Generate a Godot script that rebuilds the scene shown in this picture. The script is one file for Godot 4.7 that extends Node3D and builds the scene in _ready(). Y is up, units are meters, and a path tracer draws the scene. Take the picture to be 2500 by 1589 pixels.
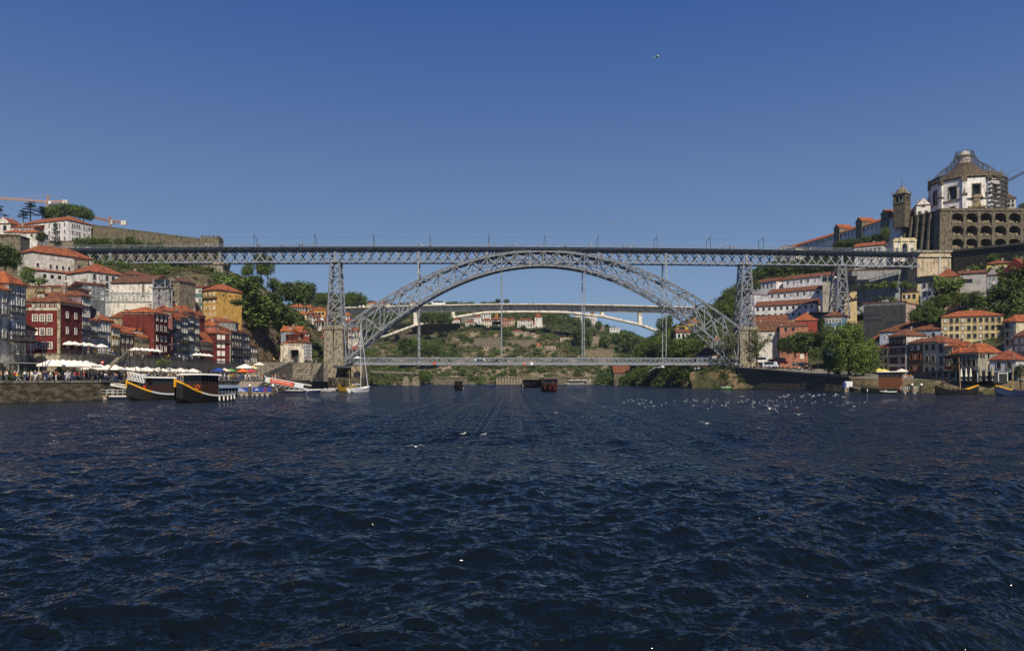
extends Node3D
# A river gorge with a two-deck iron arch bridge between two old town banks, seen from a boat.
# Metres, y up, the camera looks along -z; z is therefore minus the distance.

var M := {}
var taken := {}
var UB: BoxMesh
var protos := {}
var rng := RandomNumberGenerator.new()
var T := {}

# ---------- naming and tagging
func numbered(n: String) -> String:
	var k: int = taken.get(n, 0)
	taken[n] = k + 1
	return n if k == 0 else "%s_%03d" % [n, k]
func tag(o: Node, label: String, category: String, group := "") -> void:
	o.set_meta("label", label); o.set_meta("category", category)
	if group: o.set_meta("group", group)
func thing(called: String, label: String, category: String, at := Vector3.ZERO, turn := 0.0, group := "") -> Node3D:
	var o := Node3D.new()
	o.name = numbered(called); add_child(o)
	o.position = at; o.rotation.y = turn
	tag(o, label, category, group)
	return o
func part(called: String, mesh: Mesh, mat: Material, parent: Node, xf := Transform3D()) -> MeshInstance3D:
	var o := MeshInstance3D.new()
	o.name = called; o.mesh = mesh; o.transform = xf
	if mat: o.material_override = mat
	parent.add_child(o, true)
	return o
func whole(called: String, mesh: Mesh, mat: Material, label: String, category: String, at := Vector3.ZERO, turn := 0.0, group := "") -> MeshInstance3D:
	var o := MeshInstance3D.new()
	o.name = numbered(called); o.mesh = mesh
	if mat: o.material_override = mat
	add_child(o); o.position = at; o.rotation.y = turn
	tag(o, label, category, group)
	return o
func setting(called: String, mesh: Mesh, mat: Material) -> MeshInstance3D:
	var o := MeshInstance3D.new()
	o.name = numbered(called); o.mesh = mesh; o.material_override = mat
	add_child(o); o.set_meta("kind", "structure")
	return o
func again(o: Node3D, at: Vector3, turn := 0.0, sc := Vector3.ONE, label := "", group := "", called := "") -> Node3D:
	var c: Node3D = o.duplicate()
	c.name = numbered(called if called else str(o.get_meta("base")))
	add_child(c)
	c.transform = Transform3D(Basis(Vector3.UP, turn).scaled_local(sc), at)
	if label: c.set_meta("label", label)
	if group: c.set_meta("group", group)
	return c

# ---------- materials
func tex(freq: float, kind: int, stops: Array, size := 512, octaves := 4, sd := 1, fractal := FastNoiseLite.FRACTAL_FBM) -> NoiseTexture2D:
	var n := FastNoiseLite.new()
	n.noise_type = kind; n.frequency = freq; n.seed = sd; n.fractal_octaves = octaves; n.fractal_type = fractal
	if kind == FastNoiseLite.TYPE_CELLULAR:
		n.cellular_return_type = FastNoiseLite.RETURN_CELL_VALUE
	var t := NoiseTexture2D.new()
	t.width = size; t.height = size; t.seamless = true; t.noise = n
	var g := Gradient.new()
	var offs := PackedFloat32Array(); var cols := PackedColorArray()
	for s in stops:
		offs.append(s[0]); cols.append(s[1] if s[1] is Color else Color(s[1], s[1], s[1]))
	g.offsets = offs; g.colors = cols
	t.color_ramp = g
	return t
func bump(freq: float, strength: float, size := 512, octaves := 4, sd := 3, kind := FastNoiseLite.TYPE_SIMPLEX_SMOOTH) -> NoiseTexture2D:
	var n := FastNoiseLite.new()
	n.noise_type = kind; n.frequency = freq; n.seed = sd; n.fractal_octaves = octaves
	var t := NoiseTexture2D.new()
	t.width = size; t.height = size; t.seamless = true; t.as_normal_map = true; t.bump_strength = strength; t.noise = n
	return t
func lin(r: float, g: float, b: float) -> Color:
	return Color(r, g, b).linear_to_srgb()
func stuffm(key: String, c: Color, rough := 0.85, t := "", scale := 0.1, nt := "", metal := 0.0) -> StandardMaterial3D:
	if M.has(key): return M[key]
	var m := StandardMaterial3D.new()
	m.resource_name = key; m.albedo_color = c; m.roughness = rough; m.metallic = metal
	if t:
		m.albedo_texture = T[t]
	if nt:
		m.normal_enabled = true; m.normal_texture = T[nt]; m.normal_scale = 0.7
	if t or nt:
		m.uv1_triplanar = true; m.uv1_world_triplanar = true; m.uv1_scale = Vector3(scale, scale, scale)
	M[key] = m
	return m
func paint(hex: String) -> StandardMaterial3D:       # plain painted surfaces
	return stuffm("paint_" + hex, Color(hex), 0.6)
func plaster(hex: String, light := 1.0) -> StandardMaterial3D:     # weathered house walls
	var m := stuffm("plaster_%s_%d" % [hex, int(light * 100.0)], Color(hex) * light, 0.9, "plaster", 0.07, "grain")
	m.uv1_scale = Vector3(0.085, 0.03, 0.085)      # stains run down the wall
	return m
func tiles(hex: String) -> StandardMaterial3D:       # clay roofs
	return stuffm("roof_" + hex, Color(hex), 0.9, "clay", 0.055, "tilebump")
func stone(hex: String) -> StandardMaterial3D:       # granite blocks
	var m := stuffm("stone_" + hex, Color(hex), 0.95, "granite", 0.09, "rocky")
	m.uv1_scale = Vector3(0.1, 0.045, 0.1)
	return m
func vcol(key: String, rough := 0.95, t := "", scale := 0.1, nt := "", back := 0.0) -> StandardMaterial3D:
	if M.has(key): return M[key]
	var m := stuffm(key, Color.WHITE, rough, t, scale, nt)
	m.vertex_color_use_as_albedo = true
	if back > 0.0:
		m.backlight_enabled = true; m.backlight = Color(back, back * 1.15, back * 0.3)
	return m

func textures() -> void:
	var S := FastNoiseLite.TYPE_SIMPLEX_SMOOTH
	T.plaster = tex(0.012, S, [[0.0, 0.56], [0.3, 0.82], [0.5, 0.95], [1.0, 1.0]], 512, 6, 7)
	T.clay = tex(0.02, S, [[0.0, Color(0.36, 0.35, 0.33)], [0.36, Color(0.7, 0.66, 0.62)], [0.56, Color(1.0, 0.93, 0.86)], [1.0, Color(0.78, 0.82, 0.72)]], 512, 7, 11)
	T.granite = tex(0.016, S, [[0.0, 0.4], [0.32, 0.68], [0.52, 0.92], [1.0, 1.0]], 512, 7, 5)
	T.rock = tex(0.013, S, [[0.0, Color(0.35, 0.33, 0.3)], [0.4, Color(0.72, 0.68, 0.6)], [0.6, Color(0.95, 0.9, 0.82)], [1.0, Color(1, 1, 0.95)]], 512, 6, 21, FastNoiseLite.FRACTAL_RIDGED)
	T.metal = tex(0.02, S, [[0.0, Color(0.5, 0.45, 0.4)], [0.35, Color(0.82, 0.8, 0.78)], [0.6, Color(0.96, 0.96, 0.96)], [1.0, Color(1, 1, 1)]], 256, 5, 15)
	T.grain = bump(0.06, 3.0, 256, 3, 2)
	T.tilebump = bump(0.09, 6.0, 256, 2, 4)
	T.rocky = bump(0.05, 8.0, 512, 4, 6)

# ---------- geometry
func st_new() -> SurfaceTool:
	var st := SurfaceTool.new()
	st.begin(Mesh.PRIMITIVE_TRIANGLES)
	st.set_smooth_group(-1)
	return st
func quad(st: SurfaceTool, a: Vector3, b: Vector3, c: Vector3, d: Vector3) -> void:
	for v in [a, c, b, a, d, c]: st.add_vertex(v)
func tri(st: SurfaceTool, a: Vector3, b: Vector3, c: Vector3) -> void:
	for v in [a, c, b]: st.add_vertex(v)
func box(st: SurfaceTool, lo: Vector3, hi: Vector3) -> void:
	hexa(st, [Vector3(lo.x, lo.y, lo.z), Vector3(hi.x, lo.y, lo.z), Vector3(hi.x, lo.y, hi.z), Vector3(lo.x, lo.y, hi.z), Vector3(lo.x, hi.y, lo.z), Vector3(hi.x, hi.y, lo.z), Vector3(hi.x, hi.y, hi.z), Vector3(lo.x, hi.y, hi.z)])
func hexa(st: SurfaceTool, p: Array) -> void:     # 0-3 bottom ring, 4-7 top ring
	quad(st, p[0], p[1], p[2], p[3]); quad(st, p[7], p[6], p[5], p[4])
	quad(st, p[3], p[2], p[6], p[7]); quad(st, p[1], p[0], p[4], p[5])
	quad(st, p[2], p[1], p[5], p[6]); quad(st, p[0], p[3], p[7], p[4])
func beam(st: SurfaceTool, a: Vector3, b: Vector3, w: float, h: float) -> void:
	var f := (b - a).normalized()
	var s := f.cross(Vector3.UP)
	s = Vector3.RIGHT if s.length() < 0.05 else s.normalized()
	var u := s.cross(f).normalized()
	s *= w * 0.5; u *= h * 0.5
	hexa(st, [a - s - u, a + s - u, b + s - u, b - s - u, a - s + u, a + s + u, b + s + u, b - s + u])
func done(st: SurfaceTool) -> ArrayMesh:
	st.generate_normals()
	return st.commit()
func bar_xf(a: Vector3, b: Vector3, w: float, h: float) -> Transform3D:
	var f := b - a
	var l := f.length()
	f /= l
	var s := f.cross(Vector3.UP)
	s = Vector3.RIGHT if s.length() < 0.05 else s.normalized()
	var u := s.cross(f).normalized()
	return Transform3D(Basis(s * w, u * h, -f * l), (a + b) * 0.5)
func bar(called: String, parent: Node, a: Vector3, b: Vector3, w: float, h: float, mat: Material) -> MeshInstance3D:
	return part(called, UB, mat, parent, bar_xf(a, b, w, h))
func block(called: String, parent: Node, lo: Vector3, hi: Vector3, mat: Material) -> MeshInstance3D:
	return part(called, UB, mat, parent, Transform3D(Basis.from_scale(hi - lo), (lo + hi) * 0.5))
func lathe(st: SurfaceTool, prof: Array, seg := 12, at := Vector3.ZERO, a0 := 0.0) -> void:  # prof: [[r, y], ...]
	for i in prof.size() - 1:
		for k in seg:
			var a := a0 + TAU * k / seg; var b := a0 + TAU * (k + 1) / seg
			var p: Array = prof[i]; var q: Array = prof[i + 1]
			quad(st, at + Vector3(p[0] * cos(a), p[1], p[0] * sin(a)), at + Vector3(p[0] * cos(b), p[1], p[0] * sin(b)), at + Vector3(q[0] * cos(b), q[1], q[0] * sin(b)), at + Vector3(q[0] * cos(a), q[1], q[0] * sin(a)))
func tube(st: SurfaceTool, pts: Array, r0: float, r1: float, seg := 6) -> void:
	var rings := []
	for i in pts.size():
		var f: Vector3 = (pts[mini(i + 1, pts.size() - 1)] - pts[maxi(i - 1, 0)]).normalized()
		var s := f.cross(Vector3(0.31, 0.1, 0.95)).normalized()
		var u := s.cross(f)
		var r := lerpf(r0, r1, float(i) / maxf(1.0, pts.size() - 1))
		var ring := []
		for k in seg:
			ring.append(pts[i] + (s * cos(TAU * k / seg) + u * sin(TAU * k / seg)) * r)
		rings.append(ring)
	for i in rings.size() - 1:
		for k in seg:
			quad(st, rings[i][k], rings[i][(k + 1) % seg], rings[i + 1][(k + 1) % seg], rings[i + 1][k])
func extrude(st: SurfaceTool, poly: PackedVector2Array, y0: float, y1: float) -> void:   # plan polygon (x, z)
	var idx := Geometry2D.triangulate_polygon(poly)
	for i in range(0, idx.size(), 3):
		var a := poly[idx[i]]; var b := poly[idx[i + 1]]; var c := poly[idx[i + 2]]
		tri(st, Vector3(a.x, y1, a.y), Vector3(b.x, y1, b.y), Vector3(c.x, y1, c.y))
	for i in poly.size():
		var a := poly[i]; var b := poly[(i + 1) % poly.size()]
		quad(st, Vector3(a.x, y0, a.y), Vector3(b.x, y0, b.y), Vector3(b.x, y1, b.y), Vector3(a.x, y1, a.y))
# a flat outline in x, y pulled from z0 to z1
func slab(st: SurfaceTool, poly: PackedVector2Array, z0: float, z1: float) -> void:
	var idx := Geometry2D.triangulate_polygon(poly)
	for i in range(0, idx.size(), 3):
		var a := poly[idx[i]]; var b := poly[idx[i + 1]]; var c := poly[idx[i + 2]]
		tri(st, Vector3(a.x, a.y, z1), Vector3(b.x, b.y, z1), Vector3(c.x, c.y, z1))
		tri(st, Vector3(a.x, a.y, z0), Vector3(c.x, c.y, z0), Vector3(b.x, b.y, z0))
	for i in poly.size():
		var a := poly[i]; var b := poly[(i + 1) % poly.size()]
		quad(st, Vector3(a.x, a.y, z0), Vector3(b.x, b.y, z0), Vector3(b.x, b.y, z1), Vector3(a.x, a.y, z1))
func mesh_from(v: PackedVector3Array, n: PackedVector3Array, c := PackedColorArray(), idx := PackedInt32Array()) -> ArrayMesh:
	var arr := []
	arr.resize(Mesh.ARRAY_MAX)
	arr[Mesh.ARRAY_VERTEX] = v; arr[Mesh.ARRAY_NORMAL] = n
	if c.size(): arr[Mesh.ARRAY_COLOR] = c
	if idx.size(): arr[Mesh.ARRAY_INDEX] = idx
	var m := ArrayMesh.new()
	m.add_surface_from_arrays(Mesh.PRIMITIVE_TRIANGLES, arr)
	return m

# ---------- camera, sky, sun
func outlook() -> void:
	var cam := Camera3D.new()
	cam.name = "camera"
	add_child(cam)
	cam.position = Vector3(0, 4, 0)
	cam.projection = Camera3D.PROJECTION_FRUSTUM
	cam.near = 0.5; cam.far = 6000.0
	cam.size = 0.5 * 1589.0 / 1805.0
	cam.frustum_offset = Vector2(0, 0.5 * 130.5 / 1805.0)
	cam.current = true
	var sky_mat := ProceduralSkyMaterial.new()
	sky_mat.sky_top_color = lin(0.003, 0.058, 0.285)
	sky_mat.sky_horizon_color = lin(0.31, 0.455, 0.61)
	sky_mat.sky_curve = 0.18
	sky_mat.ground_bottom_color = Color(0.10, 0.12, 0.13)
	sky_mat.ground_horizon_color = Color(0.35, 0.42, 0.5)
	sky_mat.sun_angle_max = 3.0
	var sky := Sky.new()
	sky.sky_material = sky_mat
	var env := Environment.new()
	env.background_mode = Environment.BG_SKY
	env.sky = sky
	env.tonemap_mode = Environment.TONE_MAPPER_LINEAR
	env.tonemap_exposure = 1.0
	env.fog_enabled = true
	env.fog_density = 0.00006
	env.fog_light_color = Color(0.68, 0.78, 0.92)
	env.sdfgi_enabled = true; env.ssao_enabled = true; env.ssil_enabled = true
	var we := WorldEnvironment.new()
	we.name = "world_environment"; we.environment = env
	add_child(we)
	var sun := DirectionalLight3D.new()
	sun.name = "sun"
	add_child(sun)
	var el := deg_to_rad(47.0); var az := deg_to_rad(13.0)      # behind the boat, a little to the right
	var to_sun := Vector3(sin(az) * cos(el), sin(el), cos(az) * cos(el))
	sun.look_at_from_position(to_sun * 100.0, Vector3.ZERO)
	sun.light_color = Color(1.0, 0.95, 0.86)
	sun.light_energy = 1.6
	sun.light_angular_distance = 0.53
	sun.shadow_enabled = true

# ---------- water
func water() -> void:
	var n := FastNoiseLite.new()
	n.seed = 9; n.frequency = 0.022; n.fractal_octaves = 3
	rng.seed = 4
	var waves := []
	for i in 44:
		var lam := 0.13 * pow(7.5 / 0.13, float(i) / 43.0) * rng.randf_range(0.92, 1.08)
		var ang := rng.randfn(0.12, 0.52)
		var k := TAU / lam
		var slope: float = (0.062 if lam < 0.4 else (0.07 if lam < 1.3 else (0.052 if lam < 3.0 else 0.038))) * (0.7 if lam > 4.0 else 1.0) * rng.randf_range(0.75, 1.25)
		waves.append([sin(ang) * k, cos(ang) * k, slope / k, rng.randf() * TAU, lam, k])
	var nr := 520; var nc := 600
	var vs := PackedVector3Array(); var ns := PackedVector3Array()
	vs.resize(nr * nc); ns.resize(nr * nc)
	for i in nr:
		var t := float(i) / (nr - 1)
		var v := lerpf(760.0, 6.0, t)
		var d := 7220.0 / v
		var dz := d * d / 7220.0 * (754.0 / nr)
		var half := d * 0.88 + 3.0
		var dx := half * 2.0 / nc
		var use := []
		var lost := 0.0
		for w in waves:
			if w[4] > dz * 2.0 and w[4] > dx * 2.0: use.append(w)
			else: lost += pow(w[2] * w[5], 2.0)
		var sky_tilt := 0.27 * smoothstep(6.0, 60.0, d)      # far reflection put into the normals: leaned to the boat, mirroring higher sky
		var jit := sqrt(lost * 0.25) * 0.05
		for j in nc:
			var x := -half + dx * (j + (rng.randf_range(-0.42, 0.42) if d > 25.0 else 0.0))
			var z := -d
			var calm := clampf(0.72 + 2.4 * n.get_noise_2d(x * 0.4, z * 1.1), 0.12, 1.25)
			var gust := clampf(0.95 + 0.8 * n.get_noise_2d(x * 1.7 + 300.0, z * 1.7), 0.5, 1.4)
			var h := 0.0; var sx := 0.0; var sz := 0.0; var ox := 0.0; var oz := 0.0
			for w in use:
				var ph: float = w[0] * x + w[1] * z + w[3]
				var a: float = w[2] * (calm if w[4] < 1.6 else gust)
				var c := cos(ph) * a
				h += sin(ph) * a
				sx += w[0] * c; sz += w[1] * c
				ox += w[0] / w[5] * c; oz += w[1] / w[5] * c
			vs[i * nc + j] = Vector3(x + ox * 0.75, h, z + oz * 0.75)
			if jit > 0.0:           # ripples finer than the mesh
				sx += rng.randfn() * jit * calm; sz += rng.randfn() * jit * calm
			ns[i * nc + j] = Vector3(-sx, 1.0, sky_tilt - sz).normalized()
	var idx := PackedInt32Array()
	idx.resize((nr - 1) * (nc - 1) * 6)
	var q := 0
	for i in nr - 1:
		for j in nc - 1:
			var a := i * nc + j
			idx[q] = a; idx[q + 1] = a + nc; idx[q + 2] = a + 1
			idx[q + 3] = a + 1; idx[q + 4] = a + nc; idx[q + 5] = a + nc + 1
			q += 6
	var m := StandardMaterial3D.new()
	m.resource_name = "river_water"
	m.albedo_color = lin(0.0044, 0.0066, 0.0058)
	m.roughness = 0.03
	m.metallic_specular = 0.42
	m.normal_enabled = true
	m.normal_texture = bump(0.027, 13.0, 2048, 5, 31)
	m.normal_scale = 0.9
	m.uv1_triplanar = true; m.uv1_world_triplanar = true
	m.uv1_scale = Vector3(0.037, 0.031, 0.029)
	setting("river_water", mesh_from(vs, ns, PackedColorArray(), idx), m)

# ---------- terrain: cross-sections joined into a skin, roughened and coloured by what covers it
func loft(called: String, secs: Array, cell: float, rough: float, sd: int, covers: Array, want := 0.5) -> Array:
	var n := FastNoiseLite.new()
	n.seed = sd; n.frequency = 0.035; n.fractal_octaves = 5
	var n2 := FastNoiseLite.new()
	n2.seed = sd + 9; n2.frequency = 0.06; n2.fractal_octaves = 5
	var ru := [0]
	var grid := []
	for s in secs.size() - 1:
		var A: Array = secs[s]; var B: Array = secs[s + 1]
		var span: float = 0.0
		for k in A.size(): span = maxf(span, (A[k] as Vector3).distance_to(B[k]))
		var nu := maxi(1, int(span / cell))
		for i in nu + (1 if s == secs.size() - 2 else 0):
			var t := float(i) / nu
			var row := PackedVector3Array()
			for k in A.size() - 1:
				var p0: Vector3 = (A[k] as Vector3).lerp(B[k], t)
				var p1: Vector3 = (A[k + 1] as Vector3).lerp(B[k + 1], t)
				var nv: int = 6
				for j in nv + (1 if k == A.size() - 2 else 0):
					var p := p0.lerp(p1, float(j) / nv)
					var q := p * Vector3(1, 1.2, 1)
					row.append(p + Vector3(n.get_noise_3dv(q), n.get_noise_3dv(q + Vector3(70, 0, 0)) * 0.8, n.get_noise_3dv(q + Vector3(0, 0, 170))) * rough)
			for k in row.size():      # ledges and broken edges
				var g := row[k] * 7.0
				row[k] += Vector3(n.get_noise_3dv(g), n.get_noise_3dv(g + Vector3(33, 0, 0)), n.get_noise_3dv(g + Vector3(0, 0, 71))) * rough * 0.3
			grid.append(row)
	var w: int = grid[0].size(); var h := grid.size()
	var vs := PackedVector3Array(); var ns := PackedVector3Array(); var cs := PackedColorArray(); var idx := PackedInt32Array()
	for i in h:
		for j in w:
			var p: Vector3 = grid[i][j]
			vs.append(p)
			var e: Vector3 = grid[mini(i + 1, h - 1)][j] - grid[maxi(i - 1, 0)][j]
			var f: Vector3 = grid[i][mini(j + 1, w - 1)] - grid[i][maxi(j - 1, 0)]
			var nn := e.cross(f).normalized()
			if nn.y < 0: nn = -nn
			ns.append(nn)
			var g := n2.get_noise_3dv(p) * 1.4 + (nn.y - want) * 0.9 + n.get_noise_3dv(p * 2.3) * 0.5
			cs.append(covers[0] if g < 0.0 else (covers[1] if g < 0.22 else covers[2]))
	for i in h - 1:
		for j in w - 1:
			var a := i * w + j
			var gn := (vs[a + w] - vs[a]).cross(vs[a + 1] - vs[a])      # faces run clockwise seen from outside
			if gn.dot(ns[a]) > 0.0: idx.append_array(PackedInt32Array([a, a + 1, a + w, a + 1, a + w + 1, a + w]))
			else: idx.append_array(PackedInt32Array([a, a + w, a + 1, a + 1, a + w, a + w + 1]))
	setting(called, mesh_from(vs, ns, cs, idx), vcol("ground_cover", 1.0, "rock", 0.045, "rocky"))
	return grid
func scatter(called: String, label: String, grid: Array, mesh: Mesh, mat: Material, per: float, thr: float, lo: float, hi: float, sd: int, limit = null) -> void:
	var n := FastNoiseLite.new()
	n.seed = sd; n.frequency = 0.05; n.fractal_octaves = 3
	rng.seed = sd
	var xs: Array[Transform3D] = []
	for i in grid.size() - 1:
		for j in grid[0].size() - 1:
			var p: Vector3 = grid[i][j]; var q: Vector3 = grid[i + 1][j + 1]
			var e: Vector3 = grid[i + 1][j] - p; var f: Vector3 = grid[i][j + 1] - p
			var area := e.cross(f).length()
			var want := area * per
			var c := int(want) + (1 if rng.randf() < want - int(want) else 0)
			for k in c:
				var at := p + e * rng.randf() + f * rng.randf()
				if n.get_noise_3dv(at) < thr: continue
				if limit != null and not limit.call(at): continue
				var s := rng.randf_range(lo, hi)
				xs.append(Transform3D(Basis(Vector3.UP, rng.randf() * TAU).scaled(Vector3(s, s * rng.randf_range(0.75, 1.15), s)), at))
	if xs.is_empty(): return
	var mm := MultiMesh.new()
	mm.transform_format = MultiMesh.TRANSFORM_3D
	mm.mesh = mesh
	mm.instance_count = xs.size()
	for i in xs.size(): mm.set_instance_transform(i, xs[i])
	var o := MultiMeshInstance3D.new()
	o.name = numbered(called); o.multimesh = mm; o.material_override = mat
	add_child(o)
	tag(o, label, "scrub"); o.set_meta("kind", "stuff")

# ---------- plants
func leaves(lobes: Array, per_m2: float, leaf: float, a: Color, b: Color, sd: int, flat := 0.0) -> ArrayMesh:
	rng.seed = sd
	var vs := PackedVector3Array(); var ns := PackedVector3Array(); var cs := PackedColorArray()
	for l in lobes:
		var c: Vector3 = l[0]; var r: Vector3 = l[1]
		var cnt := int(per_m2 * 4.0 * PI * pow((pow(r.x * r.y, 1.6) + pow(r.x * r.z, 1.6) + pow(r.y * r.z, 1.6)) / 3.0, 0.625))
		var tone := rng.randf_range(-0.25, 0.25)
		# twigs first, leaves bunched round them
		var twigs := maxi(4, cnt / 14)
		for t in twigs:
			var dir := Vector3(rng.randfn(), rng.randfn(), rng.randfn()).normalized()
			var rad := pow(rng.randf(), 0.35) * rng.randf_range(0.85, 1.12)
			var tw := c + dir * r * rad
			for k in 14:
				var p := tw + Vector3(rng.randfn(), rng.randfn() * (1.0 - flat * 0.8), rng.randfn()) * leaf * 1.1
				var nrm := (dir + Vector3(rng.randfn(), rng.randfn() + 0.4 + flat * 3.0, rng.randfn()) * 0.65).normalized()
				var s := nrm.cross(Vector3(rng.randfn(), rng.randfn(), rng.randfn())).normalized()
				var u := s.cross(nrm)
				s *= leaf * rng.randf_range(0.35, 0.7); u *= leaf * rng.randf_range(0.35, 0.7)
				var col := a.lerp(b, clampf(rng.randf() * 0.7 + 0.15 + tone, 0.0, 1.0))
				vs.append_array(PackedVector3Array([p - s, p + s, p + u, p - s, p - u, p + s]))
				for q in 6:
					ns.append(nrm); cs.append(col)
	return mesh_from(vs, ns, cs)
func plant(kind: String) -> Node3D:
	if protos.has(kind): return protos[kind]
	var o := Node3D.new()
	var bark := stuffm("bark", lin(0.075, 0.058, 0.042), 0.95, "rock", 0.6)
	var st := st_new()
	var lobes := []
	var leafm := vcol("foliage", 0.75, "", 0.1, "", 0.12)
	var sd := hash(kind) % 10000
	rng.seed = sd
	var a := Color(0.040, 0.074, 0.012); var b := Color(0.115, 0.165, 0.028)
	var per := 4.2; var leaf := 0.46; var flat := 0.0
	match kind.get_slice("_", 0):
		"broad", "plane":        # 10 m high, 8 m wide
			tube(st, [Vector3(0, -0.5, 0), Vector3(0.15, 1.6, 0.05), Vector3(0.05, 3.2, -0.1), Vector3(0.0, 6.5, 0.1)], 0.34, 0.12, 7)
			for k in 34:
				var y := 1.9 + 7.2 * (k + 0.5) / 34.0
				var ring := sqrt(maxf(0.05, 1.0 - pow((y - 4.9) / 4.9, 2.0)))
				var an := k * 2.399 + rng.randf() * 0.5
				var rr := 3.1 * ring * rng.randf_range(0.45, 1.12)
				var tip := Vector3(cos(an) * rr, y, sin(an) * rr)
				if k % 4 == 0: tube(st, [Vector3(0.1, maxf(1.2, y * 0.55), 0), tip * Vector3(0.5, 0.9, 0.5), tip], 0.15, 0.05, 5)
				lobes.append([tip, Vector3(1.35, 1.1, 1.35) * rng.randf_range(0.7, 1.25)])
			if kind.begins_with("plane"):
				leaf = 0.25; per = 13.0; a = Color(0.050, 0.092, 0.011); b = Color(0.145, 0.205, 0.030)
		"willow":       # loose and grey-green
			a = Color(0.075, 0.09, 0.040); b = Color(0.16, 0.175, 0.085); leaf = 0.3; per = 8.0
			tube(st, [Vector3(0, -0.5, 0), Vector3(0.2, 2, 0), Vector3(-0.1, 5, 0.1), Vector3(0.1, 8, 0)], 0.3, 0.08, 7)
			for k in 30:
				var an := rng.randf() * TAU
				var rr := rng.randf_range(0.2, 3.0)
				var tip := Vector3(cos(an) * rr, rng.randf_range(2.2, 9.2) * (1.0 - rr * 0.06), sin(an) * rr)
				tube(st, [Vector3(0, tip.y * 0.55, 0), tip], 0.1, 0.03, 4)
				lobes.append([tip, Vector3(1.15, 1.0, 1.15) * rng.randf_range(0.6, 1.1)])
		"cedar":        # flat shelves, dark blue-green
			a = Color(0.014, 0.027, 0.018); b = Color(0.034, 0.052, 0.032); flat = 1.0; per = 6.0
			tube(st, [Vector3(0, -0.5, 0), Vector3(0.1, 4, 0), Vector3(0, 10, 0)], 0.4, 0.1, 7)
			for k in 13:
				var y := 2.6 + k * 0.56
				var rr := (4.6 - 0.26 * k) * rng.randf_range(0.45, 1.0)
				var an := k * 2.4
				var tip := Vector3(cos(an) * rr, y + 0.4, sin(an) * rr)
				tube(st, [Vector3(0, y, 0), tip], 0.13, 0.04, 4)
				lobes.append([tip * Vector3(0.75, 1, 0.75), Vector3(2.0, 0.32, 2.0) * rng.randf_range(0.7, 1.1)])
		"conifer":
			a = Color(0.016, 0.030, 0.016); b = Color(0.045, 0.066, 0.032); leaf = 0.3; per = 7.0
			tube(st, [Vector3(0, -0.5, 0), Vector3(0, 5, 0), Vector3(0, 10, 0)], 0.22, 0.04, 6)
			for k in 15:
				var y := 1.2 + k * 0.6
				var rr := (10.3 - y) * 0.17 + 0.15
				lobes.append([Vector3(cos(k * 2.2) * rr * 0.6, y, sin(k * 2.2) * rr * 0.6), Vector3(rr * 0.9, 0.5, rr * 0.9)])
		"palm":
			a = Color(0.03, 0.055, 0.02); b = Color(0.07, 0.1, 0.035)
			tube(st, [Vector3(0, -0.5, 0), Vector3(0.1, 1.5, 0), Vector3(0, 3.2, 0)], 0.3, 0.24, 7)
			for k in 22:
				var an := k * 2.4
				for j in 6:
					var t := (j + 0.5) / 6.0
					var rr := 2.6 * t
					lobes.append([Vector3(cos(an) * rr, 3.3 + 1.6 * t * (1.0 if k % 2 else 0.45) - 1.9 * t * t, sin(an) * rr), Vector3(0.3, 0.12, 0.3)])
			leaf = 0.4; per = 9.0
		"olive":
			a = Color(0.05, 0.065, 0.035); b = Color(0.115, 0.13, 0.075); leaf = 0.16; per = 22.0
			tube(st, [Vector3(0, -0.2, 0), Vector3(0.1, 0.9, 0), Vector3(0, 1.8, 0)], 0.12, 0.05, 6)
			for k in 8:
				lobes.append([Vector3(rng.randfn() * 0.5, rng.randf_range(1.3, 3.6), rng.randfn() * 0.5), Vector3(0.6, 0.6, 0.6) * rng.randf_range(0.7, 1.1)])
		"bush":
			leaf = 0.3; per = 8.0
			for k in 5:
				var bx := Vector3(rng.randfn() * 0.7, 0, rng.randfn() * 0.7)
				tube(st, [Vector3(bx.x * 0.3, -0.3, bx.z * 0.3), bx + Vector3(0, 0.8, 0)], 0.07, 0.03, 4)
				lobes.append([bx + Vector3(0, rng.randf_range(0.5, 1.3), 0), Vector3(0.9, 0.75, 0.9) * rng.randf_range(0.7, 1.15)])
	if kind.ends_with("_dark"):
		a *= 0.62; b *= 0.62
	if kind.ends_with("_bright"):
		a = a * 1.3; b = b * 1.25
	part("trunk", done(st), bark, o)
	part("crown", leaves(lobes, per, leaf, a, b, sd + 1, flat), leafm, o)
	o.set_meta("base", kind.get_slice("_", 0) + "_tree")
	protos[kind] = o
	return o
func tree(kind: String, called: String, label: String, at: Vector3, height: float, width := 1.0, group := "") -> void:
	var p := plant(kind)
	rng.seed = hash(at)
	var h0: float = {"palm": 4.5, "olive": 4.0, "bush": 2.0}.get(kind.get_slice("_", 0), 10.0)
	var s := height / h0
	var o := again(p, at, rng.randf() * TAU, Vector3(s * width, s, s * width), label, group, called)
	o.set_meta("category", "bush" if called.contains("bush") or called.contains("shrub") else "tree")
func scrub_mesh(sd: int, a: Color, b: Color, leaf := 0.38) -> ArrayMesh:
	rng.seed = sd
	var lobes := []
	for k in 3:
		lobes.append([Vector3(rng.randfn() * 0.7, rng.randf_range(0.15, 0.8), rng.randfn() * 0.7), Vector3(0.85, 0.6, 0.85) * rng.randf_range(0.7, 1.1)])
	return leaves(lobes, 4.0, leaf, a, b, sd)

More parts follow.
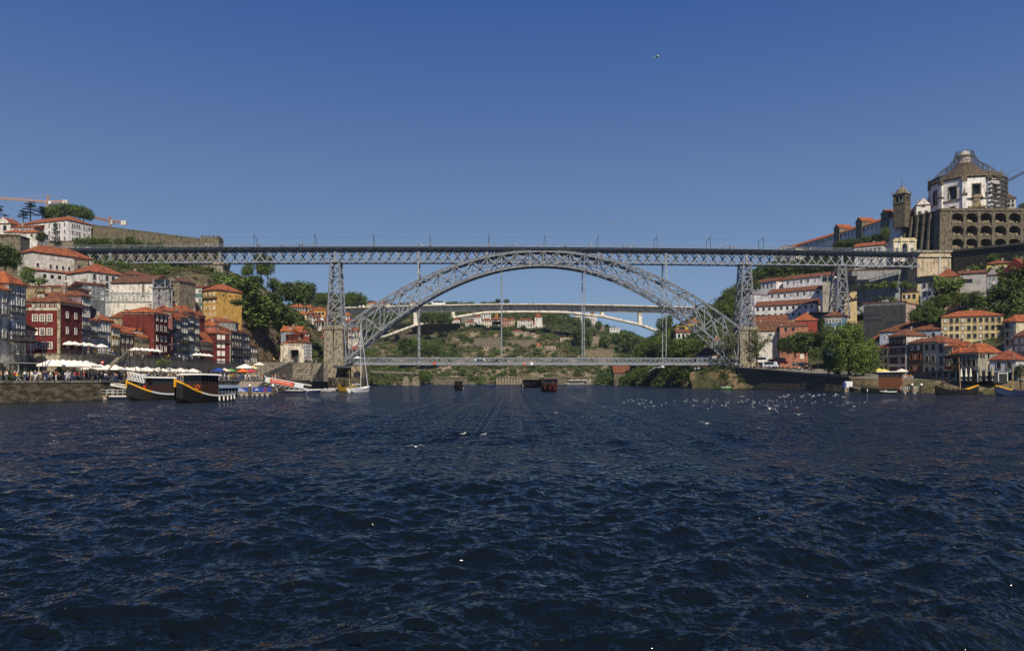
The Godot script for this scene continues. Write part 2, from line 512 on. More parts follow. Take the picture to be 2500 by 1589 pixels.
# ---------- windows, one unit wide and high, standing on a wall at z = 0
var WIN := {}
func window_mesh(kind: String) -> Array:     # [frame mesh, pane mesh]
	if WIN.has(kind): return WIN[kind]
	var f := st_new(); var g := st_new()
	var o := 0.5; var t := 0.12; var tv := 0.09
	var rim := func(t_: float, tv_: float, z: float):
		box(f, Vector3(-o, -o, 0), Vector3(-o + t_, o, z)); box(f, Vector3(o - t_, -o, 0), Vector3(o, o, z))
		box(f, Vector3(-o + t_, o - tv_, 0), Vector3(o - t_, o, z)); box(f, Vector3(-o + t_, -o, 0), Vector3(o - t_, -o + tv_, z * 1.3))
	match kind:
		"sash":
			rim.call(t, tv, 0.12)
			box(f, Vector3(-0.03, -o + tv, 0.03), Vector3(0.03, o - tv, 0.07))
			for y in [-0.14, 0.02, 0.2]:
				box(f, Vector3(-o + t, y - 0.02, 0.03), Vector3(o - t, y + 0.02, 0.065))
		"cross":
			rim.call(t, tv, 0.12)
			box(f, Vector3(-0.035, -o + tv, 0.03), Vector3(0.035, o - tv, 0.07))
			box(f, Vector3(-o + t, 0.16, 0.03), Vector3(o - t, 0.21, 0.065))
		"plain":
			rim.call(0.14, 0.09, 0.14)
		"french":
			rim.call(0.11, 0.05, 0.14)
			box(f, Vector3(-0.04, -o + 0.05, 0.03), Vector3(0.04, o - 0.05, 0.08))
			box(f, Vector3(-o + 0.11, 0.22, 0.03), Vector3(o - 0.11, 0.26, 0.075))
		"hole":
			rim.call(0.06, 0.05, 0.05)
		"shut":
			rim.call(0.1, 0.07, 0.12)
			for k in 7:
				var y := -0.41 + k * 0.118
				hexa(f, [Vector3(-0.4, y, 0.03), Vector3(0.4, y, 0.03), Vector3(0.4, y, 0.09), Vector3(-0.4, y, 0.09), Vector3(-0.4, y + 0.1, 0.03), Vector3(0.4, y + 0.1, 0.03), Vector3(0.4, y + 0.1, 0.05), Vector3(-0.4, y + 0.1, 0.05)])
		"arch":
			var pts := []
			for k in 9:
				pts.append(Vector2(cos(PI * k / 8.0) * 0.5, 0.15 + sin(PI * k / 8.0) * 0.35))
			var p2 := []
			for k in 9:
				p2.append(Vector2(cos(PI * k / 8.0) * 0.38, 0.13 + sin(PI * k / 8.0) * 0.28))
			pts.append(Vector2(-0.5, -0.5)); p2.append(Vector2(-0.38, -0.5)); pts.push_front(Vector2(0.5, -0.5)); p2.push_front(Vector2(0.38, -0.5))
			for k in pts.size() - 1:
				var a: Vector2 = pts[k]; var b: Vector2 = pts[k + 1]; var c: Vector2 = p2[k + 1]; var d: Vector2 = p2[k]
				hexa(f, [Vector3(d.x, d.y, 0), Vector3(a.x, a.y, 0), Vector3(a.x, a.y, 0.14), Vector3(d.x, d.y, 0.14), Vector3(c.x, c.y, 0), Vector3(b.x, b.y, 0), Vector3(b.x, b.y, 0.14), Vector3(c.x, c.y, 0.14)])
			slab(g, PackedVector2Array(p2), -0.02, 0.03)
	if kind != "arch":
		box(g, Vector3(-0.45, -0.46, -0.05), Vector3(0.45, 0.46, 0.025))
	WIN[kind] = [done(f), done(g)]
	return WIN[kind]
func window(parent: Node, kind: String, xf: Transform3D, w: float, h: float, frame: Material, glass: Material, called := "window") -> MeshInstance3D:
	var m := window_mesh(kind)
	var o := part(called, m[0], frame, parent, xf * Transform3D(Basis.from_scale(Vector3(w, h, 1.0)), Vector3.ZERO))
	part("pane", m[1], glass, o)
	return o
func railing_mesh(l: float, h := 1.0, deep := 0.55) -> ArrayMesh:
	var st := st_new()
	box(st, Vector3(0, h - 0.07, deep - 0.07), Vector3(l, h, deep)); box(st, Vector3(0, 0.06, deep - 0.06), Vector3(l, 0.11, deep))
	var n := maxi(2, int(l / 0.28))
	for k in n + 1:
		box(st, Vector3(l * k / n - 0.02, 0.05, deep - 0.05), Vector3(l * k / n + 0.02, h - 0.05, deep - 0.01))
	for x in [0.0, l]:
		box(st, Vector3(x - 0.03, h - 0.07, 0), Vector3(x + 0.03, h, deep - 0.07)); box(st, Vector3(x - 0.03, 0.06, 0), Vector3(x + 0.03, 0.11, deep - 0.07))
	return done(st)
func face_xf(face: String, w: float, dep: float) -> Array:
	match face:
		"R": return [Transform3D(Basis(Vector3(0, 0, -1), Vector3.UP, Vector3(1, 0, 0)), Vector3(w, 0, 0)), dep]
		"L": return [Transform3D(Basis(Vector3(0, 0, 1), Vector3.UP, Vector3(-1, 0, 0)), Vector3(0, 0, -dep)), dep]
		"K": return [Transform3D(Basis(Vector3(-1, 0, 0), Vector3.UP, Vector3(0, 0, -1)), Vector3(w, 0, -dep)), w]
	return [Transform3D(), w]
func roof_mesh(kind: String, w: float, dep: float, h: float, rise: float, o := 0.45) -> ArrayMesh:
	var st := st_new()
	var x0 := -o; var x1 := w + o; var z0 := -dep - o; var z1 := o
	var y := h - 0.06; var e := h + 0.14
	var A := Vector3(x0, e, z1); var B := Vector3(x1, e, z1); var C := Vector3(x1, e, z0); var D := Vector3(x0, e, z0)
	if kind == "flat":
		box(st, Vector3(x0 + o * 0.6, h, z0 + o * 0.6), Vector3(x1 - o * 0.6, h + 0.35, z1 - o * 0.6))
		return done(st)
	var lo := Vector3(0, y - e, 0)
	quad(st, A + lo, B + lo, C + lo, D + lo)
	quad(st, A + lo, B + lo, B, A); quad(st, B + lo, C + lo, C, B); quad(st, C + lo, D + lo, D, C); quad(st, D + lo, A + lo, A, D)
	var wd := x1 - x0; var dd := z1 - z0; var t := e + rise
	var P := Vector3.ZERO; var Q := Vector3.ZERO
	match kind:
		"hip":
			if wd >= dd:
				P = Vector3(x0 + dd * 0.5, t, (z0 + z1) * 0.5); Q = Vector3(x1 - dd * 0.5, t, (z0 + z1) * 0.5)
			else:
				P = Vector3((x0 + x1) * 0.5, t, z1 - wd * 0.5); Q = Vector3((x0 + x1) * 0.5, t, z0 + wd * 0.5)
			if wd >= dd:
				quad(st, A, B, Q, P); quad(st, C, D, P, Q); tri(st, B, C, Q); tri(st, D, A, P)
			else:
				quad(st, B, C, Q, P); quad(st, D, A, P, Q); tri(st, A, B, P); tri(st, C, D, Q)
		"gx":           # ridge runs along the front
			P = Vector3(x0, t, (z0 + z1) * 0.5); Q = Vector3(x1, t, (z0 + z1) * 0.5)
			quad(st, A, B, Q, P); quad(st, C, D, P, Q); tri(st, B, C, Q); tri(st, D, A, P)
		"gz":           # the gable looks to the front
			P = Vector3((x0 + x1) * 0.5, t, z1); Q = Vector3((x0 + x1) * 0.5, t, z0)
			quad(st, B, C, Q, P); quad(st, D, A, P, Q); tri(st, A, B, P); tri(st, C, D, Q)
		"shed":         # falls to the front
			P = Vector3(x0, t, z0); Q = Vector3(x1, t, z0)
			quad(st, A, B, Q, P); quad(st, C, D, P, Q); tri(st, B, C, Q); tri(st, D, A, P)
	return done(st)
# r: label, x, z of the front's left end, x, z of its right end, base, height, depth, roof, rise, wall, roof colour, faces, extras
func house(r: Array, called := "town_house", cat := "house") -> Node3D:
	var a := Vector2(r[1], r[2]); var b := Vector2(r[3], r[4])
	var u := (b - a).normalized()
	var w := a.distance_to(b)
	var h: float = r[6]; var dep: float = r[7]
	var o := thing(called, r[0], cat, Vector3(a.x, r[5], a.y), atan2(-u.y, u.x))
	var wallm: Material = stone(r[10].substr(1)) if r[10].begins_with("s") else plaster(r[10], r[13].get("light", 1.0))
	var roofm: Material = tiles(r[11])
	var trimm: Material = stone("b8ab97")
	var ex: Dictionary = r[13]
	var st := st_new()
	box(st, Vector3(0, -ex.get("down", 8.0), -dep), Vector3(w, h, 0))
	if r[8] == "gz" or r[8] == "gx":
		var kx: bool = r[8] == "gx"
		var rs: float = r[9]
		if kx:
			for x in [0.0, w]:
				tri(st, Vector3(x, h, 0), Vector3(x, h, -dep), Vector3(x, h + rs, -dep * 0.5))
		else:
			for z in [0.0, -dep]:
				tri(st, Vector3(0, h, z), Vector3(w, h, z), Vector3(w * 0.5, h + rs, z))
	part("wall", done(st), wallm, o)
	var rf := part("roof", roof_mesh(r[8], w, dep, h, r[9], ex.get("over", 0.4)), roofm, o)
	if r[8] == "gz":
		# a proud gable wall in the house's own plaster closes the front under the roof
		var gs := st_new()
		slab(gs, PackedVector2Array([Vector2(0.1, h + 0.16), Vector2(w - 0.1, h + 0.16), Vector2(w * 0.5, h + r[9] - 0.05)]), ex.get("over", 0.4) - 0.02, ex.get("over", 0.4) + 0.04)
		part("gable", done(gs), wallm, o)
	if r[8] != "flat" and not ex.has("plain"):
		var rs2 := st_new()
		if r[8] == "hip" and w < dep: pass
		rng.seed = hash(r[0])
		var cx := w * rng.randf_range(0.25, 0.75)
		box(rs2, Vector3(cx - 0.35, h + 0.1, -dep * 0.62 - 0.3), Vector3(cx + 0.35, h + r[9] + 0.75, -dep * 0.62 + 0.3))
		box(rs2, Vector3(cx - 0.45, h + r[9] + 0.75, -dep * 0.62 - 0.4), Vector3(cx + 0.45, h + r[9] + 0.95, -dep * 0.62 + 0.4))
		part("chimney", done(rs2), plaster("b9ada0"), rf)
	if not ex.has("plain") and r[8] != "flat":
		var cs := st_new()
		box(cs, Vector3(-0.12, h - 0.42, -dep - 0.1), Vector3(w + 0.12, h - 0.08, 0.14))
		part("cornice", done(cs), plaster(ex.get("trim", "c9bda8")), o)
	for f in r[12]:
		var fx := face_xf(f[0], w, dep)
		var xf: Transform3D = fx[0]; var fl: float = fx[1]
		if f[1] is String:
			match f[1]:
				"balcony":      # face, "balcony", height, from, to
					var l: float = fl * (f[4] - f[3])
					var bs := st_new()
					box(bs, Vector3(0, -0.14, 0), Vector3(l, 0, 0.6))
					var bb := part("balcony", done(bs), stone("8f8779"), o, xf * Transform3D(Basis(), Vector3(fl * f[3], h * f[2], 0.0)))
					part("railing", railing_mesh(l), paint("23282a"), bb)
				"band":         # face, "band", from height, to height, colour
					block("wall_band", o, Vector3(0, 0, 0), Vector3(1, 1, 1), plaster(f[4])).transform = xf * Transform3D(Basis.from_scale(Vector3(fl - 0.04, h * (f[3] - f[2]), 0.06)), Vector3(fl * 0.5, h * (f[2] + f[3]) * 0.5, 0.03))
				"pilaster":     # face, "pilaster", where, width, colour
					block("pilaster", o, Vector3(0, 0, 0), Vector3(1, 1, 1), stone(f[4])).transform = xf * Transform3D(Basis.from_scale(Vector3(f[3], h, 0.25)), Vector3(fl * f[2], h * 0.5, 0.1))
				"door":         # face, "door", where, width, height, colour
					window(o, "plain", xf * Transform3D(Basis(), Vector3(fl * f[2], f[4] * 0.5 + 0.02, 0)), f[3], f[4], trimm, paint(f[5]), "door")
			continue
		# face, columns, rows, width, height, kind, from, to, lowest row, highest row, frame colour
		var glass: Material = M.pane_light if f.size() > 11 and f[11] == 1 else M.pane
		for j in f[2]:
			for i in f[1]:
				var x: float = fl * (f[6] + (f[7] - f[6]) * (i + 0.5) / f[1])
				var y: float = h * (f[8] + ((f[9] - f[8]) * j / maxf(1.0, f[2] - 1) if f[2] > 1 else 0.0))
				var gl: Material = glass
				if f[5] == "shut": gl = paint(f[10])
				var dice := hash("%s%d-%d" % [r[0], i, j]) % 23
				var kd: String = f[5]
				if dice < 3 and kd != "shut": gl = M.curtain
				elif dice == 3 and kd in ["cross", "french", "sash"]:
					kd = "shut"; gl = paint(f[10])
				var nudge := 1.0 + (hash("%d%s" % [i + j * 7, r[0]]) % 7 - 3) * 0.012
				window(o, kd, xf * Transform3D(Basis(), Vector3(x, y, 0)), f[3] * nudge, f[4] * (2.0 - nudge), paint(f[10]), gl)
	for d in ex.get("dormers", []):      # where along the front, width
		var dn := st_new()
		var dx: float = w * d
		var ry: float = h + r[9] * 0.35
		var zf := -dep * 0.14
		box(dn, Vector3(dx - 0.7, h + 0.1, -dep * 0.4), Vector3(dx + 0.7, ry + 0.9, zf))
		var dm := part("dormer", done(dn), plaster("c8bfb0"), o)
		var ds := st_new()
		quad(ds, Vector3(dx - 0.95, ry + 0.85, zf + 0.2), Vector3(dx, ry + 1.4, zf + 0.2), Vector3(dx, ry + 1.4, -dep * 0.45), Vector3(dx - 0.95, ry + 0.85, -dep * 0.45))
		quad(ds, Vector3(dx + 0.95, ry + 0.85, zf + 0.2), Vector3(dx, ry + 1.4, zf + 0.2), Vector3(dx, ry + 1.4, -dep * 0.45), Vector3(dx + 0.95, ry + 0.85, -dep * 0.45))
		tri(ds, Vector3(dx - 0.8, ry + 0.85, zf + 0.05), Vector3(dx + 0.8, ry + 0.85, zf + 0.05), Vector3(dx, ry + 1.35, zf + 0.05))
		part("dormer_roof", done(ds), roofm, dm)
		window(o, "cross", Transform3D(Basis(), Vector3(dx, ry + 0.35, zf)), 0.9, 0.8, paint("e8e4da"), M.pane)
	return o

# ---------- the iron bridge. s runs along it from the crown of the arch, q across it (+ towards the boat)
const BC := Vector3(13.6, 0, -330.0)
const BYAW := 0.035
func bp(s: float, y: float, q := 0.0) -> Vector3:
	return BC + Vector3(cos(BYAW), 0, -sin(BYAW)) * s + Vector3(sin(BYAW), 0, cos(BYAW)) * q + Vector3(0, y, 0)
func deck_y(s: float) -> float:
	return 62.1 - 4.3e-5 * s * s
func arch_top(s: float) -> float: return 60.6 - 35.3 * pow(absf(s) / 88.0, 2.0)
func arch_low(s: float) -> float: return 54.4 - 42.4 * pow(absf(s) / 85.5, 2.0)
func arch_half(s: float) -> float: return 3.2 + 4.6 * pow(absf(s) / 88.0, 1.6)
func iron_bridge() -> void:
	var o := thing("arch_bridge", "grey iron arch bridge with two decks spanning the river", "bridge")
	var iron := stuffm("bridge_iron", lin(0.29, 0.32, 0.37), 0.5, "metal", 0.15)
	var mast := paint("3d4446")
	# the arch: two ribs of two chords, posts and crossed diagonals
	var nodes := [0.0, 5.9, 12.0, 18.3, 24.7, 31.5, 38.8, 46.7, 54.9, 63.0, 71.2, 79.2, 86.5]
	var ss := []
	for k in range(nodes.size() - 1, 0, -1): ss.append(-nodes[k])
	ss.append_array(nodes)
	for side in [1.0, -1.0]:
		for chord in 2:
			var st := st_new()
			var n := 72
			for k in n:
				var s0 := lerpf(-86.5, 86.5, float(k) / n); var s1 := lerpf(-86.5, 86.5, float(k + 1) / n)
				var y0 := arch_top(s0) if chord == 0 else arch_low(clampf(s0, -85.5, 85.5)); var y1 := arch_top(s1) if chord == 0 else arch_low(clampf(s1, -85.5, 85.5))
				for f in [-0.42, 0.42]:       # two flanges with a shaded web set back between them
					beam(st, bp(s0, y0 + f, side * arch_half(s0)), bp(s1, y1 + f, side * arch_half(s1)), 0.9, 0.22)
				beam(st, bp(s0, y0, side * arch_half(s0)), bp(s1, y1, side * arch_half(s1)), 0.5, 0.8)
			part("arch_chord", done(st), iron, o)
		for i in ss.size():
			var s: float = ss[i]
			var sl := clampf(s, -85.5, 85.5)
			bar("arch_post", o, bp(s, arch_top(s), side * arch_half(s)), bp(sl, arch_low(sl), side * arch_half(sl)), 0.36, 0.36, iron)
			if i < ss.size() - 1:
				var t: float = ss[i + 1]
				var tl := clampf(t, -85.5, 85.5)
				bar("arch_diagonal", o, bp(s, arch_top(s) - 0.3, side * (arch_half(s) + 0.1)), bp(tl, arch_low(tl) + 0.3, side * (arch_half(tl) + 0.1)), 0.26, 0.38, iron)
				bar("arch_diagonal", o, bp(sl, arch_low(sl) + 0.3, side * (arch_half(sl) - 0.15)), bp(t, arch_top(t) - 0.3, side * (arch_half(t) - 0.15)), 0.26, 0.38, iron)
				bar("arch_tie", o, bp(s, lerpf(arch_low(sl), arch_top(s), 0.5), side * (arch_half(s) - 0.4)), bp(t, lerpf(arch_low(tl), arch_top(t), 0.5), side * (arch_half(t) - 0.4)), 0.16, 0.2, iron)
	# braces between the two ribs
	for ch in 2:
		var st := st_new()
		for i in ss.size() - 1:
			var s: float = clampf(ss[i], -85.5, 85.5); var t: float = clampf(ss[i + 1], -85.5, 85.5)
			var ys := arch_top(s) if ch == 0 else arch_low(s); var yt := arch_top(t) if ch == 0 else arch_low(t)
			beam(st, bp(s, ys, arch_half(s)), bp(s, ys, -arch_half(s)), 0.3, 0.35)
			for m in 2:
				var f := m * 0.5
				var sm := lerpf(s, t, f); var sn := lerpf(s, t, f + 0.5)
				var ym := lerpf(ys, yt, f); var yn := lerpf(ys, yt, f + 0.5)
				beam(st, bp(sm, ym, arch_half(sm)), bp(sn, yn, -arch_half(sn)), 0.22, 0.22)
				beam(st, bp(sm, ym, -arch_half(sm)), bp(sn, yn, arch_half(sn)), 0.22, 0.22)
		part("rib_bracing", done(st), iron, o)
	# upper deck
	var s0 := -212.0; var s1 := 170.5
	var np := 89
	var ds := st_new(); var fs := st_new(); var rr := st_new(); var bk := st_new(); var ar := st_new()
	for k in np:
		var a := lerpf(s0, s1, float(k) / np); var b := lerpf(s0, s1, float(k + 1) / np)
		var ya := deck_y(a); var yb := deck_y(b)
		hexa(ds, [bp(a, ya - 0.12, 4.7), bp(b, yb - 0.12, 4.7), bp(b, yb - 0.12, -4.7), bp(a, ya - 0.12, -4.7), bp(a, ya, 4.7), bp(b, yb, 4.7), bp(b, yb, -4.7), bp(a, ya, -4.7)])
		for q in [4.75, -4.75]:
			beam(fs, bp(a, ya - 0.42, q * 0.87), bp(b, yb - 0.42, q * 0.87), 0.14, 0.6)
			# curved bracket plates under the walkway
			for m in 6:
				var u0 := m / 6.0; var u1 := (m + 1) / 6.0
				var d0 := 0.35 + 0.95 * sin(PI * u0); var d1 := 0.35 + 0.95 * sin(PI * u1)
				var qq: float = q * 0.66
				var p0 := bp(lerpf(a, b, u0), lerpf(ya, yb, u0) - 0.28, qq); var p1 := bp(lerpf(a, b, u1), lerpf(ya, yb, u1) - 0.28, qq)
				hexa(ar, [p0 + Vector3(0, -d0, -0.04), p1 + Vector3(0, -d1, -0.04), p1 + Vector3(0, -d1, 0.04), p0 + Vector3(0, -d0, 0.04), p0 + Vector3(0, 0, -0.04), p1 + Vector3(0, 0, -0.04), p1 + Vector3(0, 0, 0.04), p0 + Vector3(0, 0, 0.04)])
			# railing
			beam(rr, bp(a, ya + 1.15, q), bp(b, yb + 1.15, q), 0.09, 0.09)
			beam(rr, bp(a, ya + 0.62, q), bp(b, yb + 0.62, q), 0.04, 0.05)
			for m in 9:
				var u := (m + 0.5) / 9.0
				var p := bp(lerpf(a, b, u), lerpf(ya, yb, u), q)
				beam(rr, p, p + Vector3(0, 1.15, 0), 0.05 if m % 3 else 0.1, 0.05 if m % 3 else 0.1)
		# truss: front plane in pieces, rear plane joined
		var lo := -6.3
		bar("truss_diagonal", o, bp(a, ya - 0.5, 2.75), bp(b, yb + lo, 2.75), 0.2, 0.42, iron)
		bar("truss_diagonal", o, bp(a, ya + lo, 2.55), bp(b, yb - 0.5, 2.55), 0.2, 0.42, iron)
		bar("truss_post", o, bp((a + b) * 0.5, (ya + yb) * 0.5 - 0.5, 2.35), bp((a + b) * 0.5, (ya + yb) * 0.5 + lo * 0.55, 2.35), 0.2, 0.24, iron)
		beam(bk, bp(a, ya - 0.5, -3.1), bp(b, yb + lo, -3.1), 0.2, 0.42)
		beam(bk, bp(a, ya + lo, -2.9), bp(b, yb - 0.5, -2.9), 0.2, 0.42)
		beam(bk, bp((a + b) * 0.5, ya - 0.5, -2.7), bp((a + b) * 0.5, ya + lo, -2.7), 0.2, 0.24)
		beam(bk, bp(a, ya + lo, -3.0), bp(b, yb + lo, -3.0), 0.5, 0.5)
		beam(bk, bp(a, ya + lo * 0.88, -3.0), bp(b, yb + lo * 0.88, -3.0), 0.3, 0.2)
		beam(bk, bp(a, ya - 1.2, 3.0), bp(a, ya - 1.2, -3.0), 0.25, 0.7)
	part("deck_slab", done(ds), iron, o)
	part("deck_edge", done(fs), iron, o)
	part("bracket_plates", done(ar), iron, o)
	var rl := part("railing", done(rr), iron, o)
	rl.set_meta("kind", "stuff")
	part("rear_truss", done(bk), iron, o).set_meta("kind", "stuff")
	var cs := st_new()
	for k in np:
		var a := lerpf(s0, s1, float(k) / np); var b := lerpf(s0, s1, float(k + 1) / np)
		beam(cs, bp(a, deck_y(a) - 6.3, 2.65), bp(b, deck_y(b) - 6.3, 2.65), 0.55, 0.5)
		beam(cs, bp(a, deck_y(a) - 6.52, 2.85), bp(b, deck_y(b) - 6.52, 2.85), 0.3, 0.12)
	part("lower_chord", done(cs), iron, o)
	for s in [-188.1, -141.3, -91.4, -54.9, -24.7, 24.7, 54.9, 91.4, 134.7]:
		block("bearing_post", o, Vector3.ZERO, Vector3.ONE, iron).transform = Transform3D(Basis(Vector3(cos(BYAW), 0, -sin(BYAW)) * 1.0, Vector3.UP * 5.9, Vector3(sin(BYAW), 0, cos(BYAW)) * 0.5), bp(s, deck_y(s) - 3.5, 2.75))
	# columns and hangers
	for s in [-54.9, 54.9]:
		for q in [2.9, -2.9]:
			bar("column", o, bp(s, deck_y(s) - 6.5, q), bp(s, arch_top(s), q * 1.5), 0.55, 0.55, iron)
	for s in [-54.9, -18.3, 18.3, 54.9]:
		for q in [3.4, -3.4]:
			bar("hanger", o, bp(s, arch_low(s), q), bp(s, 10.4, q), 0.42, 0.4, iron)
	# lower deck
	var l0 := -90.0; var l1 := 95.0
	var ld := st_new()
	beam(ld, bp(l0, 10.35, 0), bp(l1, 10.35, 0), 8.0, 0.5)
	part("lower_deck_slab", done(ld), iron, o)
	for q in [4.1, -4.1]:
		var lg := st_new()
		beam(lg, bp(l0, 10.6, q), bp(l1, 10.6, q), 0.3, 1.1)
		part("lower_girder", done(lg), iron, o)
		var ll := st_new()
		beam(ll, bp(l0, 13.2, q), bp(l1, 13.2, q), 0.4, 0.32)
		var c := 88
		for k in c:
			var a := lerpf(l0, l1, float(k) / c); var b := lerpf(l0, l1, float(k + 1) / c)
			beam(ll, bp(a, 11.1, q), bp(b, 13.2, q), 0.1, 0.16); beam(ll, bp(a, 13.2, q), bp(b, 11.1, q), 0.1, 0.16)
			if k % 2 == 0: beam(ll, bp(a, 11.1, q), bp(a, 13.2, q), 0.14, 0.16)
		part("lattice_parapet", done(ll), iron, o).set_meta("kind", "stuff")
	# towers under the upper deck
	iron_tower(o, -91.4, 27.2, deck_y(91.4) - 6.5, 3.3, 1.8, 4.0, 3.0, iron, 5)
	iron_tower(o, 91.4, 27.2, deck_y(91.4) - 6.5, 3.3, 1.8, 4.0, 3.0, iron, 5)
	iron_tower(o, 134.7, 31.0, deck_y(134.7) - 6.5, 3.0, 1.6, 4.0, 3.0, iron, 4)
	# masonry pylons
	var gm := stone("9f9784")
	for s in [-91.4, 91.4]:
		var f: float = signf(s)
		for q in [3.6, -3.6]:
			for k in 2:
				var c: float = s + (k * 2 - 1) * 2.15
				var st := st_new()
				var lo2 := 9.5 if s < 0 else 7.5
				pyl(st, c, q, lo2, 25.6, 2.1, 1.85, 2.5)
				pyl(st, c, q, 25.6, 26.2, 2.14, 2.14, 2.9)
				pyl(st, c, q, 26.2, 27.3, 2.0, 1.6, 2.5)
				part("pylon_pier", done(st), gm, o)
		var st2 := st_new()
		pyl(st2, s, 0.0, 0.0, 9.5 if s < 0 else 7.5, 5.2, 4.8, 7.0)
		part("pylon_base", done(st2), gm, o)
	# small stone pier under the deck on the hill
	for s in [-141.3, -188.1]:
		var st := st_new()
		pyl(st, s, 0.0, 38.0, deck_y(s) - 7.6, 2.3, 1.8, 4.2)
		pyl(st, s, 0.0, deck_y(s) - 7.6, deck_y(s) - 6.55, 2.2, 2.2, 4.6)
		part("stone_pier", done(st), gm, o)
	# overhead line masts
	for s in [-126.5, -100.3, -74.8, -50.0, -24.0, 0.8, 24.5, 50.6, 74.6, 98.4]:
		var st := st_new()
		for q in [3.6, -1.4]:
			beam(st, bp(s + q * 0.05, deck_y(s), q), bp(s + q * 0.05, deck_y(s) + (5.3 if q > 0 else 4.6), q), 0.2, 0.2)
		beam(st, bp(s + 0.2, deck_y(s) + 5.3, 3.6), bp(s - 0.1, deck_y(s) + 4.4, -1.4), 0.14, 0.14)
		beam(st, bp(s + 0.2, deck_y(s) + 5.3, 3.6), bp(s + 0.2, deck_y(s) + 6.1, 3.6), 0.12, 0.12)
		part("overhead_line_mast", done(st), mast, o)
	var ws := st_new()
	for q in [1.2, -1.0]:
		for k in 60:
			var a := lerpf(-150.0, 150.0, k / 60.0); var b := lerpf(-150.0, 150.0, (k + 1) / 60.0)
			beam(ws, bp(a, deck_y(a) + 5.0, q), bp(b, deck_y(b) + 5.0, q), 0.03, 0.03)
	part("contact_wire", done(ws), mast, o)
	# marks hung on the lower girder
	block("navigation_mark", o, bp(-48.3, 10.3, 4.3), bp(-47.2, 11.5, 4.36) + Vector3(0, 0, 0.06), paint("d0402e"))
	var rs := st_new(); lathe(rs, [[0.0, -0.05], [0.62, -0.05], [0.62, 0.05], [0.0, 0.05]], 16)
	part("round_mark", done(rs), paint("d67c78"), o, Transform3D(Basis(Vector3.RIGHT, PI / 2), bp(-8.2, 10.7, 4.5)))
	block("white_mark", o, bp(-5.6, 10.1, 4.3), bp(-4.5, 11.3, 4.4), paint("e4e4e0"))
func pyl(st: SurfaceTool, s: float, q: float, y0: float, y1: float, hw0: float, hw1: float, hq: float) -> void:
	hexa(st, [bp(s - hw0, y0, q + hq), bp(s + hw0, y0, q + hq), bp(s + hw0, y0, q - hq), bp(s - hw0, y0, q - hq), bp(s - hw1, y1, q + hq), bp(s + hw1, y1, q + hq), bp(s + hw1, y1, q - hq), bp(s - hw1, y1, q - hq)])
func iron_tower(o: Node, s: float, y0: float, y1: float, h0: float, h1: float, q0: float, q1: float, iron: Material, lv: int) -> void:
	for a in [-1.0, 1.0]:
		for b in [-1.0, 1.0]:
			bar("tower_leg", o, bp(s + a * h0, y0, b * q0), bp(s + a * h1, y1, b * q1), 0.6, 0.6, iron)
	for k in lv:
		var t0 := float(k) / lv; var t1 := float(k + 1) / lv
		var ya := lerpf(y0, y1, t0); var yb := lerpf(y0, y1, t1)
		var ha := lerpf(h0, h1, t0); var hb := lerpf(h0, h1, t1); var qa := lerpf(q0, q1, t0); var qb := lerpf(q0, q1, t1)
		for b in [1.0, -1.0]:
			bar("tower_brace", o, bp(s - ha, ya, b * qa), bp(s + hb, yb, b * qb), 0.22, 0.32, iron)
			bar("tower_brace", o, bp(s + ha, ya, b * qa), bp(s - hb, yb, b * qb), 0.22, 0.32, iron)
			bar("tower_tie", o, bp(s - hb, yb, b * qb), bp(s + hb, yb, b * qb), 0.25, 0.4, iron)
		for a in [-1.0, 1.0]:
			bar("tower_brace", o, bp(s + a * ha, ya, qa), bp(s + a * hb, yb, -qb), 0.22, 0.3, iron)
			bar("tower_brace", o, bp(s + a * ha, ya, -qa), bp(s + a * hb, yb, qb), 0.22, 0.3, iron)
			bar("tower_tie", o, bp(s + a * hb, yb, qb), bp(s + a * hb, yb, -qb), 0.25, 0.4, iron)
	block("tower_head", o, Vector3.ZERO, Vector3.ONE, iron).transform = Transform3D(Basis(Vector3(cos(BYAW), 0, -sin(BYAW)) * (h1 * 2.0 + 1.0), Vector3.UP * 0.7, Vector3(sin(BYAW), 0, cos(BYAW)) * (q1 * 2.0 + 1.0)), bp(s, y1 + 0.2, 0))

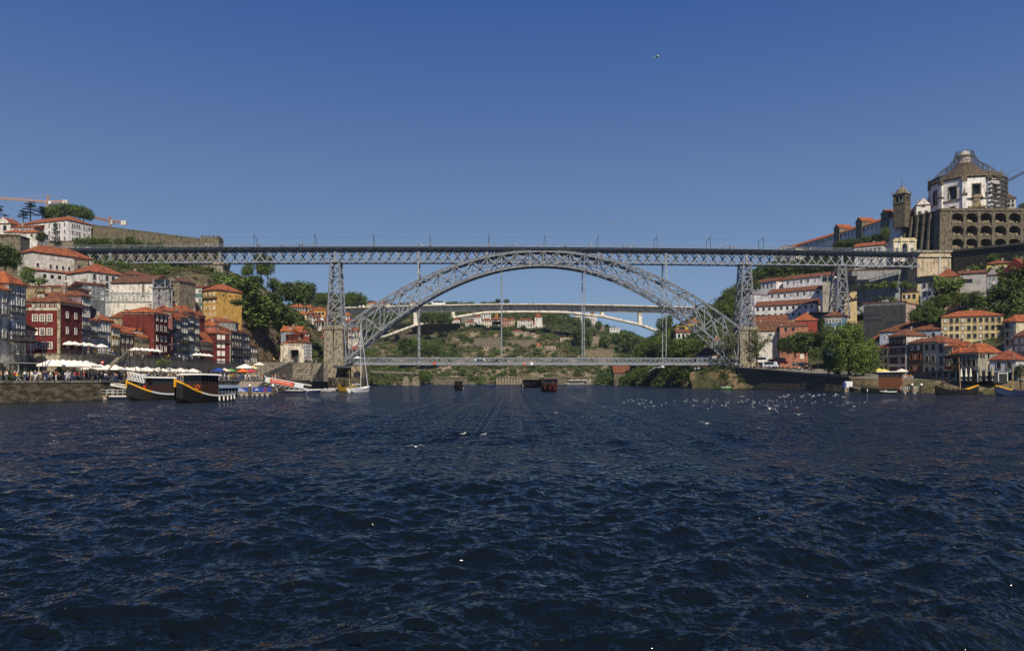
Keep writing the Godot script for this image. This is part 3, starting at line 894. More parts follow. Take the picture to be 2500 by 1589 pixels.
# ---------- the slender concrete bridge further up the river
func concrete_bridge() -> void:
	var o := thing("concrete_bridge", "pale concrete bridge with a flat shallow arch further up the river", "bridge")
	var cm := stuffm("pale_concrete", lin(0.84, 0.79, 0.69), 0.85, "plaster", 0.03)
	var D := -742.0
	var X := func(px: float) -> float: return px * 742.0 / 1805.0
	var prof := [[-420, 74.3], [-250, 76.5], [-60, 78.0], [100, 78.0], [250, 77.0], [450, 75.0]]
	var top := func(x: float) -> float:
		for k in prof.size() - 1:
			var a: float = X.call(prof[k][0]); var b: float = X.call(prof[k + 1][0])
			if x <= b: return lerpf(prof[k][1], prof[k + 1][1], (x - a) / (b - a))
		return 75.0
	var st := st_new(); var pr := st_new()
	var x0: float = X.call(-420.0); var x1: float = X.call(450.0)
	for k in 40:
		var a := lerpf(x0, x1, k / 40.0); var b := lerpf(x0, x1, (k + 1) / 40.0)
		var ya: float = top.call(a); var yb: float = top.call(b)
		beam(st, Vector3(a, ya - 2.8, D), Vector3(b, yb - 2.8, D), 9.0, 5.2)
		beam(pr, Vector3(a, ya + 0.05, D), Vector3(b, yb + 0.05, D), 20.0, 0.9)
		beam(pr, Vector3(a, ya - 5.3, D), Vector3(b, yb - 5.3, D), 9.6, 0.35)
	part("deck_box", done(st), cm, o)
	part("deck_edge", done(pr), cm, o)
	var an := st_new()
	# arch: from the left abutment to the right one, merging with the deck at the crown
	var pts := [[-400, 36.0], [-310, 48.5], [-235, 60.0], [-143, 67.5], [-65, 72.6], [30, 73.6], [133, 72.8], [220, 69.0], [312, 60.5], [365, 52.5], [420, 43.0]]
	for k in pts.size() - 1:
		var a: float = X.call(float(pts[k][0])); var b: float = X.call(float(pts[k + 1][0]))
		beam(an, Vector3(a, pts[k][1] - 2.0, D), Vector3(b, pts[k + 1][1] - 2.0, D), 10.0, 1.9)
	part("arch", done(an), cm, o)
	for c in [[-235, 60.5], [-143, 68.0], [220, 69.2], [312, 60.8]]:
		var x: float = X.call(float(c[0]))
		block("column", o, Vector3(x - 1.6, c[1] - 3.0, D - 4.5), Vector3(x + 1.6, top.call(x) - 5.3, D + 4.5), cm)

# ---------- people: one continuous body, meshed from tapered bones; its clothes are surfaces of the same skin
func person_mesh(pose: String) -> ArrayMesh:
	# bone: from, to, radius, radius, what it wears (0 skin, 1 top, 2 trousers, 3 hair, 4 shoes)
	var B := []
	var hip := Vector3(0, 0.92, 0)
	var lean := 0.0
	var kneeL := Vector3(-0.1, 0.5, 0.03); var footL := Vector3(-0.11, 0.07, 0.0)
	var kneeR := Vector3(0.1, 0.5, 0.03); var footR := Vector3(0.11, 0.07, 0.0)
	var elL := Vector3(-0.26, 1.12, -0.02); var haL := Vector3(-0.27, 0.86, 0.08)
	var elR := Vector3(0.26, 1.12, -0.02); var haR := Vector3(0.27, 0.86, 0.08)
	if pose == "walk":
		kneeL = Vector3(-0.1, 0.52, 0.2); footL = Vector3(-0.1, 0.08, 0.26)
		kneeR = Vector3(0.1, 0.5, -0.06); footR = Vector3(0.1, 0.12, -0.38)
		haL = Vector3(-0.24, 0.9, -0.16); haR = Vector3(0.24, 0.92, 0.26); elR = Vector3(0.25, 1.1, 0.06)
	if pose == "sit":
		hip = Vector3(0, 0.14, 0)
		kneeL = Vector3(-0.14, 0.2, 0.44); kneeR = Vector3(0.14, 0.2, 0.44)
		footL = Vector3(-0.13, -0.22, 0.48); footR = Vector3(0.13, -0.22, 0.48)
		elL = Vector3(-0.25, 0.38, 0.05); elR = Vector3(0.25, 0.38, 0.05); haL = Vector3(-0.13, 0.28, 0.33); haR = Vector3(0.13, 0.28, 0.33)
	if pose == "talk":
		elL = Vector3(-0.27, 1.14, 0.03); haL = Vector3(-0.14, 1.3, 0.28); haR = Vector3(0.2, 1.0, 0.2)
	var chest := hip + Vector3(0, 0.42, -0.01 + lean)
	var neck := chest + Vector3(0, 0.16, 0.0)
	var head := neck + Vector3(0, 0.17, 0.02)
	B.append([hip, hip + Vector3(0, 0.2, 0), 0.155, 0.14, 2]); B.append([hip + Vector3(0, 0.16, 0), chest, 0.135, 0.165, 1])
	B.append([chest + Vector3(-0.14, 0.04, 0), chest + Vector3(0.14, 0.04, 0), 0.09, 0.09, 1])
	B.append([neck, neck + Vector3(0, 0.08, 0), 0.058, 0.055, 0]); B.append([head, head + Vector3(0, 0.05, 0.015), 0.088, 0.092, 0])
	B.append([head + Vector3(0, 0.075, -0.02), head + Vector3(0, 0.0, -0.05), 0.098, 0.085, 3])
	B.append([head + Vector3(0, 0.02, 0.1), head + Vector3(0, -0.01, 0.115), 0.018, 0.022, 0])
	for a in [[-1, kneeL, footL, elL, haL], [1, kneeR, footR, elR, haR]]:
		var hx := hip + Vector3(a[0] * 0.09, -0.03, 0)
		B.append([hx, a[1], 0.095, 0.065, 2]); B.append([a[1], a[2], 0.06, 0.042, 2]); B.append([a[2], a[2] + Vector3(0, -0.03, 0.15), 0.042, 0.036, 4])
		var sh := chest + Vector3(a[0] * 0.2, 0.06, 0)
		B.append([sh, a[3], 0.062, 0.048, 1]); B.append([a[3], a[4], 0.042, 0.034, 0])
		var fd: Vector3 = (a[4] - a[3]).normalized()
		B.append([a[4], a[4] + fd * 0.1, 0.036, 0.026, 0])
	var cell := 0.045
	var lo := Vector3(9, 9, 9); var hi := -lo
	for b in B:
		var rr := Vector3.ONE * (maxf(b[2], b[3]) + cell * 2.0)
		lo = lo.min((b[0] as Vector3).min(b[1]) - rr); hi = hi.max((b[0] as Vector3).max(b[1]) + rr)
	var n := Vector3i(((hi - lo) / cell).ceil())
	var fld := PackedFloat32Array(); fld.resize((n.x + 1) * (n.y + 1) * (n.z + 1))
	var own := PackedInt32Array(); own.resize(fld.size())
	var id := func(x: int, y: int, z: int) -> int: return (x * (n.y + 1) + y) * (n.z + 1) + z
	for x in n.x + 1:
		for y in n.y + 1:
			for z in n.z + 1:
				var p := lo + Vector3(x, y, z) * cell
				var acc := 0.0; var best := 9.0; var bo := 0
				for b in B:
					var ab: Vector3 = b[1] - b[0]
					var t := clampf((p - b[0]).dot(ab) / maxf(ab.length_squared(), 1e-6), 0.0, 1.0)
					var d: float = p.distance_to(b[0] + ab * t) - lerpf(b[2], b[3], t)
					acc += exp(-d * 55.0)
					if d < best:
						best = d; bo = b[4]
				var q: int = id.call(x, y, z)
				fld[q] = -log(maxf(acc, 1e-30)) / 55.0; own[q] = bo
	var at := {}
	for x in n.x:
		for y in n.y:
			for z in n.z:
				var c := Vector3.ZERO; var k := 0
				for e in [[0,0,0,1,0,0],[0,1,0,1,1,0],[0,0,1,1,0,1],[0,1,1,1,1,1],[0,0,0,0,1,0],[1,0,0,1,1,0],[0,0,1,0,1,1],[1,0,1,1,1,1],[0,0,0,0,0,1],[1,0,0,1,0,1],[0,1,0,0,1,1],[1,1,0,1,1,1]]:
					var f0 := fld[id.call(x + e[0], y + e[1], z + e[2])]; var f1 := fld[id.call(x + e[3], y + e[4], z + e[5])]
					if (f0 < 0) != (f1 < 0):
						var t := f0 / (f0 - f1)
						c += Vector3(x + e[0], y + e[1], z + e[2]).lerp(Vector3(x + e[3], y + e[4], z + e[5]), t); k += 1
				if k: at[Vector3i(x, y, z)] = lo + c / k * cell
	var sts := []
	for k in 5: sts.append(st_new())
	for x in range(1, n.x):
		for y in range(1, n.y):
			for z in range(1, n.z):
				var f0 := fld[id.call(x, y, z)]
				for ax in 3:
					var e := Vector3i(1 if ax == 0 else 0, 1 if ax == 1 else 0, 1 if ax == 2 else 0)
					var f1 := fld[id.call(x + e.x, y + e.y, z + e.z)]
					if (f0 < 0) == (f1 < 0): continue
					var u := Vector3i(0, 1, 0) if ax == 0 else (Vector3i(0, 0, 1) if ax == 1 else Vector3i(1, 0, 0))
					var v := Vector3i(0, 0, 1) if ax == 0 else (Vector3i(1, 0, 0) if ax == 1 else Vector3i(0, 1, 0))
					var c := Vector3i(x, y, z)
					var P := [c - u - v, c - v, c, c - u]
					if not P.all(func(k): return at.has(k)): continue
					var o: int = own[id.call(x, y, z)] if f0 < 0 else own[id.call(x + e.x, y + e.y, z + e.z)]
					sts[o].set_smooth_group(0)
					if f0 < 0: quad(sts[o], at[P[0]], at[P[3]], at[P[2]], at[P[1]])
					else: quad(sts[o], at[P[0]], at[P[1]], at[P[2]], at[P[3]])
	var m := ArrayMesh.new()
	for s in sts:
		s.generate_normals(); s.commit(m)
	return m
var BODY := {}
const TOPS := [["white", "e6e2dc"], ["white", "d8d8d6"], ["navy", "1c2540"], ["black", "17181b"], ["light blue", "8fa9c8"], ["red", "a82c2c"], ["grey", "7d7f82"], ["beige", "b79f7c"], ["pink", "c98a92"], ["dark green", "2c3d2c"], ["blue", "2f4f96"], ["yellow", "c9a437"]]
const LEGS := [["dark", "1d1f26"], ["blue", "33456a"], ["beige", "a8937a"], ["black", "131316"], ["white", "d0cdc7"], ["grey", "5c5e63"]]
func person(at: Vector3, turn: float, pose: String, where: String, group: String) -> void:
	if not BODY.has(pose): BODY[pose] = person_mesh(pose)
	var t: Array = TOPS[rng.randi() % TOPS.size()]; var l: Array = LEGS[rng.randi() % LEGS.size()]
	var hair: String = ["2a1d14", "15110f", "5a4028", "8a6f4a", "b9b3aa", "d8d2c4"][rng.randi() % 6]
	var skin: String = ["c79a7c", "b98868", "8a5d42", "d3a88c"][rng.randi() % 4]
	var doing: String = {"stand": "standing", "walk": "walking", "sit": "sitting", "talk": "gesturing"}[pose]
	var o := MeshInstance3D.new()
	o.name = numbered("person"); o.mesh = BODY[pose]
	add_child(o)
	var s := rng.randf_range(0.94, 1.06)
	o.transform = Transform3D(Basis(Vector3.UP, turn).scaled(Vector3(s, s, s)), at)
	var k := [paint(skin), stuffm("cloth_" + t[1], Color(t[1]), 0.95), stuffm("cloth_" + l[1], Color(l[1]), 0.95), stuffm("hair_" + hair, Color(hair), 0.8), paint("26221f")]
	for i in mini(5, o.mesh.get_surface_count()): o.set_surface_override_material(i, k[i])
	tag(o, "person in %s top and %s trousers %s %s" % [t[0], l[0], doing, where], "person", group)
# zone: from, to (both ends of a strip), half width, count, share seated, words, group
func crowd(a: Vector3, b: Vector3, half: float, count: int, seated: float, where: String, group: String, sd: int) -> void:
	rng.seed = sd
	var side := (b - a).cross(Vector3.UP).normalized()
	for i in count:
		var p := a.lerp(b, clampf((i + rng.randf_range(-0.45, 0.45) + 0.5) / count, 0.0, 1.0)) + side * rng.randf_range(-half, half)
		var r := rng.randf()
		var pose: String = "sit" if r < seated else ["stand", "walk", "talk", "stand"][rng.randi() % 4]
		person(p + Vector3(0, 0.45 if pose == "sit" else 0.0, 0), rng.randf() * TAU, pose, where, group)

# ---------- gulls
func gull_mesh(kind: String) -> ArrayMesh:
	var body := st_new(); var wing := st_new(); var bill := st_new()
	body.set_smooth_group(0)
	var prof := [[-0.26, 0.0], [-0.2, 0.035], [-0.05, 0.075], [0.08, 0.07], [0.15, 0.05], [0.2, 0.05], [0.235, 0.035], [0.25, 0.012]]
	for i in prof.size() - 1:
		for k in 8:
			var a := TAU * k / 8; var b := TAU * (k + 1) / 8
			var p: Array = prof[i]; var q: Array = prof[i + 1]
			var lift := func(z: float) -> float: return 0.0 if kind == "fly" else maxf(0.0, z - 0.1) * 1.2
			quad(body, Vector3(cos(a) * p[1], sin(a) * p[1] + lift.call(p[0]), p[0]), Vector3(cos(b) * p[1], sin(b) * p[1] + lift.call(p[0]), p[0]), Vector3(cos(b) * q[1], sin(b) * q[1] + lift.call(q[0]), q[0]), Vector3(cos(a) * q[1], sin(a) * q[1] + lift.call(q[0]), q[0]))
	box(bill, Vector3(-0.012, -0.02 + (0.0 if kind == "fly" else 0.18), 0.245), Vector3(0.012, 0.005 + (0.0 if kind == "fly" else 0.18), 0.3))
	hexa(body, [Vector3(-0.02, -0.01, -0.25), Vector3(0.02, -0.01, -0.25), Vector3(0.06, 0.0, -0.36), Vector3(-0.06, 0.0, -0.36), Vector3(-0.02, 0.01, -0.25), Vector3(0.02, 0.01, -0.25), Vector3(0.06, 0.015, -0.36), Vector3(-0.06, 0.015, -0.36)])
	for s in [-1.0, 1.0]:
		if kind == "fly":
			var e := Vector3(s * 0.3, 0.13, 0.04); var t := Vector3(s * 0.66, 0.02, -0.12)
			hexa(wing, [Vector3(s * 0.03, 0.03, 0.1), e + Vector3(0, -0.012, 0.07), e + Vector3(0, -0.012, -0.09), Vector3(s * 0.03, 0.03, -0.1), Vector3(s * 0.03, 0.055, 0.1), e + Vector3(0, 0.012, 0.07), e + Vector3(0, 0.012, -0.09), Vector3(s * 0.03, 0.055, -0.1)])
			hexa(wing, [e + Vector3(0, -0.012, 0.07), t + Vector3(0, -0.006, 0.02), t + Vector3(0, -0.006, -0.02), e + Vector3(0, -0.012, -0.09), e + Vector3(0, 0.012, 0.07), t + Vector3(0, 0.006, 0.02), t + Vector3(0, 0.006, -0.02), e + Vector3(0, 0.012, -0.09)])
		else:
			hexa(wing, [Vector3(s * 0.05, -0.03, 0.1), Vector3(s * 0.085, -0.02, 0.06), Vector3(s * 0.04, 0.01, -0.33), Vector3(s * 0.01, 0.01, -0.3), Vector3(s * 0.04, 0.07, 0.1), Vector3(s * 0.075, 0.05, 0.06), Vector3(s * 0.03, 0.03, -0.33), Vector3(s * 0.005, 0.04, -0.3)])
	var m := ArrayMesh.new()
	for q in [[body, "e9e9e6"], [wing, "868c92"], [bill, "c79a35"]]:
		q[0].generate_normals(); q[0].set_material(paint(q[1])); q[0].commit(m)
	return m
func gull(at: Vector3, kind: String, turn: float, label: String, group: String, s := 1.0, roll := 0.0) -> void:
	if not BODY.has(kind): BODY[kind] = gull_mesh(kind)
	var o := whole("gull", BODY[kind], null, label, "gull", at, turn, group)
	o.rotation.z = roll
	o.scale = Vector3.ONE * s

# ---------- street things
func parasol(hex: String, kind := "open") -> Node3D:
	var key := "parasol" + hex + kind
	if protos.has(key): return protos[key]
	var o := Node3D.new()
	o.set_meta("base", "parasol"); o.set_meta("category", "parasol")
	var st := st_new()
	if kind == "open":
		for k in 8:
			var a := TAU * k / 8 + PI / 8; var b := TAU * (k + 1) / 8 + PI / 8
			var p := Vector3(cos(a) * 1.55, 2.3, sin(a) * 1.55); var q := Vector3(cos(b) * 1.55, 2.3, sin(b) * 1.55)
			tri(st, Vector3(0, 2.95, 0), p, q); quad(st, p, q, q + Vector3(0, -0.2, 0), p + Vector3(0, -0.2, 0))
	elif kind == "square":
		for k in 4:
			var a := TAU * k / 4 + PI / 4; var b := TAU * (k + 1) / 4 + PI / 4
			var p := Vector3(cos(a) * 2.3, 2.35, sin(a) * 2.3); var q := Vector3(cos(b) * 2.3, 2.35, sin(b) * 2.3)
			tri(st, Vector3(0, 3.25, 0), p, q); quad(st, p, q, q + Vector3(0, -0.22, 0), p + Vector3(0, -0.22, 0))
	else:
		lathe(st, [[0.05, 3.0], [0.16, 2.5], [0.26, 1.3], [0.3, 0.95], [0.1, 0.9]], 9)
	part("canopy", done(st), stuffm("canvas_" + hex, Color(hex), 0.9), o)
	var ps := st_new()
	lathe(ps, [[0.3, 0.0], [0.3, 0.08], [0.035, 0.1], [0.035, 3.0]], 7)
	part("pole", done(ps), paint("c9c4b8"), o)
	protos[key] = o
	return o
func lamp_post(at: Vector3, h: float, label: String, group: String) -> void:
	if not protos.has("lamp_post"):
		var o := Node3D.new()
		o.set_meta("base", "lamp_post"); o.set_meta("category", "lamp post")
		var st := st_new()
		lathe(st, [[0.16, 0.0], [0.14, 0.06], [0.07, 0.08], [0.045, 1.0]], 7)
		part("post", done(st), paint("3a3d40"), o)
		var hs := st_new()
		box(hs, Vector3(-0.1, 0.985, -0.35), Vector3(0.1, 1.0, 0.12))
		part("lamp_head", done(hs), paint("8d9194"), o)
		protos.lamp_post = o
	again(protos.lamp_post, at, rng.randf() * TAU, Vector3(1, h, 1), label, group)

# ---------- boats: bow towards +z of their own axes
func hull_pt(t: float, L: float, B: float, bow: float, aft: float) -> Array:    # half beam, sheer, keel, z
	var half := B * 0.5 * pow(maxf(0.0, sin(PI * clampf(t * 0.80 + 0.16, 0.0, 1.0))), 0.65)
	if t > 0.97: half *= 0.35
	var e := (t - 0.45) * 2.0
	var sheer := 0.95 + (bow * pow(maxf(0.0, e), 2.2) if e > 0 else aft * pow(-e, 2.2))
	var keel := -0.5 + 0.9 * pow(maxf(0.0, t - 0.8) / 0.2, 2.0) + 0.5 * pow(maxf(0.0, 0.15 - t) / 0.15, 2.0)
	return [half, sheer, keel, (t - 0.5) * L + maxf(0.0, t - 0.9) * 2.0]
func hull(o: Node, L: float, B: float, bow: float, aft: float, hullm: Material, band: Material, bowband: Material, deckm: Material) -> void:
	var n := 22
	var hs := st_new(); var bs := st_new(); var fs := st_new(); var dk := st_new(); var fd := st_new()
	for i in n:
		var p := hull_pt(float(i) / n, L, B, bow, aft); var q := hull_pt(float(i + 1) / n, L, B, bow, aft)
		for s in [-1.0, 1.0]:
			var a := [Vector3(s * p[0] * 0.35, p[2], p[3]), Vector3(s * p[0] * 0.86, minf(p[2] + 0.55, p[1] - 0.3), p[3]), Vector3(s * p[0], p[1] - 0.02, p[3])]
			var b := [Vector3(s * q[0] * 0.35, q[2], q[3]), Vector3(s * q[0] * 0.86, minf(q[2] + 0.55, q[1] - 0.3), q[3]), Vector3(s * q[0], q[1] - 0.02, q[3])]
			for k in 2: quad(hs, a[k], b[k], b[k + 1], a[k + 1])
			var t: SurfaceTool = fs if i > n * 0.7 else bs
			var up := Vector3(0, 0.3, 0); var out := Vector3(s * 0.05, 0, 0)
			hexa(t, [a[2] + out, b[2] + out, b[2] - out * 2.0, a[2] - out * 2.0, a[2] + out + up, b[2] + out + up, b[2] - out * 2.0 + up, a[2] - out * 2.0 + up])
		quad(hs, Vector3(-p[0] * 0.35, p[2], p[3]), Vector3(p[0] * 0.35, p[2], p[3]), Vector3(q[0] * 0.35, q[2], q[3]), Vector3(-q[0] * 0.35, q[2], q[3]))
		quad(fd if i > n * 0.74 else dk, Vector3(-p[0], p[1] - 0.1, p[3]), Vector3(p[0], p[1] - 0.1, p[3]), Vector3(q[0], q[1] - 0.1, q[3]), Vector3(-q[0], q[1] - 0.1, q[3]))
	var p0 := hull_pt(0.0, L, B, bow, aft)
	quad(hs, Vector3(-p0[0], p0[1], p0[3]), Vector3(p0[0], p0[1], p0[3]), Vector3(p0[0] * 0.35, p0[2], p0[3]), Vector3(-p0[0] * 0.35, p0[2], p0[3]))
	part("hull", done(hs), hullm, o); part("gunwale", done(bs), band, o); part("bow_gunwale", done(fs), bowband, o)
	part("deck", done(dk), deckm, o); part("foredeck", done(fd), bowband, o)
func ring(called: String, parent: Node, at: Vector3, r: float, thick: float, m: Material, basis := Basis()) -> void:
	var t := TorusMesh.new()
	t.inner_radius = r - thick; t.outer_radius = r; t.rings = 16; t.ring_segments = 6
	part(called, t, m, parent, Transform3D(basis * Basis(Vector3.RIGHT, PI / 2), at))
func tour_boat(label: String, at: Vector3, turn: float, L: float, k: Dictionary) -> void:
	var o := thing("tour_boat", label, "boat", at, turn, k.get("group", ""))
	var wood := stuffm("boat_wood_" + k.wood, Color(k.wood), 0.6, "metal", 0.5)
	var white := paint("e4e2dc")
	var B: float = k.get("beam", 4.2)
	hull(o, L, B, k.get("bow", 1.5), k.get("aft", 0.5), paint(k.hull), paint(k.get("band", "c9c7c0")), paint(k.get("bowband", "e0a41c")), wood)
	var c0: float = (k.get("c0", 0.42) - 0.5) * L; var c1: float = (k.get("c1", 0.72) - 0.5) * L
	var hw := B * 0.4; var y0 := 0.85; var y1: float = 0.9 + k.get("high", 3.1)
	# cabin: lower boarding, corner posts, open window band and roof
	var st := st_new()
	var yb: float = lerpf(y0, y1, k.get("sill", 0.62))
	box(st, Vector3(-hw, y0, c0), Vector3(hw, yb, c1))
	for x in [-hw, hw - 0.14]:
		for i in 6:
			var z := lerpf(c0, c1 - 0.14, i / 5.0)
			box(st, Vector3(x, yb, z), Vector3(x + 0.14, y1, z + 0.14))
	for i in 4:
		var x := lerpf(-hw, hw - 0.14, i / 3.0)
		for z in [c0, c1 - 0.14]:
			box(st, Vector3(x, yb, z), Vector3(x + 0.14, y1, z + 0.14))
	part("cabin", done(st), wood, o)
	var gs := st_new()
	box(gs, Vector3(-hw + 0.07, yb, c0 + 0.07), Vector3(hw - 0.07, y1, c1 - 0.07))
	part("window_band", done(gs), M.pane, o)
	var bd := st_new()
	for i in 5:
		var y := lerpf(y0 + 0.2, yb - 0.1, i / 4.0)
		box(bd, Vector3(-hw - 0.03, y, c0 + 0.1), Vector3(hw + 0.03, y + 0.05, c1 - 0.1)); box(bd, Vector3(-hw + 0.1, y, c1), Vector3(hw - 0.1, y + 0.05, c1 + 0.03))
	part("cabin_batten", done(bd), stuffm("boat_batten", Color("2b1c14"), 0.7), o)
	var rs := st_new()
	hexa(rs, [Vector3(-hw - 0.45, y1, c0 - 0.4), Vector3(hw + 0.45, y1, c0 - 0.4), Vector3(hw + 0.45, y1 + 0.1, c1 + 0.8), Vector3(-hw - 0.45, y1 + 0.1, c1 + 0.8), Vector3(-hw - 0.3, y1 + 0.22, c0 - 0.3), Vector3(hw + 0.3, y1 + 0.22, c0 - 0.3), Vector3(hw + 0.3, y1 + 0.34, c1 + 0.7), Vector3(-hw - 0.3, y1 + 0.34, c1 + 0.7)])
	part("cabin_roof", done(rs), paint(k.get("roof", "e6e4de")), o)
	if k.has("aftcover"):
		var az0 := -0.46 * L; var az1 := c0 - 0.1
		var a2 := st_new()
		for i in 7:
			var z := lerpf(az0, az1, i / 6.0)
			for x in [-hw, hw - 0.08]: box(a2, Vector3(x, 0.9, z), Vector3(x + 0.06, 2.7, z + 0.06))
		for x in [-hw, hw - 0.06]:
			box(a2, Vector3(x, 1.6, az0), Vector3(x + 0.06, 1.68, az1))
		part("aft_frame", done(a2), paint("8fa0b0"), o)
		var a3 := st_new()
		box(a3, Vector3(-hw - 0.15, 2.7, az0 - 0.2), Vector3(hw + 0.15, 2.85, az1))
		box(a3, Vector3(-hw - 0.16, 2.35, az0 - 0.2), Vector3(-hw - 0.1, 2.7, az1)); box(a3, Vector3(hw + 0.1, 2.35, az0 - 0.2), Vector3(hw + 0.16, 2.7, az1))
		part("aft_awning", done(a3), paint(k.aftcover), o)
		var a4 := st_new()
		box(a4, Vector3(-hw + 0.05, 0.9, az0 + 0.1), Vector3(hw - 0.05, 2.6, az1))
		part("aft_glazing", done(a4), M.pane, o)
	if k.get("rings", true):
		for x in [-hw * 0.55, hw * 0.55]:
			ring("lifebuoy", o, Vector3(x, lerpf(y0, yb, 0.75), c1 + 0.12), 0.42, 0.14, paint("d8602c"))
	if k.has("steer"):          # the long steering oar and its stand
		var ss := st_new()
		beam(ss, Vector3(0.3, 1.6, c1 + 0.5), Vector3(-0.2, y1 + 1.6, c1 - 2.6), 0.14, 0.14)
		part("spar", done(ss), paint("241a14"), o)
	var fs := st_new()
	lathe(fs, [[0.0, -0.42], [0.13, -0.36], [0.15, 0.0], [0.13, 0.36], [0.0, 0.42]], 7)
	var fm := done(fs)
	for i in k.get("fenders", 1):
		var p := hull_pt(0.14 + i * 0.08, L, B, k.get("bow", 1.5), k.get("aft", 0.5))
		for s in [-1.0, 1.0]:
			part("fender", fm, white, o, Transform3D(Basis(), Vector3(s * (p[0] + 0.17), p[1] - 0.45, p[3])))
	block("bow_post", o, Vector3(-0.16, hull_pt(1, L, B, k.get("bow", 1.5), 0)[1] - 0.9, 0.5 * L + 0.02), Vector3(0.16, hull_pt(1, L, B, k.get("bow", 1.5), 0)[1] + 0.55, 0.5 * L + 0.36), paint(k.get("bowband", "e0a41c")))
	if k.has("flag"):
		block("flag", o, Vector3(-0.02, 2.0, c1 + 0.6), Vector3(0.04, 2.8, c1 + 1.0), paint("c42a2a"))
func cargo_boat(label: String, at: Vector3, turn: float, L: float, hullc: String, tipc: String, mast := 9.0, barrels := 6) -> void:
	var o := thing("cargo_sailboat", label, "boat", at, turn, "wooden wine boats")
	var wood := stuffm("boat_wood_3b2a1c", Color("3b2a1c"), 0.6, "metal", 0.5)
	hull(o, L, 3.4, 1.1, 1.3, paint(hullc), paint(hullc), paint(tipc), wood)
	for s in [-1.0, 1.0]:
		block("stern_board", o, Vector3(s * 0.7 - 0.35, 1.6, -0.5 * L), Vector3(s * 0.7 + 0.35, 2.1, -0.5 * L + 0.5), paint(tipc))
	var pl := st_new()
	for x in [-1.1, 1.0]:
		for z in [-0.34 * L, -0.2 * L]:
			box(pl, Vector3(x, 0.8, z), Vector3(x + 0.14, 3.4, z + 0.14))
	box(pl, Vector3(-1.3, 3.3, -0.36 * L), Vector3(1.3, 3.45, -0.18 * L))
	beam(pl, Vector3(-1.0, 0.9, -0.34 * L), Vector3(1.0, 3.3, -0.34 * L), 0.1, 0.1)
	beam(pl, Vector3(1.0, 0.9, -0.2 * L), Vector3(1.0, 3.3, -0.34 * L), 0.1, 0.1)
	part("steering_platform", done(pl), wood, o)
	var oar := st_new()
	beam(oar, Vector3(0, 3.7, -0.1 * L), Vector3(0.3, 0.2, -0.98 * L), 0.16, 0.2)
	part("steering_oar", done(oar), wood, o)
	if mast > 0.0:
		var ms := st_new()
		tube(ms, [Vector3(0, 0.5, 0.1 * L), Vector3(0, mast, 0.06 * L)], 0.11, 0.06, 6)
		beam(ms, Vector3(-1.6, mast * 0.86, 0.07 * L), Vector3(1.6, mast * 0.86, 0.07 * L), 0.1, 0.1)
		part("mast", done(ms), paint("b59a6a"), o)
		var rg := st_new()
		for z in [-0.45, 0.5]: beam(rg, Vector3(0, mast * 0.95, 0.06 * L), Vector3(0, 1.2, z * L), 0.03, 0.03)
		part("rigging", done(rg), paint("6a6258"), o)
	var bm := st_new()
	bm.set_smooth_group(0)
	lathe(bm, [[0.0, -0.6], [0.3, -0.6], [0.4, -0.25], [0.42, 0.0], [0.4, 0.25], [0.3, 0.6], [0.0, 0.6]], 10)
	var mesh := done(bm)
	for i in barrels:
		part("barrel", mesh, stuffm("barrel", Color("6a4a2c"), 0.7, "metal", 0.5), o, Transform3D(Basis(Vector3.FORWARD, PI / 2), Vector3(-0.75 + 1.5 * (i % 2), 1.2, -0.05 * L + (i / 2) * 1.0)))
func sail_yacht(label: String, at: Vector3, turn: float) -> void:
	var o := thing("sailing_yacht", label, "boat", at, turn)
	hull(o, 9.5, 3.2, 0.5, 0.15, paint("e8e8e6"), paint("e8e8e6"), paint("e8e8e6"), paint("d9d2c2"))
	var cs := st_new()
	hexa(cs, [Vector3(-1.0, 0.9, -1.5), Vector3(1.0, 0.9, -1.5), Vector3(0.7, 0.9, 2.4), Vector3(-0.7, 0.9, 2.4), Vector3(-0.8, 1.55, -1.4), Vector3(0.8, 1.55, -1.4), Vector3(0.5, 1.3, 2.0), Vector3(-0.5, 1.3, 2.0)])
	part("coachroof", done(cs), paint("dcdcd8"), o)
	var bs := st_new()
	box(bs, Vector3(-1.1, 1.6, -3.2), Vector3(1.1, 1.7, -1.6)); 
	for x in [-1.05, 1.0]:
		box(bs, Vector3(x, 0.9, -3.1), Vector3(x + 0.05, 1.6, -3.05)); box(bs, Vector3(x, 0.9, -1.7), Vector3(x + 0.05, 1.6, -1.65))
	part("sprayhood", done(bs), paint("2d3a5c"), o)
	var ms := st_new()
	tube(ms, [Vector3(0, 1.0, 0.9), Vector3(0, 20.5, 0.8)], 0.1, 0.07, 6)
	for y in [8.0, 14.0]: beam(ms, Vector3(-0.8, y, 0.85), Vector3(0.8, y, 0.85), 0.06, 0.06)
	part("mast", done(ms), paint("d4d4d2"), o)
	var bo := st_new()
	beam(bo, Vector3(0, 2.2, 0.9), Vector3(0, 2.2, -3.4), 0.14, 0.14); beam(bo, Vector3(0, 2.42, 0.7), Vector3(0, 2.42, -3.2), 0.3, 0.32)
	part("boom", done(bo), paint("c9c9c6"), o)
	var rg := st_new()
	for e in [Vector3(0, 1.0, 4.7), Vector3(0, 1.0, -4.5), Vector3(1.4, 1.0, 0.6), Vector3(-1.4, 1.0, 0.6)]: beam(rg, Vector3(0, 20.2, 0.8), e, 0.03, 0.03)
	part("rigging", done(rg), paint("9a9ca0"), o)
	part("furled_foresail", UB, paint("cfd2da"), o, bar_xf(Vector3(0, 1.4, 4.5), Vector3(0, 18.5, 1.15), 0.16, 0.16))
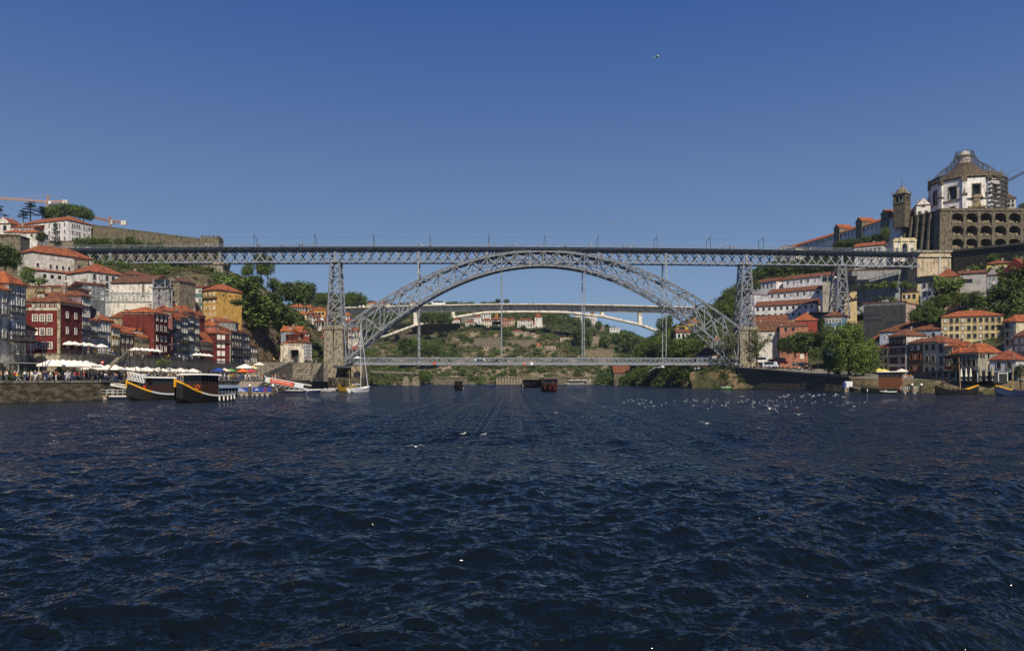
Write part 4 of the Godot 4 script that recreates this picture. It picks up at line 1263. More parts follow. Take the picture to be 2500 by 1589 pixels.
func small_boat(label: String, at: Vector3, turn: float, L: float, hullc: String, engine := true) -> void:
	var o := thing("small_boat", label, "boat", at, turn)
	hull(o, L, L * 0.36, 0.25, 0.05, paint(hullc), paint("d6d6d2"), paint("d6d6d2"), paint("8c8478"))
	o.scale = Vector3(1, 0.6, 1)
	if engine: block("outboard_engine", o, Vector3(-0.2, 0.3, -L * 0.5 - 0.35), Vector3(0.2, 1.7, -L * 0.5 + 0.05), paint("1b1c1e"))
	block("bench", o, Vector3(-L * 0.14, 0.9, -0.2), Vector3(L * 0.14, 1.05, 0.25), paint("9a8a70"))
	block("console", o, Vector3(-0.3, 0.85, 0.5), Vector3(0.3, 1.7, 0.9), paint("d0d0cc"))
func vehicle(label: String, called: String, cat: String, at: Vector3, turn: float, hex: String, L := 4.2, H := 1.45, W := 1.75, van := false) -> void:
	var o := thing(called, label, cat, at, turn)
	var pm := stuffm("car_" + hex, Color(hex), 0.3)
	var st := st_new()
	var pf: PackedVector2Array
	if van: pf = PackedVector2Array([Vector2(-L / 2, 0.35), Vector2(L / 2, 0.35), Vector2(L / 2, 1.0), Vector2(L / 2 - 0.5, 1.15), Vector2(L / 2 - 0.9, H), Vector2(-L / 2, H)])
	else: pf = PackedVector2Array([Vector2(-L / 2, 0.35), Vector2(L / 2, 0.35), Vector2(L / 2, 0.75), Vector2(L / 2 - 1.1, 0.9), Vector2(L / 2 - 1.7, H), Vector2(-L / 2 + 0.9, H), Vector2(-L / 2 + 0.1, 0.95)])
	slab(st, pf, -W / 2, W / 2)
	part("body", done(st), pm, o)
	var gs := st_new()
	var g0 := 0.95 if not van else H * 0.55
	box(gs, Vector3(-L / 2 + 0.8, g0, -W / 2 - 0.01), Vector3(L / 2 - 1.5, H - 0.1, W / 2 + 0.01))
	part("window", done(gs), M.pane, o)
	var ws := st_new()
	lathe(ws, [[0.0, -0.1], [0.32, -0.1], [0.32, 0.1], [0.0, 0.1]], 10)
	var wm := done(ws)
	for x in [-L * 0.31, L * 0.31]:
		for z in [-W / 2 + 0.08, W / 2 - 0.08]:
			part("wheel", wm, paint("151517"), o, Transform3D(Basis(Vector3.RIGHT, PI / 2), Vector3(x, 0.32, z)))

# ---------- the hilltop monastery
func bastion() -> void:
	var o := thing("bastion_wall", "huge dark stone terrace wall with three rows of arched niches", "wall", Vector3(215.79, 68.36, -372.0))
	var sm := stone("7a715f"); var dk := sm; var lt := sm
	var H := 21.1
	var bays := 6
	var x0 := 4.3; var pitch := 7.2; var nw := 5.7
	block("back_wall", o, Vector3(0.5, -14, -6.5), Vector3(x0 + pitch * bays, H - 0.4, -4.6), dk)
	var st := st_new()
	hexa(st, [Vector3(-1.6, -14, 1.2), Vector3(x0, -14, 1.2), Vector3(x0, -14, -5), Vector3(-1.6, -14, -5), Vector3(0.0, H, 0), Vector3(x0, H, 0), Vector3(x0, H, -5), Vector3(0.0, H, -5)])
	part("corner_buttress", done(st), sm, o)
	for k in bays + 1:
		var x := x0 + pitch * k
		block("pier", o, Vector3(x, -14, -4.7), Vector3(x + pitch - nw, H - 0.9, 0.25), sm)
	block("parapet", o, Vector3(0.02, H - 0.9, -4.0), Vector3(x0 + pitch * bays + 1.5, H + 0.35, 0.45), sm)
	var ap := PackedVector2Array([Vector2(0, 3.4), Vector2(0, 6.35), Vector2(nw, 6.35), Vector2(nw, 3.4)])
	for k in 11:
		var a := PI * k / 10.0
		ap.append(Vector2(nw * 0.5 + cos(a) * nw * 0.47, 3.4 + sin(a) * 1.55))
	var as_ := st_new(); slab(as_, ap, -4.6, 0.0)
	var am := done(as_)
	rng.seed = 5
	for l in 3:
		var y: float = [1.3, 7.8, 14.2][l]
		for k in bays:
			var x := x0 + pitch * k + pitch - nw
			part("niche_arch", am, sm, o, Transform3D(Basis(), Vector3(x, y, 0)))
			block("niche_floor", o, Vector3(x, y - 0.5, -4.6), Vector3(x + nw, y + 0.15, 0.1), sm)
			var rs := st_new()
			for b in 26:       # loose stones heaped in the niche
				var p := Vector3(rng.randf_range(0.2, nw * 0.82), 0, rng.randf_range(-4.2, -0.6))
				var top: float = 2.4 * (1.0 - p.x / nw) * (-p.z / 4.5) + 0.5
				p.y = y + 0.2 + rng.randf() * top
				var r := rng.randf_range(0.35, 0.75)
				var q := []
				for c in 8:
					q.append(Vector3(x, 0, 0) + p + Vector3([-1, 1, 1, -1][c % 4], -1 if c < 4 else 1, [1, 1, -1, -1][c % 4]) * r * rng.randf_range(0.6, 1.0))
				hexa(rs, q)
			part("rubble", done(rs), stone("a8997c"), o)
	block("niche_footing", o, Vector3(x0, -14, -4.4), Vector3(x0 + pitch * bays, 0.8, 0.05), sm)
	# the long side that falls back along the slope, with its raking buttresses
	var w := thing("buttressed_wall", "dark stone terrace wall with a row of slanting buttresses beside the niches", "wall", Vector3(215.79, 68.36, -372.0) + Vector3(-0.3, 0, -5.0), atan2(30.0, -10.0) - PI)
	block("wall_face", w, Vector3(-33, -14, -2.5), Vector3(0, H - 0.2, -1.4), dk)
	block("coping", w, Vector3(-33, H - 0.2, -2.7), Vector3(0, H + 0.4, -0.3), sm)
	for k in 8:
		var bs := st_new()
		var x := -2.4 - k * 3.9
		hexa(bs, [Vector3(x - 0.6, -14, 4.2), Vector3(x + 0.6, -14, 4.2), Vector3(x + 0.6, -14, -1.4), Vector3(x - 0.6, -14, -1.4), Vector3(x - 0.55, H - 0.2, 0.0), Vector3(x + 0.55, H - 0.2, 0.0), Vector3(x + 0.55, H - 0.2, -1.4), Vector3(x - 0.55, H - 0.2, -1.4)])
		part("buttress", done(bs), lt, w)
	for l in 2:
		block("tie_course", w, Vector3(-32, 5.6 + l * 6.6, -1.4), Vector3(-0.5, 6.4 + l * 6.6, 0.35), dk)
	# ground behind the parapet
	var ts := st_new()
	extrude(ts, PackedVector2Array([Vector2(218.5, -378.6), Vector2(330, -378.6), Vector2(330, -480), Vector2(204, -480), Vector2(208.5, -406)]), 60.0, 89.0)
	setting("monastery_terrace", done(ts), stone("7d7566"))
func rotunda() -> void:
	var c := Vector3(244.5, 0, -399.0)
	var az := atan2(-c.x, -c.z) # towards the boat
	var o := thing("round_church", "white round church under a scaffolded dome on the hilltop", "church", Vector3(c.x, 89.0, c.z), az)
	var wm := plaster("f2eee8"); var sm := stone("8b8068"); var R := 16.6
	var y1 := 8.7; var y2 := 20.4
	for k in 9:
		var a := (k + 0.5) * TAU / 9.0
		var f := Node3D.new(); f.name = "drum_bay"; o.add_child(f, true)
		f.transform = Transform3D(Basis(Vector3.UP, a), Vector3.ZERO)
		var z := R * cos(PI / 9.0); var hw := R * sin(PI / 9.0)
		var lit: bool = k in [0, 8, 1, 7]
		# wall with real window openings
		var st := st_new()
		if lit:
			for q in [[-hw, 0.0, -1.9, y2], [1.9, 0.0, hw, y2], [-1.9, 0.0, 1.9, 3.6], [-1.9, 5.6, 1.9, 9.4], [-1.9, 16.2, 1.9, y2], [-1.9, 3.6, -1.1, 5.6], [1.1, 3.6, 1.9, 5.6]]:
				box(st, Vector3(q[0], q[1], z - 2.2), Vector3(q[2], q[3], z))
		else:
			box(st, Vector3(-hw, 0, z - 2.2), Vector3(hw, y2, z))
		part("wall", done(st), wm, f)
		if lit:
			var fs := st_new()
			for q in [[-2.3, 9.1, -1.85, 16.6], [1.85, 9.1, 2.3, 16.6], [-1.85, 16.15, 1.85, 16.6], [-1.85, 9.1, 1.85, 9.45], [-1.4, 3.3, -1.05, 5.9], [1.05, 3.3, 1.4, 5.9], [-1.05, 5.55, 1.05, 5.9], [-1.05, 3.3, 1.05, 3.65]]:
				box(fs, Vector3(q[0], q[1], z - 1.0), Vector3(q[2], q[3], z + 0.12))
			part("window_frame", done(fs), sm, f)
			block("window_pane", f, Vector3(-1.9, 3.4, z - 2.0), Vector3(1.9, 16.3, z - 1.8), M.pane)
		# mouldings
		block("string_course", f, Vector3(-hw - 0.2, y1 - 0.2, z), Vector3(hw + 0.2, y1 + 0.35, z + 0.4), sm)
		block("frieze", f, Vector3(-hw - 0.1, y2 - 0.7, z), Vector3(hw + 0.1, y2, z + 0.25), sm)
		block("cornice", f, Vector3(-hw - 0.55, y2, z - 2.0), Vector3(hw + 0.5, y2 + 0.6, z + 0.8), sm)
		var bs := st_new()
		box(bs, Vector3(-hw - 0.4, y2 + 2.2, z + 0.4), Vector3(hw + 0.4, y2 + 2.6, z + 0.9))
		for b in 17: box(bs, Vector3(-hw + hw * b / 8.0 - 0.16, y2 + 0.8, z + 0.5), Vector3(-hw + hw * b / 8.0 + 0.16, y2 + 2.2, z + 0.8))
		part("balustrade", done(bs), sm, f)
		# pilaster at the corner
		var g := Node3D.new(); g.name = "pilaster"; o.add_child(g, true)
		g.transform = Transform3D(Basis(Vector3.UP, k * TAU / 9.0), Vector3.ZERO)
		block("shaft", g, Vector3(-0.95, 0, R - 1.2), Vector3(0.95, y2 - 0.02, R + 0.55), wm)
		block("capital", g, Vector3(-1.3, y2 - 2.4, R - 1.0), Vector3(1.3, y2 - 0.05, R + 0.8), sm)
		block("corbel", g, Vector3(-1.5, 11.0, R - 1.0), Vector3(1.5, 11.6, R + 1.1), sm)
		var ob := st_new()
		lathe(ob, [[0.5, 11.6], [0.3, 12.2], [0.35, 12.6], [0.05, 14.6]], 6, Vector3(0, 0, R + 0.75))
		part("pinnacle", done(ob), sm, g)
		var op := st_new()
		lathe(op, [[0.45, y2 + 0.8], [0.45, y2 + 3.0], [0.2, y2 + 3.3], [0.3, y2 + 3.8], [0.03, y2 + 4.9]], 6, Vector3(0, 0, R + 0.4))
		part("finial", done(op), sm, g)
	var dp := st_new()
	lathe(dp, [[R - 2, y2 + 0.5], [14.0, y2 + 0.7], [12.6, y2 + 2.2], [10.2, y2 + 4.4], [7.6, y2 + 6.6], [5.4, y2 + 8.6], [4.2, y2 + 10.6]], 36)
	part("dome", done(dp), tiles("73645a"), o)
	var ln := st_new()
	lathe(ln, [[4.4, y2 + 10.4], [3.2, y2 + 11.2], [3.2, y2 + 14.2], [3.9, y2 + 14.4], [3.9, y2 + 14.9], [2.8, y2 + 15.0], [2.3, y2 + 16.8], [0.4, y2 + 17.6], [0.0, y2 + 18.4]], 14)
	part("lantern", done(ln), plaster("dcd3c4"), o)
	# builders' scaffold round the dome and down the far side of the drum
	var sc := st_new()
	rng.seed = 12
	for k in 40:
		var a := TAU * k / 40.0
		var prev := Vector3.ZERO
		for j in 7:
			var r: float = [15.8, 13.6, 11.2, 8.8, 6.6, 4.9, 4.2][j]
			var yy: float = y2 + [2.6, 5.4, 7.2, 9.2, 11.2, 13.8, 16.8][j] + rng.randf_range(-0.3, 0.5)
			var p := Vector3(cos(a) * r, yy, sin(a) * r)
			beam(sc, p + Vector3(0, -3.2, 0), p + Vector3(0, 0.7, 0), 0.1, 0.1)
			if j > 0: beam(sc, prev, p, 0.08, 0.08)
			var an := a + TAU / 40.0
			beam(sc, p, Vector3(cos(an) * r, yy, sin(an) * r), 0.09, 0.09)
			if k % 2 == 0: beam(sc, p, Vector3(cos(an) * r, yy - 2.0, sin(an) * r), 0.07, 0.07)
			prev = p
	part("dome_scaffold", done(sc), paint("4a4642"), o).set_meta("kind", "stuff")
	for l in 9:
		var pk := st_new()
		for k in 9:
			var a0 := deg_to_rad(38.0 + k * 8.0); var a1 := deg_to_rad(38.0 + (k + 1) * 8.0)
			var y := 1.0 + l * 2.35
			for r in [18.3, 19.6]:
				beam(pk, Vector3(sin(a0) * r, y + 1.0, cos(a0) * r), Vector3(sin(a1) * r, y + 1.0, cos(a1) * r), 0.07, 0.07)
				beam(pk, Vector3(sin(a0) * r, y, cos(a0) * r), Vector3(sin(a0) * r, y + 2.35, cos(a0) * r), 0.1, 0.1)
			quad(pk, Vector3(sin(a0) * 18.2, y, cos(a0) * 18.2), Vector3(sin(a1) * 18.2, y, cos(a1) * 18.2), Vector3(sin(a1) * 19.7, y, cos(a1) * 19.7), Vector3(sin(a0) * 19.7, y, cos(a0) * 19.7))
			beam(pk, Vector3(sin(a0) * 19.6, y + 0.12, cos(a0) * 19.6), Vector3(sin(a1) * 19.6, y + 0.12, cos(a1) * 19.6), 0.06, 0.28)
		part("drum_scaffold", done(pk), paint("6a6660"), o)
	# doorway with its broken pediment
	var f2 := Node3D.new(); f2.name = "portal"; o.add_child(f2, true)
	f2.transform = Transform3D(Basis(Vector3.UP, TAU / 18.0), Vector3.ZERO)
	var z2 := R * cos(PI / 9.0)
	var ps := st_new()
	slab(ps, PackedVector2Array([Vector2(-2.2, 4.6), Vector2(2.2, 4.6), Vector2(1.5, 7.0), Vector2(1.4, 9.0), Vector2(-1.4, 9.0), Vector2(-1.5, 7.0)]), z2, z2 + 0.9)
	slab(ps, PackedVector2Array([Vector2(-3.0, 9.0), Vector2(3.0, 9.0), Vector2(0.6, 10.9), Vector2(0, 10.4), Vector2(-0.6, 10.9)]), z2, z2 + 1.2)
	box(ps, Vector3(-4.1, 3.7, z2), Vector3(4.1, 4.6, z2 + 1.5))
	for x in [-3.7, -2.4, 1.8, 3.1]: box(ps, Vector3(x, 0, z2), Vector3(x + 0.6, 3.7, z2 + 1.1))
	part("portal_stone", done(ps), stone("9a8d6e"), f2)
	window(f2, "arch", Transform3D(Basis(), Vector3(0, 1.7, z2)), 3.0, 3.4, sm, paint("3a2c20"), "church_door").get_child(0).name = "leaf"
func bell_tower() -> void:
	var o := thing("bell_tower", "square grey stone bell tower with domed cap beside the round church", "tower", Vector3(206.96, 88.19, -389.0), 0.62)
	var sm := stone("716856"); var lt := stone("8b806b")
	var W := 6.2; var H := 13.6
	block("shaft", o, Vector3(0, -4, -W), Vector3(W, 8.8, 0), sm)
	block("belt", o, Vector3(-0.25, 8.8, -W - 0.25), Vector3(W + 0.25, 9.3, 0.25), lt)
	var pf := PackedVector2Array([Vector2(0, 9.3), Vector2(0, H), Vector2(W, H), Vector2(W, 9.3), Vector2(5.0, 9.3)])
	for s in 2:
		var cx := 4.15 if s == 0 else 2.05
		pf.append(Vector2(cx + 0.75, 9.3))
		for k in 9: pf.append(Vector2(cx + cos(PI * k / 8.0) * 0.75, 11.6 + sin(PI * k / 8.0) * 0.75))
		pf.append(Vector2(cx - 0.75, 9.3))
	var st := st_new(); slab(st, pf, -0.9, 0.0)
	var m := done(st)
	part("belfry_wall", m, sm, o)
	part("belfry_wall", m, sm, o, Transform3D(Basis(Vector3.UP, -PI / 2), Vector3(0.0, 0, -W)) )
	part("belfry_wall", m, sm, o, Transform3D(Basis(), Vector3(0, 0, -W + 0.9)))
	part("belfry_wall", m, sm, o, Transform3D(Basis(Vector3.UP, -PI / 2), Vector3(W - 0.9, 0, -W)))
	for x in [2.05, 4.15]:
		var bs := st_new(); lathe(bs, [[0.5, 0.0], [0.42, 0.25], [0.26, 0.75], [0.0, 0.9]], 10, Vector3(x, 10.5, -1.4))
		part("bell", done(bs), stuffm("bronze", Color("4a4034"), 0.45, "", 0.1, "", 0.8), o)
	block("cornice", o, Vector3(-0.45, H, -W - 0.45), Vector3(W + 0.45, H + 0.55, 0.45), lt)
	var ds := st_new(); lathe(ds, [[3.3, H + 0.55], [3.1, H + 1.4], [2.5, H + 2.7], [1.4, H + 3.8], [0.5, H + 4.3], [0.5, H + 5.0], [0.0, H + 5.2]], 12, Vector3(W / 2, 0, -W / 2))
	part("cap", done(ds), lt, o)
	bar("weather_vane", o, Vector3(W / 2, H + 5.0, -W / 2), Vector3(W / 2, H + 8.2, -W / 2), 0.12, 0.12, paint("2a2a2c"))
	for x in [-0.2, W + 0.2]:
		for z in [0.2, -W - 0.2]:
			var fs := st_new(); lathe(fs, [[0.3, H + 0.55], [0.3, H + 1.1], [0.12, H + 1.3], [0.22, H + 1.7], [0.0, H + 2.4]], 6, Vector3(x, 0, z))
			part("finial", done(fs), lt, o)
func gatehouse() -> void:
	var o := thing("gatehouse", "cream portal building with arched window at the end of upper deck", "gatehouse", Vector3(178.68, 62.86, -346.0), -0.12)
	var W := 10.0; var H := 6.0
	var cm := plaster("d9c9a4"); var wh := plaster("e4e0d8")
	block("wall", o, Vector3(0, -4, -8), Vector3(W, H, 0), wh)
	for x in [0.0, 3.1, 6.1, W - 0.6]: block("pilaster", o, Vector3(x, 0, 0), Vector3(x + 0.7, H - 0.6, 0.25), cm)
	block("entablature", o, Vector3(-0.3, H - 0.6, -8.2), Vector3(W + 0.3, H + 0.2, 0.45), cm)
	block("attic", o, Vector3(0.4, H + 0.2, -7.0), Vector3(W - 0.4, H + 1.0, 0.1), cm)
	window(o, "arch", Transform3D(Basis(), Vector3(W / 2, 2.5, 0.02)), 3.0, 4.8, cm, M.pane)
	for x in [1.7, W - 1.7]: window(o, "plain", Transform3D(Basis(), Vector3(x, 1.3, 0.02)), 1.5, 2.5, cm, paint("4b5058"), "door")
func castle() -> void:
	# the town wall climbing the hill behind the deck
	var o := thing("town_wall", "medieval stone wall with battlements climbing behind the bridge deck", "wall")
	var sm := stone("7f7660")
	var a := Vector3(-220.37, 83.69, -386.0); var b := Vector3(-151.63, 71.33, -360.0)
	var st := st_new(); var ms := st_new()
	var n := 24
	var u := (b - a); u.y = 0; u = u.normalized()
	var q := Vector3(-u.z, 0, u.x)
	rng.seed = 8
	for k in n:
		var p0 := a.lerp(b, float(k) / n); var p1 := a.lerp(b, float(k + 1) / n)
		p0.y += rng.randf_range(-0.15, 0.15)
		hexa(st, [p0 - Vector3(0, 22, 0) - q * 1.2, p1 - Vector3(0, 22, 0) - q * 1.2, p1 - Vector3(0, 22, 0) + q * 1.2, p0 - Vector3(0, 22, 0) + q * 1.2, p0 - q, p1 - q, p1 + q, p0 + q])
	var len_ := a.distance_to(b)
	var cnt := int(len_ / 1.75)
	for k in cnt:
		var p := a.lerp(b, (k + 0.5) / cnt) + q * 0.7
		hexa(ms, [p - u * 0.5 - q * 0.35, p + u * 0.5 - q * 0.35, p + u * 0.5 + q * 0.35, p - u * 0.5 + q * 0.35, p - u * 0.5 - q * 0.35 + Vector3.UP * 1.0, p + u * 0.5 - q * 0.35 + Vector3.UP * 1.0, p + u * 0.5 + q * 0.35 + Vector3.UP * 1.0, p - u * 0.5 + q * 0.35 + Vector3.UP * 1.0])
	part("wall_body", done(st), sm, o)
	part("battlement", done(ms), sm, o)
	var t := thing("wall_tower", "square stone tower with battlements at the end of medieval wall", "tower", Vector3(-150.65, 66.78, -357.0), 0.12)
	block("tower_body", t, Vector3(0, -24, -8.4), Vector3(8.6, 5.6, 0), sm)
	for k in 5:
		for s in 2:
			block("merlon", t, Vector3(0.02 + k * 1.84, 5.6, -0.5 - s * 7.8), Vector3(1.15 + k * 1.84, 6.6, -0.02 - s * 7.8), sm)
			if k in [1, 2, 3]: block("merlon", t, Vector3(0.02 + s * 8.0, 5.6, -k * 1.9 - 1.1), Vector3(0.55 + s * 8.0, 6.6, -k * 1.9), sm)
func lattice_mast(st: SurfaceTool, a: Vector3, b: Vector3, w: float, n: int, t := 0.14) -> void:
	var f := (b - a).normalized()
	var s := f.cross(Vector3(0.02, 0.3, 1.0)).normalized() * w * 0.5
	var u := s.cross(f).normalized() * w * 0.5
	for c in [s + u, s - u, -s - u, -s + u]: beam(st, a + c, b + c, t, t)
	for k in n:
		var p := a.lerp(b, float(k) / n); var q := a.lerp(b, float(k + 1) / n)
		beam(st, p + s + u, q + s - u, t * 0.7, t * 0.7); beam(st, p - s + u, q - s - u, t * 0.7, t * 0.7)
		beam(st, p + s + u, q - s + u, t * 0.7, t * 0.7); beam(st, p + s - u, q - s - u, t * 0.7, t * 0.7)
func tower_crane(label: String, top: Vector3, foot: float, jib_end: Vector3, back_end: Vector3, peak: float, hex: String, w := 1.6) -> void:
	var o := thing("tower_crane", label, "crane", Vector3(top.x, foot, top.z))
	var m := paint(hex)
	var t := Vector3(0, top.y - foot, 0); var je := jib_end - o.position; var be := back_end - o.position
	var s1 := st_new(); lattice_mast(s1, Vector3.ZERO, t, w, 16, 0.22); part("mast", done(s1), m, o)
	var s2 := st_new(); lattice_mast(s2, t, je, w * 0.8, 24, 0.2); part("jib", done(s2), m, o)
	var s3 := st_new(); lattice_mast(s3, t, be, w * 0.7, 8, 0.2); part("counter_jib", done(s3), m, o)
	var s4 := st_new(); lattice_mast(s4, t, t + Vector3(0, peak, 0), w * 0.5, 4, 0.18); part("peak", done(s4), m, o)
	var s5 := st_new()
	beam(s5, t + Vector3(0, peak, 0), t.lerp(je, 0.6), 0.1, 0.1); beam(s5, t + Vector3(0, peak, 0), be, 0.1, 0.1)
	part("tie_rod", done(s5), m, o)
	block("counterweight", o, be + Vector3(-1.8, -1.8, -1.0), be + Vector3(1.8, 1.2, 1.0), paint("c9c6c0"))
	block("cab", o, t + Vector3(1.2, -2.4, -0.2), t + Vector3(3.2, 0.2, 1.8), paint("d9dce0"))
func lift_tower() -> void:
	var o := thing("lift_tower", "grey steel lattice lift tower among the hillside houses", "tower", Vector3(-103.96, 22.26, -214.0))
	var m := stuffm("lift_steel", lin(0.36, 0.39, 0.42), 0.5, "metal", 0.2)
	var W := 3.4; var H := 10.6
	for x in [0.0, W]:
		for z in [0.0, -W]: bar("leg", o, Vector3(x, -6, z), Vector3(x, H, z), 0.24, 0.24, m)
	for k in 7:
		var y := -5.5 + k * 2.2
		for z in [0.0, -W]:
			bar("brace", o, Vector3(0, y, z), Vector3(W, y + 2.2, z), 0.12, 0.12, m); bar("brace", o, Vector3(W, y, z), Vector3(0, y + 2.2, z), 0.12, 0.12, m)
		for x in [0.0, W]: bar("brace", o, Vector3(x, y, 0), Vector3(x, y + 2.2, -W), 0.12, 0.12, m)
	block("platform", o, Vector3(-0.9, 8.0, -W - 0.6), Vector3(W + 0.9, 8.3, 0.7), m)
	block("cabin_glass", o, Vector3(0.3, 8.3, -W + 0.3), Vector3(W - 0.3, H, -0.3), M.pane)
	var f := thing("footbridge", "grey steel footbridge leading from the lift tower to the hillside", "bridge", Vector3(-120.82, 26.17, -212.0))
	var L: float = (-103.96) - (-120.82)
	block("deck", f, Vector3(0, -0.25, -1.2), Vector3(L, 0.0, 1.0), m)
	for z in [-1.1, 0.9]:
		bar("top_rail", f, Vector3(0, 2.4, z), Vector3(L, 2.4, z), 0.14, 0.2, m)
		for k in 8:
			var x := L * k / 8.0
			bar("post", f, Vector3(x, 0, z), Vector3(x, 2.4, z), 0.12, 0.12, m)
			bar("brace", f, Vector3(x, 0, z), Vector3(x + L / 8.0, 2.4, z), 0.08, 0.08, m)
			bar("brace", f, Vector3(x, 2.4, z), Vector3(x + L / 8.0, 0, z), 0.08, 0.08, m)
	bar("strut", f, Vector3(3.0, -0.2, 0), Vector3(-1.0, -4.2, 0), 0.2, 0.2, m)
func abutment() -> void:
	var o := thing("bridge_abutment", "pale masonry block carrying the right end of the upper deck", "abutment", Vector3(184.95, 62.11, -337.0))
	var m := plaster("c7b79b")
	var W: float = 86.0 * 337.0 / 1805.0 * 0.96
	block("block", o, Vector3(0, -22, -9), Vector3(W, -0.5, 0), m)
	block("coping", o, Vector3(-0.3, -0.5, -9), Vector3(W + 0.5, 0.5, 0.4), stone("b5aa94"))
	block("ledge", o, Vector3(-0.1, -2.7, 0), Vector3(W + 0.1, -2.3, 0.5), stone("b5aa94"))
	block("drain_pipe", o, Vector3(W * 0.64, -12, 0.02), Vector3(W * 0.64 + 0.5, -2.7, 0.5), paint("c9ccd0"))
	var w := thing("retaining_wall", "tall black-stained retaining wall below the monastery terrace", "wall")
	var st := st_new()
	var a := Vector3(201.04, 61.89, -336.0); var b := Vector3(217.73, 59.68, -300.0)
	hexa(st, [a - Vector3(0, 17, 0), b - Vector3(0, 17, 0), b - Vector3(-4, 17, 3), a - Vector3(0, 17, 4), a, b, b + Vector3(4, 0, -3), a + Vector3(0, 0, -4)])
	part("wall_body", done(st), stone("4d4a42"), w)
	var s2 := st_new()
	beam(s2, a + Vector3(0, 0.4, 0), b + Vector3(0, 0.4, 0), 1.0, 0.9)
	part("coping", done(s2), stone("7c7668"), w)

# ---------- banks, quays and what stands on them
func quays() -> void:
	# left promenade
	var edge := [Vector2(-97, -84), Vector2(-86.3, -124), Vector2(-79.3, -142), Vector2(-83.5, -142.6), Vector2(-83.0, -176), Vector2(-79.5, -179), Vector2(-77.5, -214), Vector2(-73.5, -262), Vector2(-76.0, -300), Vector2(-72.0, -322)]
	var poly := PackedVector2Array(edge)
	poly.append_array(PackedVector2Array([Vector2(-100, -322), Vector2(-101, -250), Vector2(-104, -84)]))
	var st := st_new(); extrude(st, poly, 2.0, 3.65)
	setting("promenade", done(st), stone("9c9484"))
	var q := thing("quay_wall", "long mossy granite quay wall below the crowded promenade", "wall")
	var ws := st_new(); var cs := st_new()
	for i in edge.size() - 1:
		var a := Vector3(edge[i].x, 0, edge[i].y); var b := Vector3(edge[i + 1].x, 0, edge[i + 1].y)
		var out := Vector3(-(b - a).z, 0, (b - a).x).normalized() * 0.35
		hexa(ws, [a - Vector3(0, 1.5, 0) + out * 1.8, b - Vector3(0, 1.5, 0) + out * 1.8, b - Vector3(0, 1.5, 0) - out, a - Vector3(0, 1.5, 0) - out, a + out + Vector3(0, 3.3, 0), b + out + Vector3(0, 3.3, 0), b - out + Vector3(0, 3.3, 0), a - out + Vector3(0, 3.3, 0)])
		var n := maxi(1, int(a.distance_to(b) / 1.6))
		for k in n:
			var c := a.lerp(b, float(k) / n); var d := a.lerp(b, (k + 0.97) / n)
			hexa(cs, [c + out * 1.3 + Vector3(0, 3.3, 0), d + out * 1.3 + Vector3(0, 3.3, 0), d - out * 2.0 + Vector3(0, 3.3, 0), c - out * 2.0 + Vector3(0, 3.3, 0), c + out * 1.3 + Vector3(0, 3.72, 0), d + out * 1.3 + Vector3(0, 3.72, 0), d - out * 2.0 + Vector3(0, 3.72, 0), c - out * 2.0 + Vector3(0, 3.72, 0)])
	part("wall_face", done(ws), M.quay, q)
	part("coping_stones", done(cs), stone("8f8778"), q)
	# terrace wall with its arcade, and the terrace behind
	var w := thing("arcade_wall", "granite terrace wall with arched vaults behind the promenade umbrellas", "wall")
	var sm := stone("b3a994")
	var H := 5.1
	var line := [Vector3(-88.8, 3.6, -145.0), Vector3(-91.8, 3.6, -207.0), Vector3(-99.6, 3.6, -278.0)]
	for s2 in 2:
		var wa: Vector3 = line[s2]; var wb: Vector3 = line[s2 + 1]
		var u := (wb - wa).normalized(); var out2 := Vector3(-u.z, 0, u.x)
		var L := wa.distance_to(wb)
		var X2 := Transform3D(Basis(u, Vector3.UP, out2), wa)
		part("core", UB, stone("b3a994"), w, X2 * Transform3D(Basis.from_scale(Vector3(L, H + 0.98, 3.0)), Vector3(L / 2, H / 2 - 0.5, -3.1)))
		var nb := int(L / 4.9); var pw := L / nb
		var pf := PackedVector2Array([Vector2(0, 0), Vector2(0, H), Vector2(pw, H), Vector2(pw, 0), Vector2(pw * 0.72, 0)])
		for k in 9: pf.append(Vector2(pw * 0.5 + cos(PI * k / 8.0) * pw * 0.22, 2.5 + sin(PI * k / 8.0) * 1.0))
		pf.append(Vector2(pw * 0.28, 0))
		var ps := st_new(); slab(ps, pf, -1.6, 0.0)
		var pm := done(ps)
		var solid := st_new(); box(solid, Vector3(0, 0, -1.6), Vector3(pw, H, 0)); var sd := done(solid)
		for k in nb:
			part("vault_bay", sd if s2 == 0 and k < 5 else pm, sm, w, X2 * Transform3D(Basis(), Vector3(k * pw, 0, 0)))
		part("cornice", UB, stone("7b7263"), w, X2 * Transform3D(Basis.from_scale(Vector3(L, 0.35, 4.8)), Vector3(L / 2, H + 0.175, -2.1)))
		part("railing", railing_mesh(L, 1.0, 0.1), paint("2d3032"), w, X2 * Transform3D(Basis(), Vector3(0, H + 0.35, 0)))
	var ts := st_new()
	extrude(ts, PackedVector2Array([Vector2(-91.6, -147), Vector2(-94.6, -207), Vector2(-102.4, -284), Vector2(-130, -284), Vector2(-130, -100), Vector2(-96, -100), Vector2(-96, -142)]), 5.0, 8.9)
	setting("terrace", done(ts), stone("8d8576"))
	# stairs up to the terrace
	var sg := thing("stone_stairs", "stone stairs rising along the terrace wall", "stairs", Vector3(-88.0, 3.65, -154.0), PI / 2.0)
	for k in 24:
		block("step", sg, Vector3(k * 0.42, 0, 0.4), Vector3(k * 0.42 + 0.42, 0.215 * (k + 1), 2.2), stone("a09680"))
	part("parapet", UB, stone("8d8370"), sg, bar_xf(Vector3(0, 0.6, 2.3), Vector3(10.1, 5.8, 2.3), 0.25, 0.9))
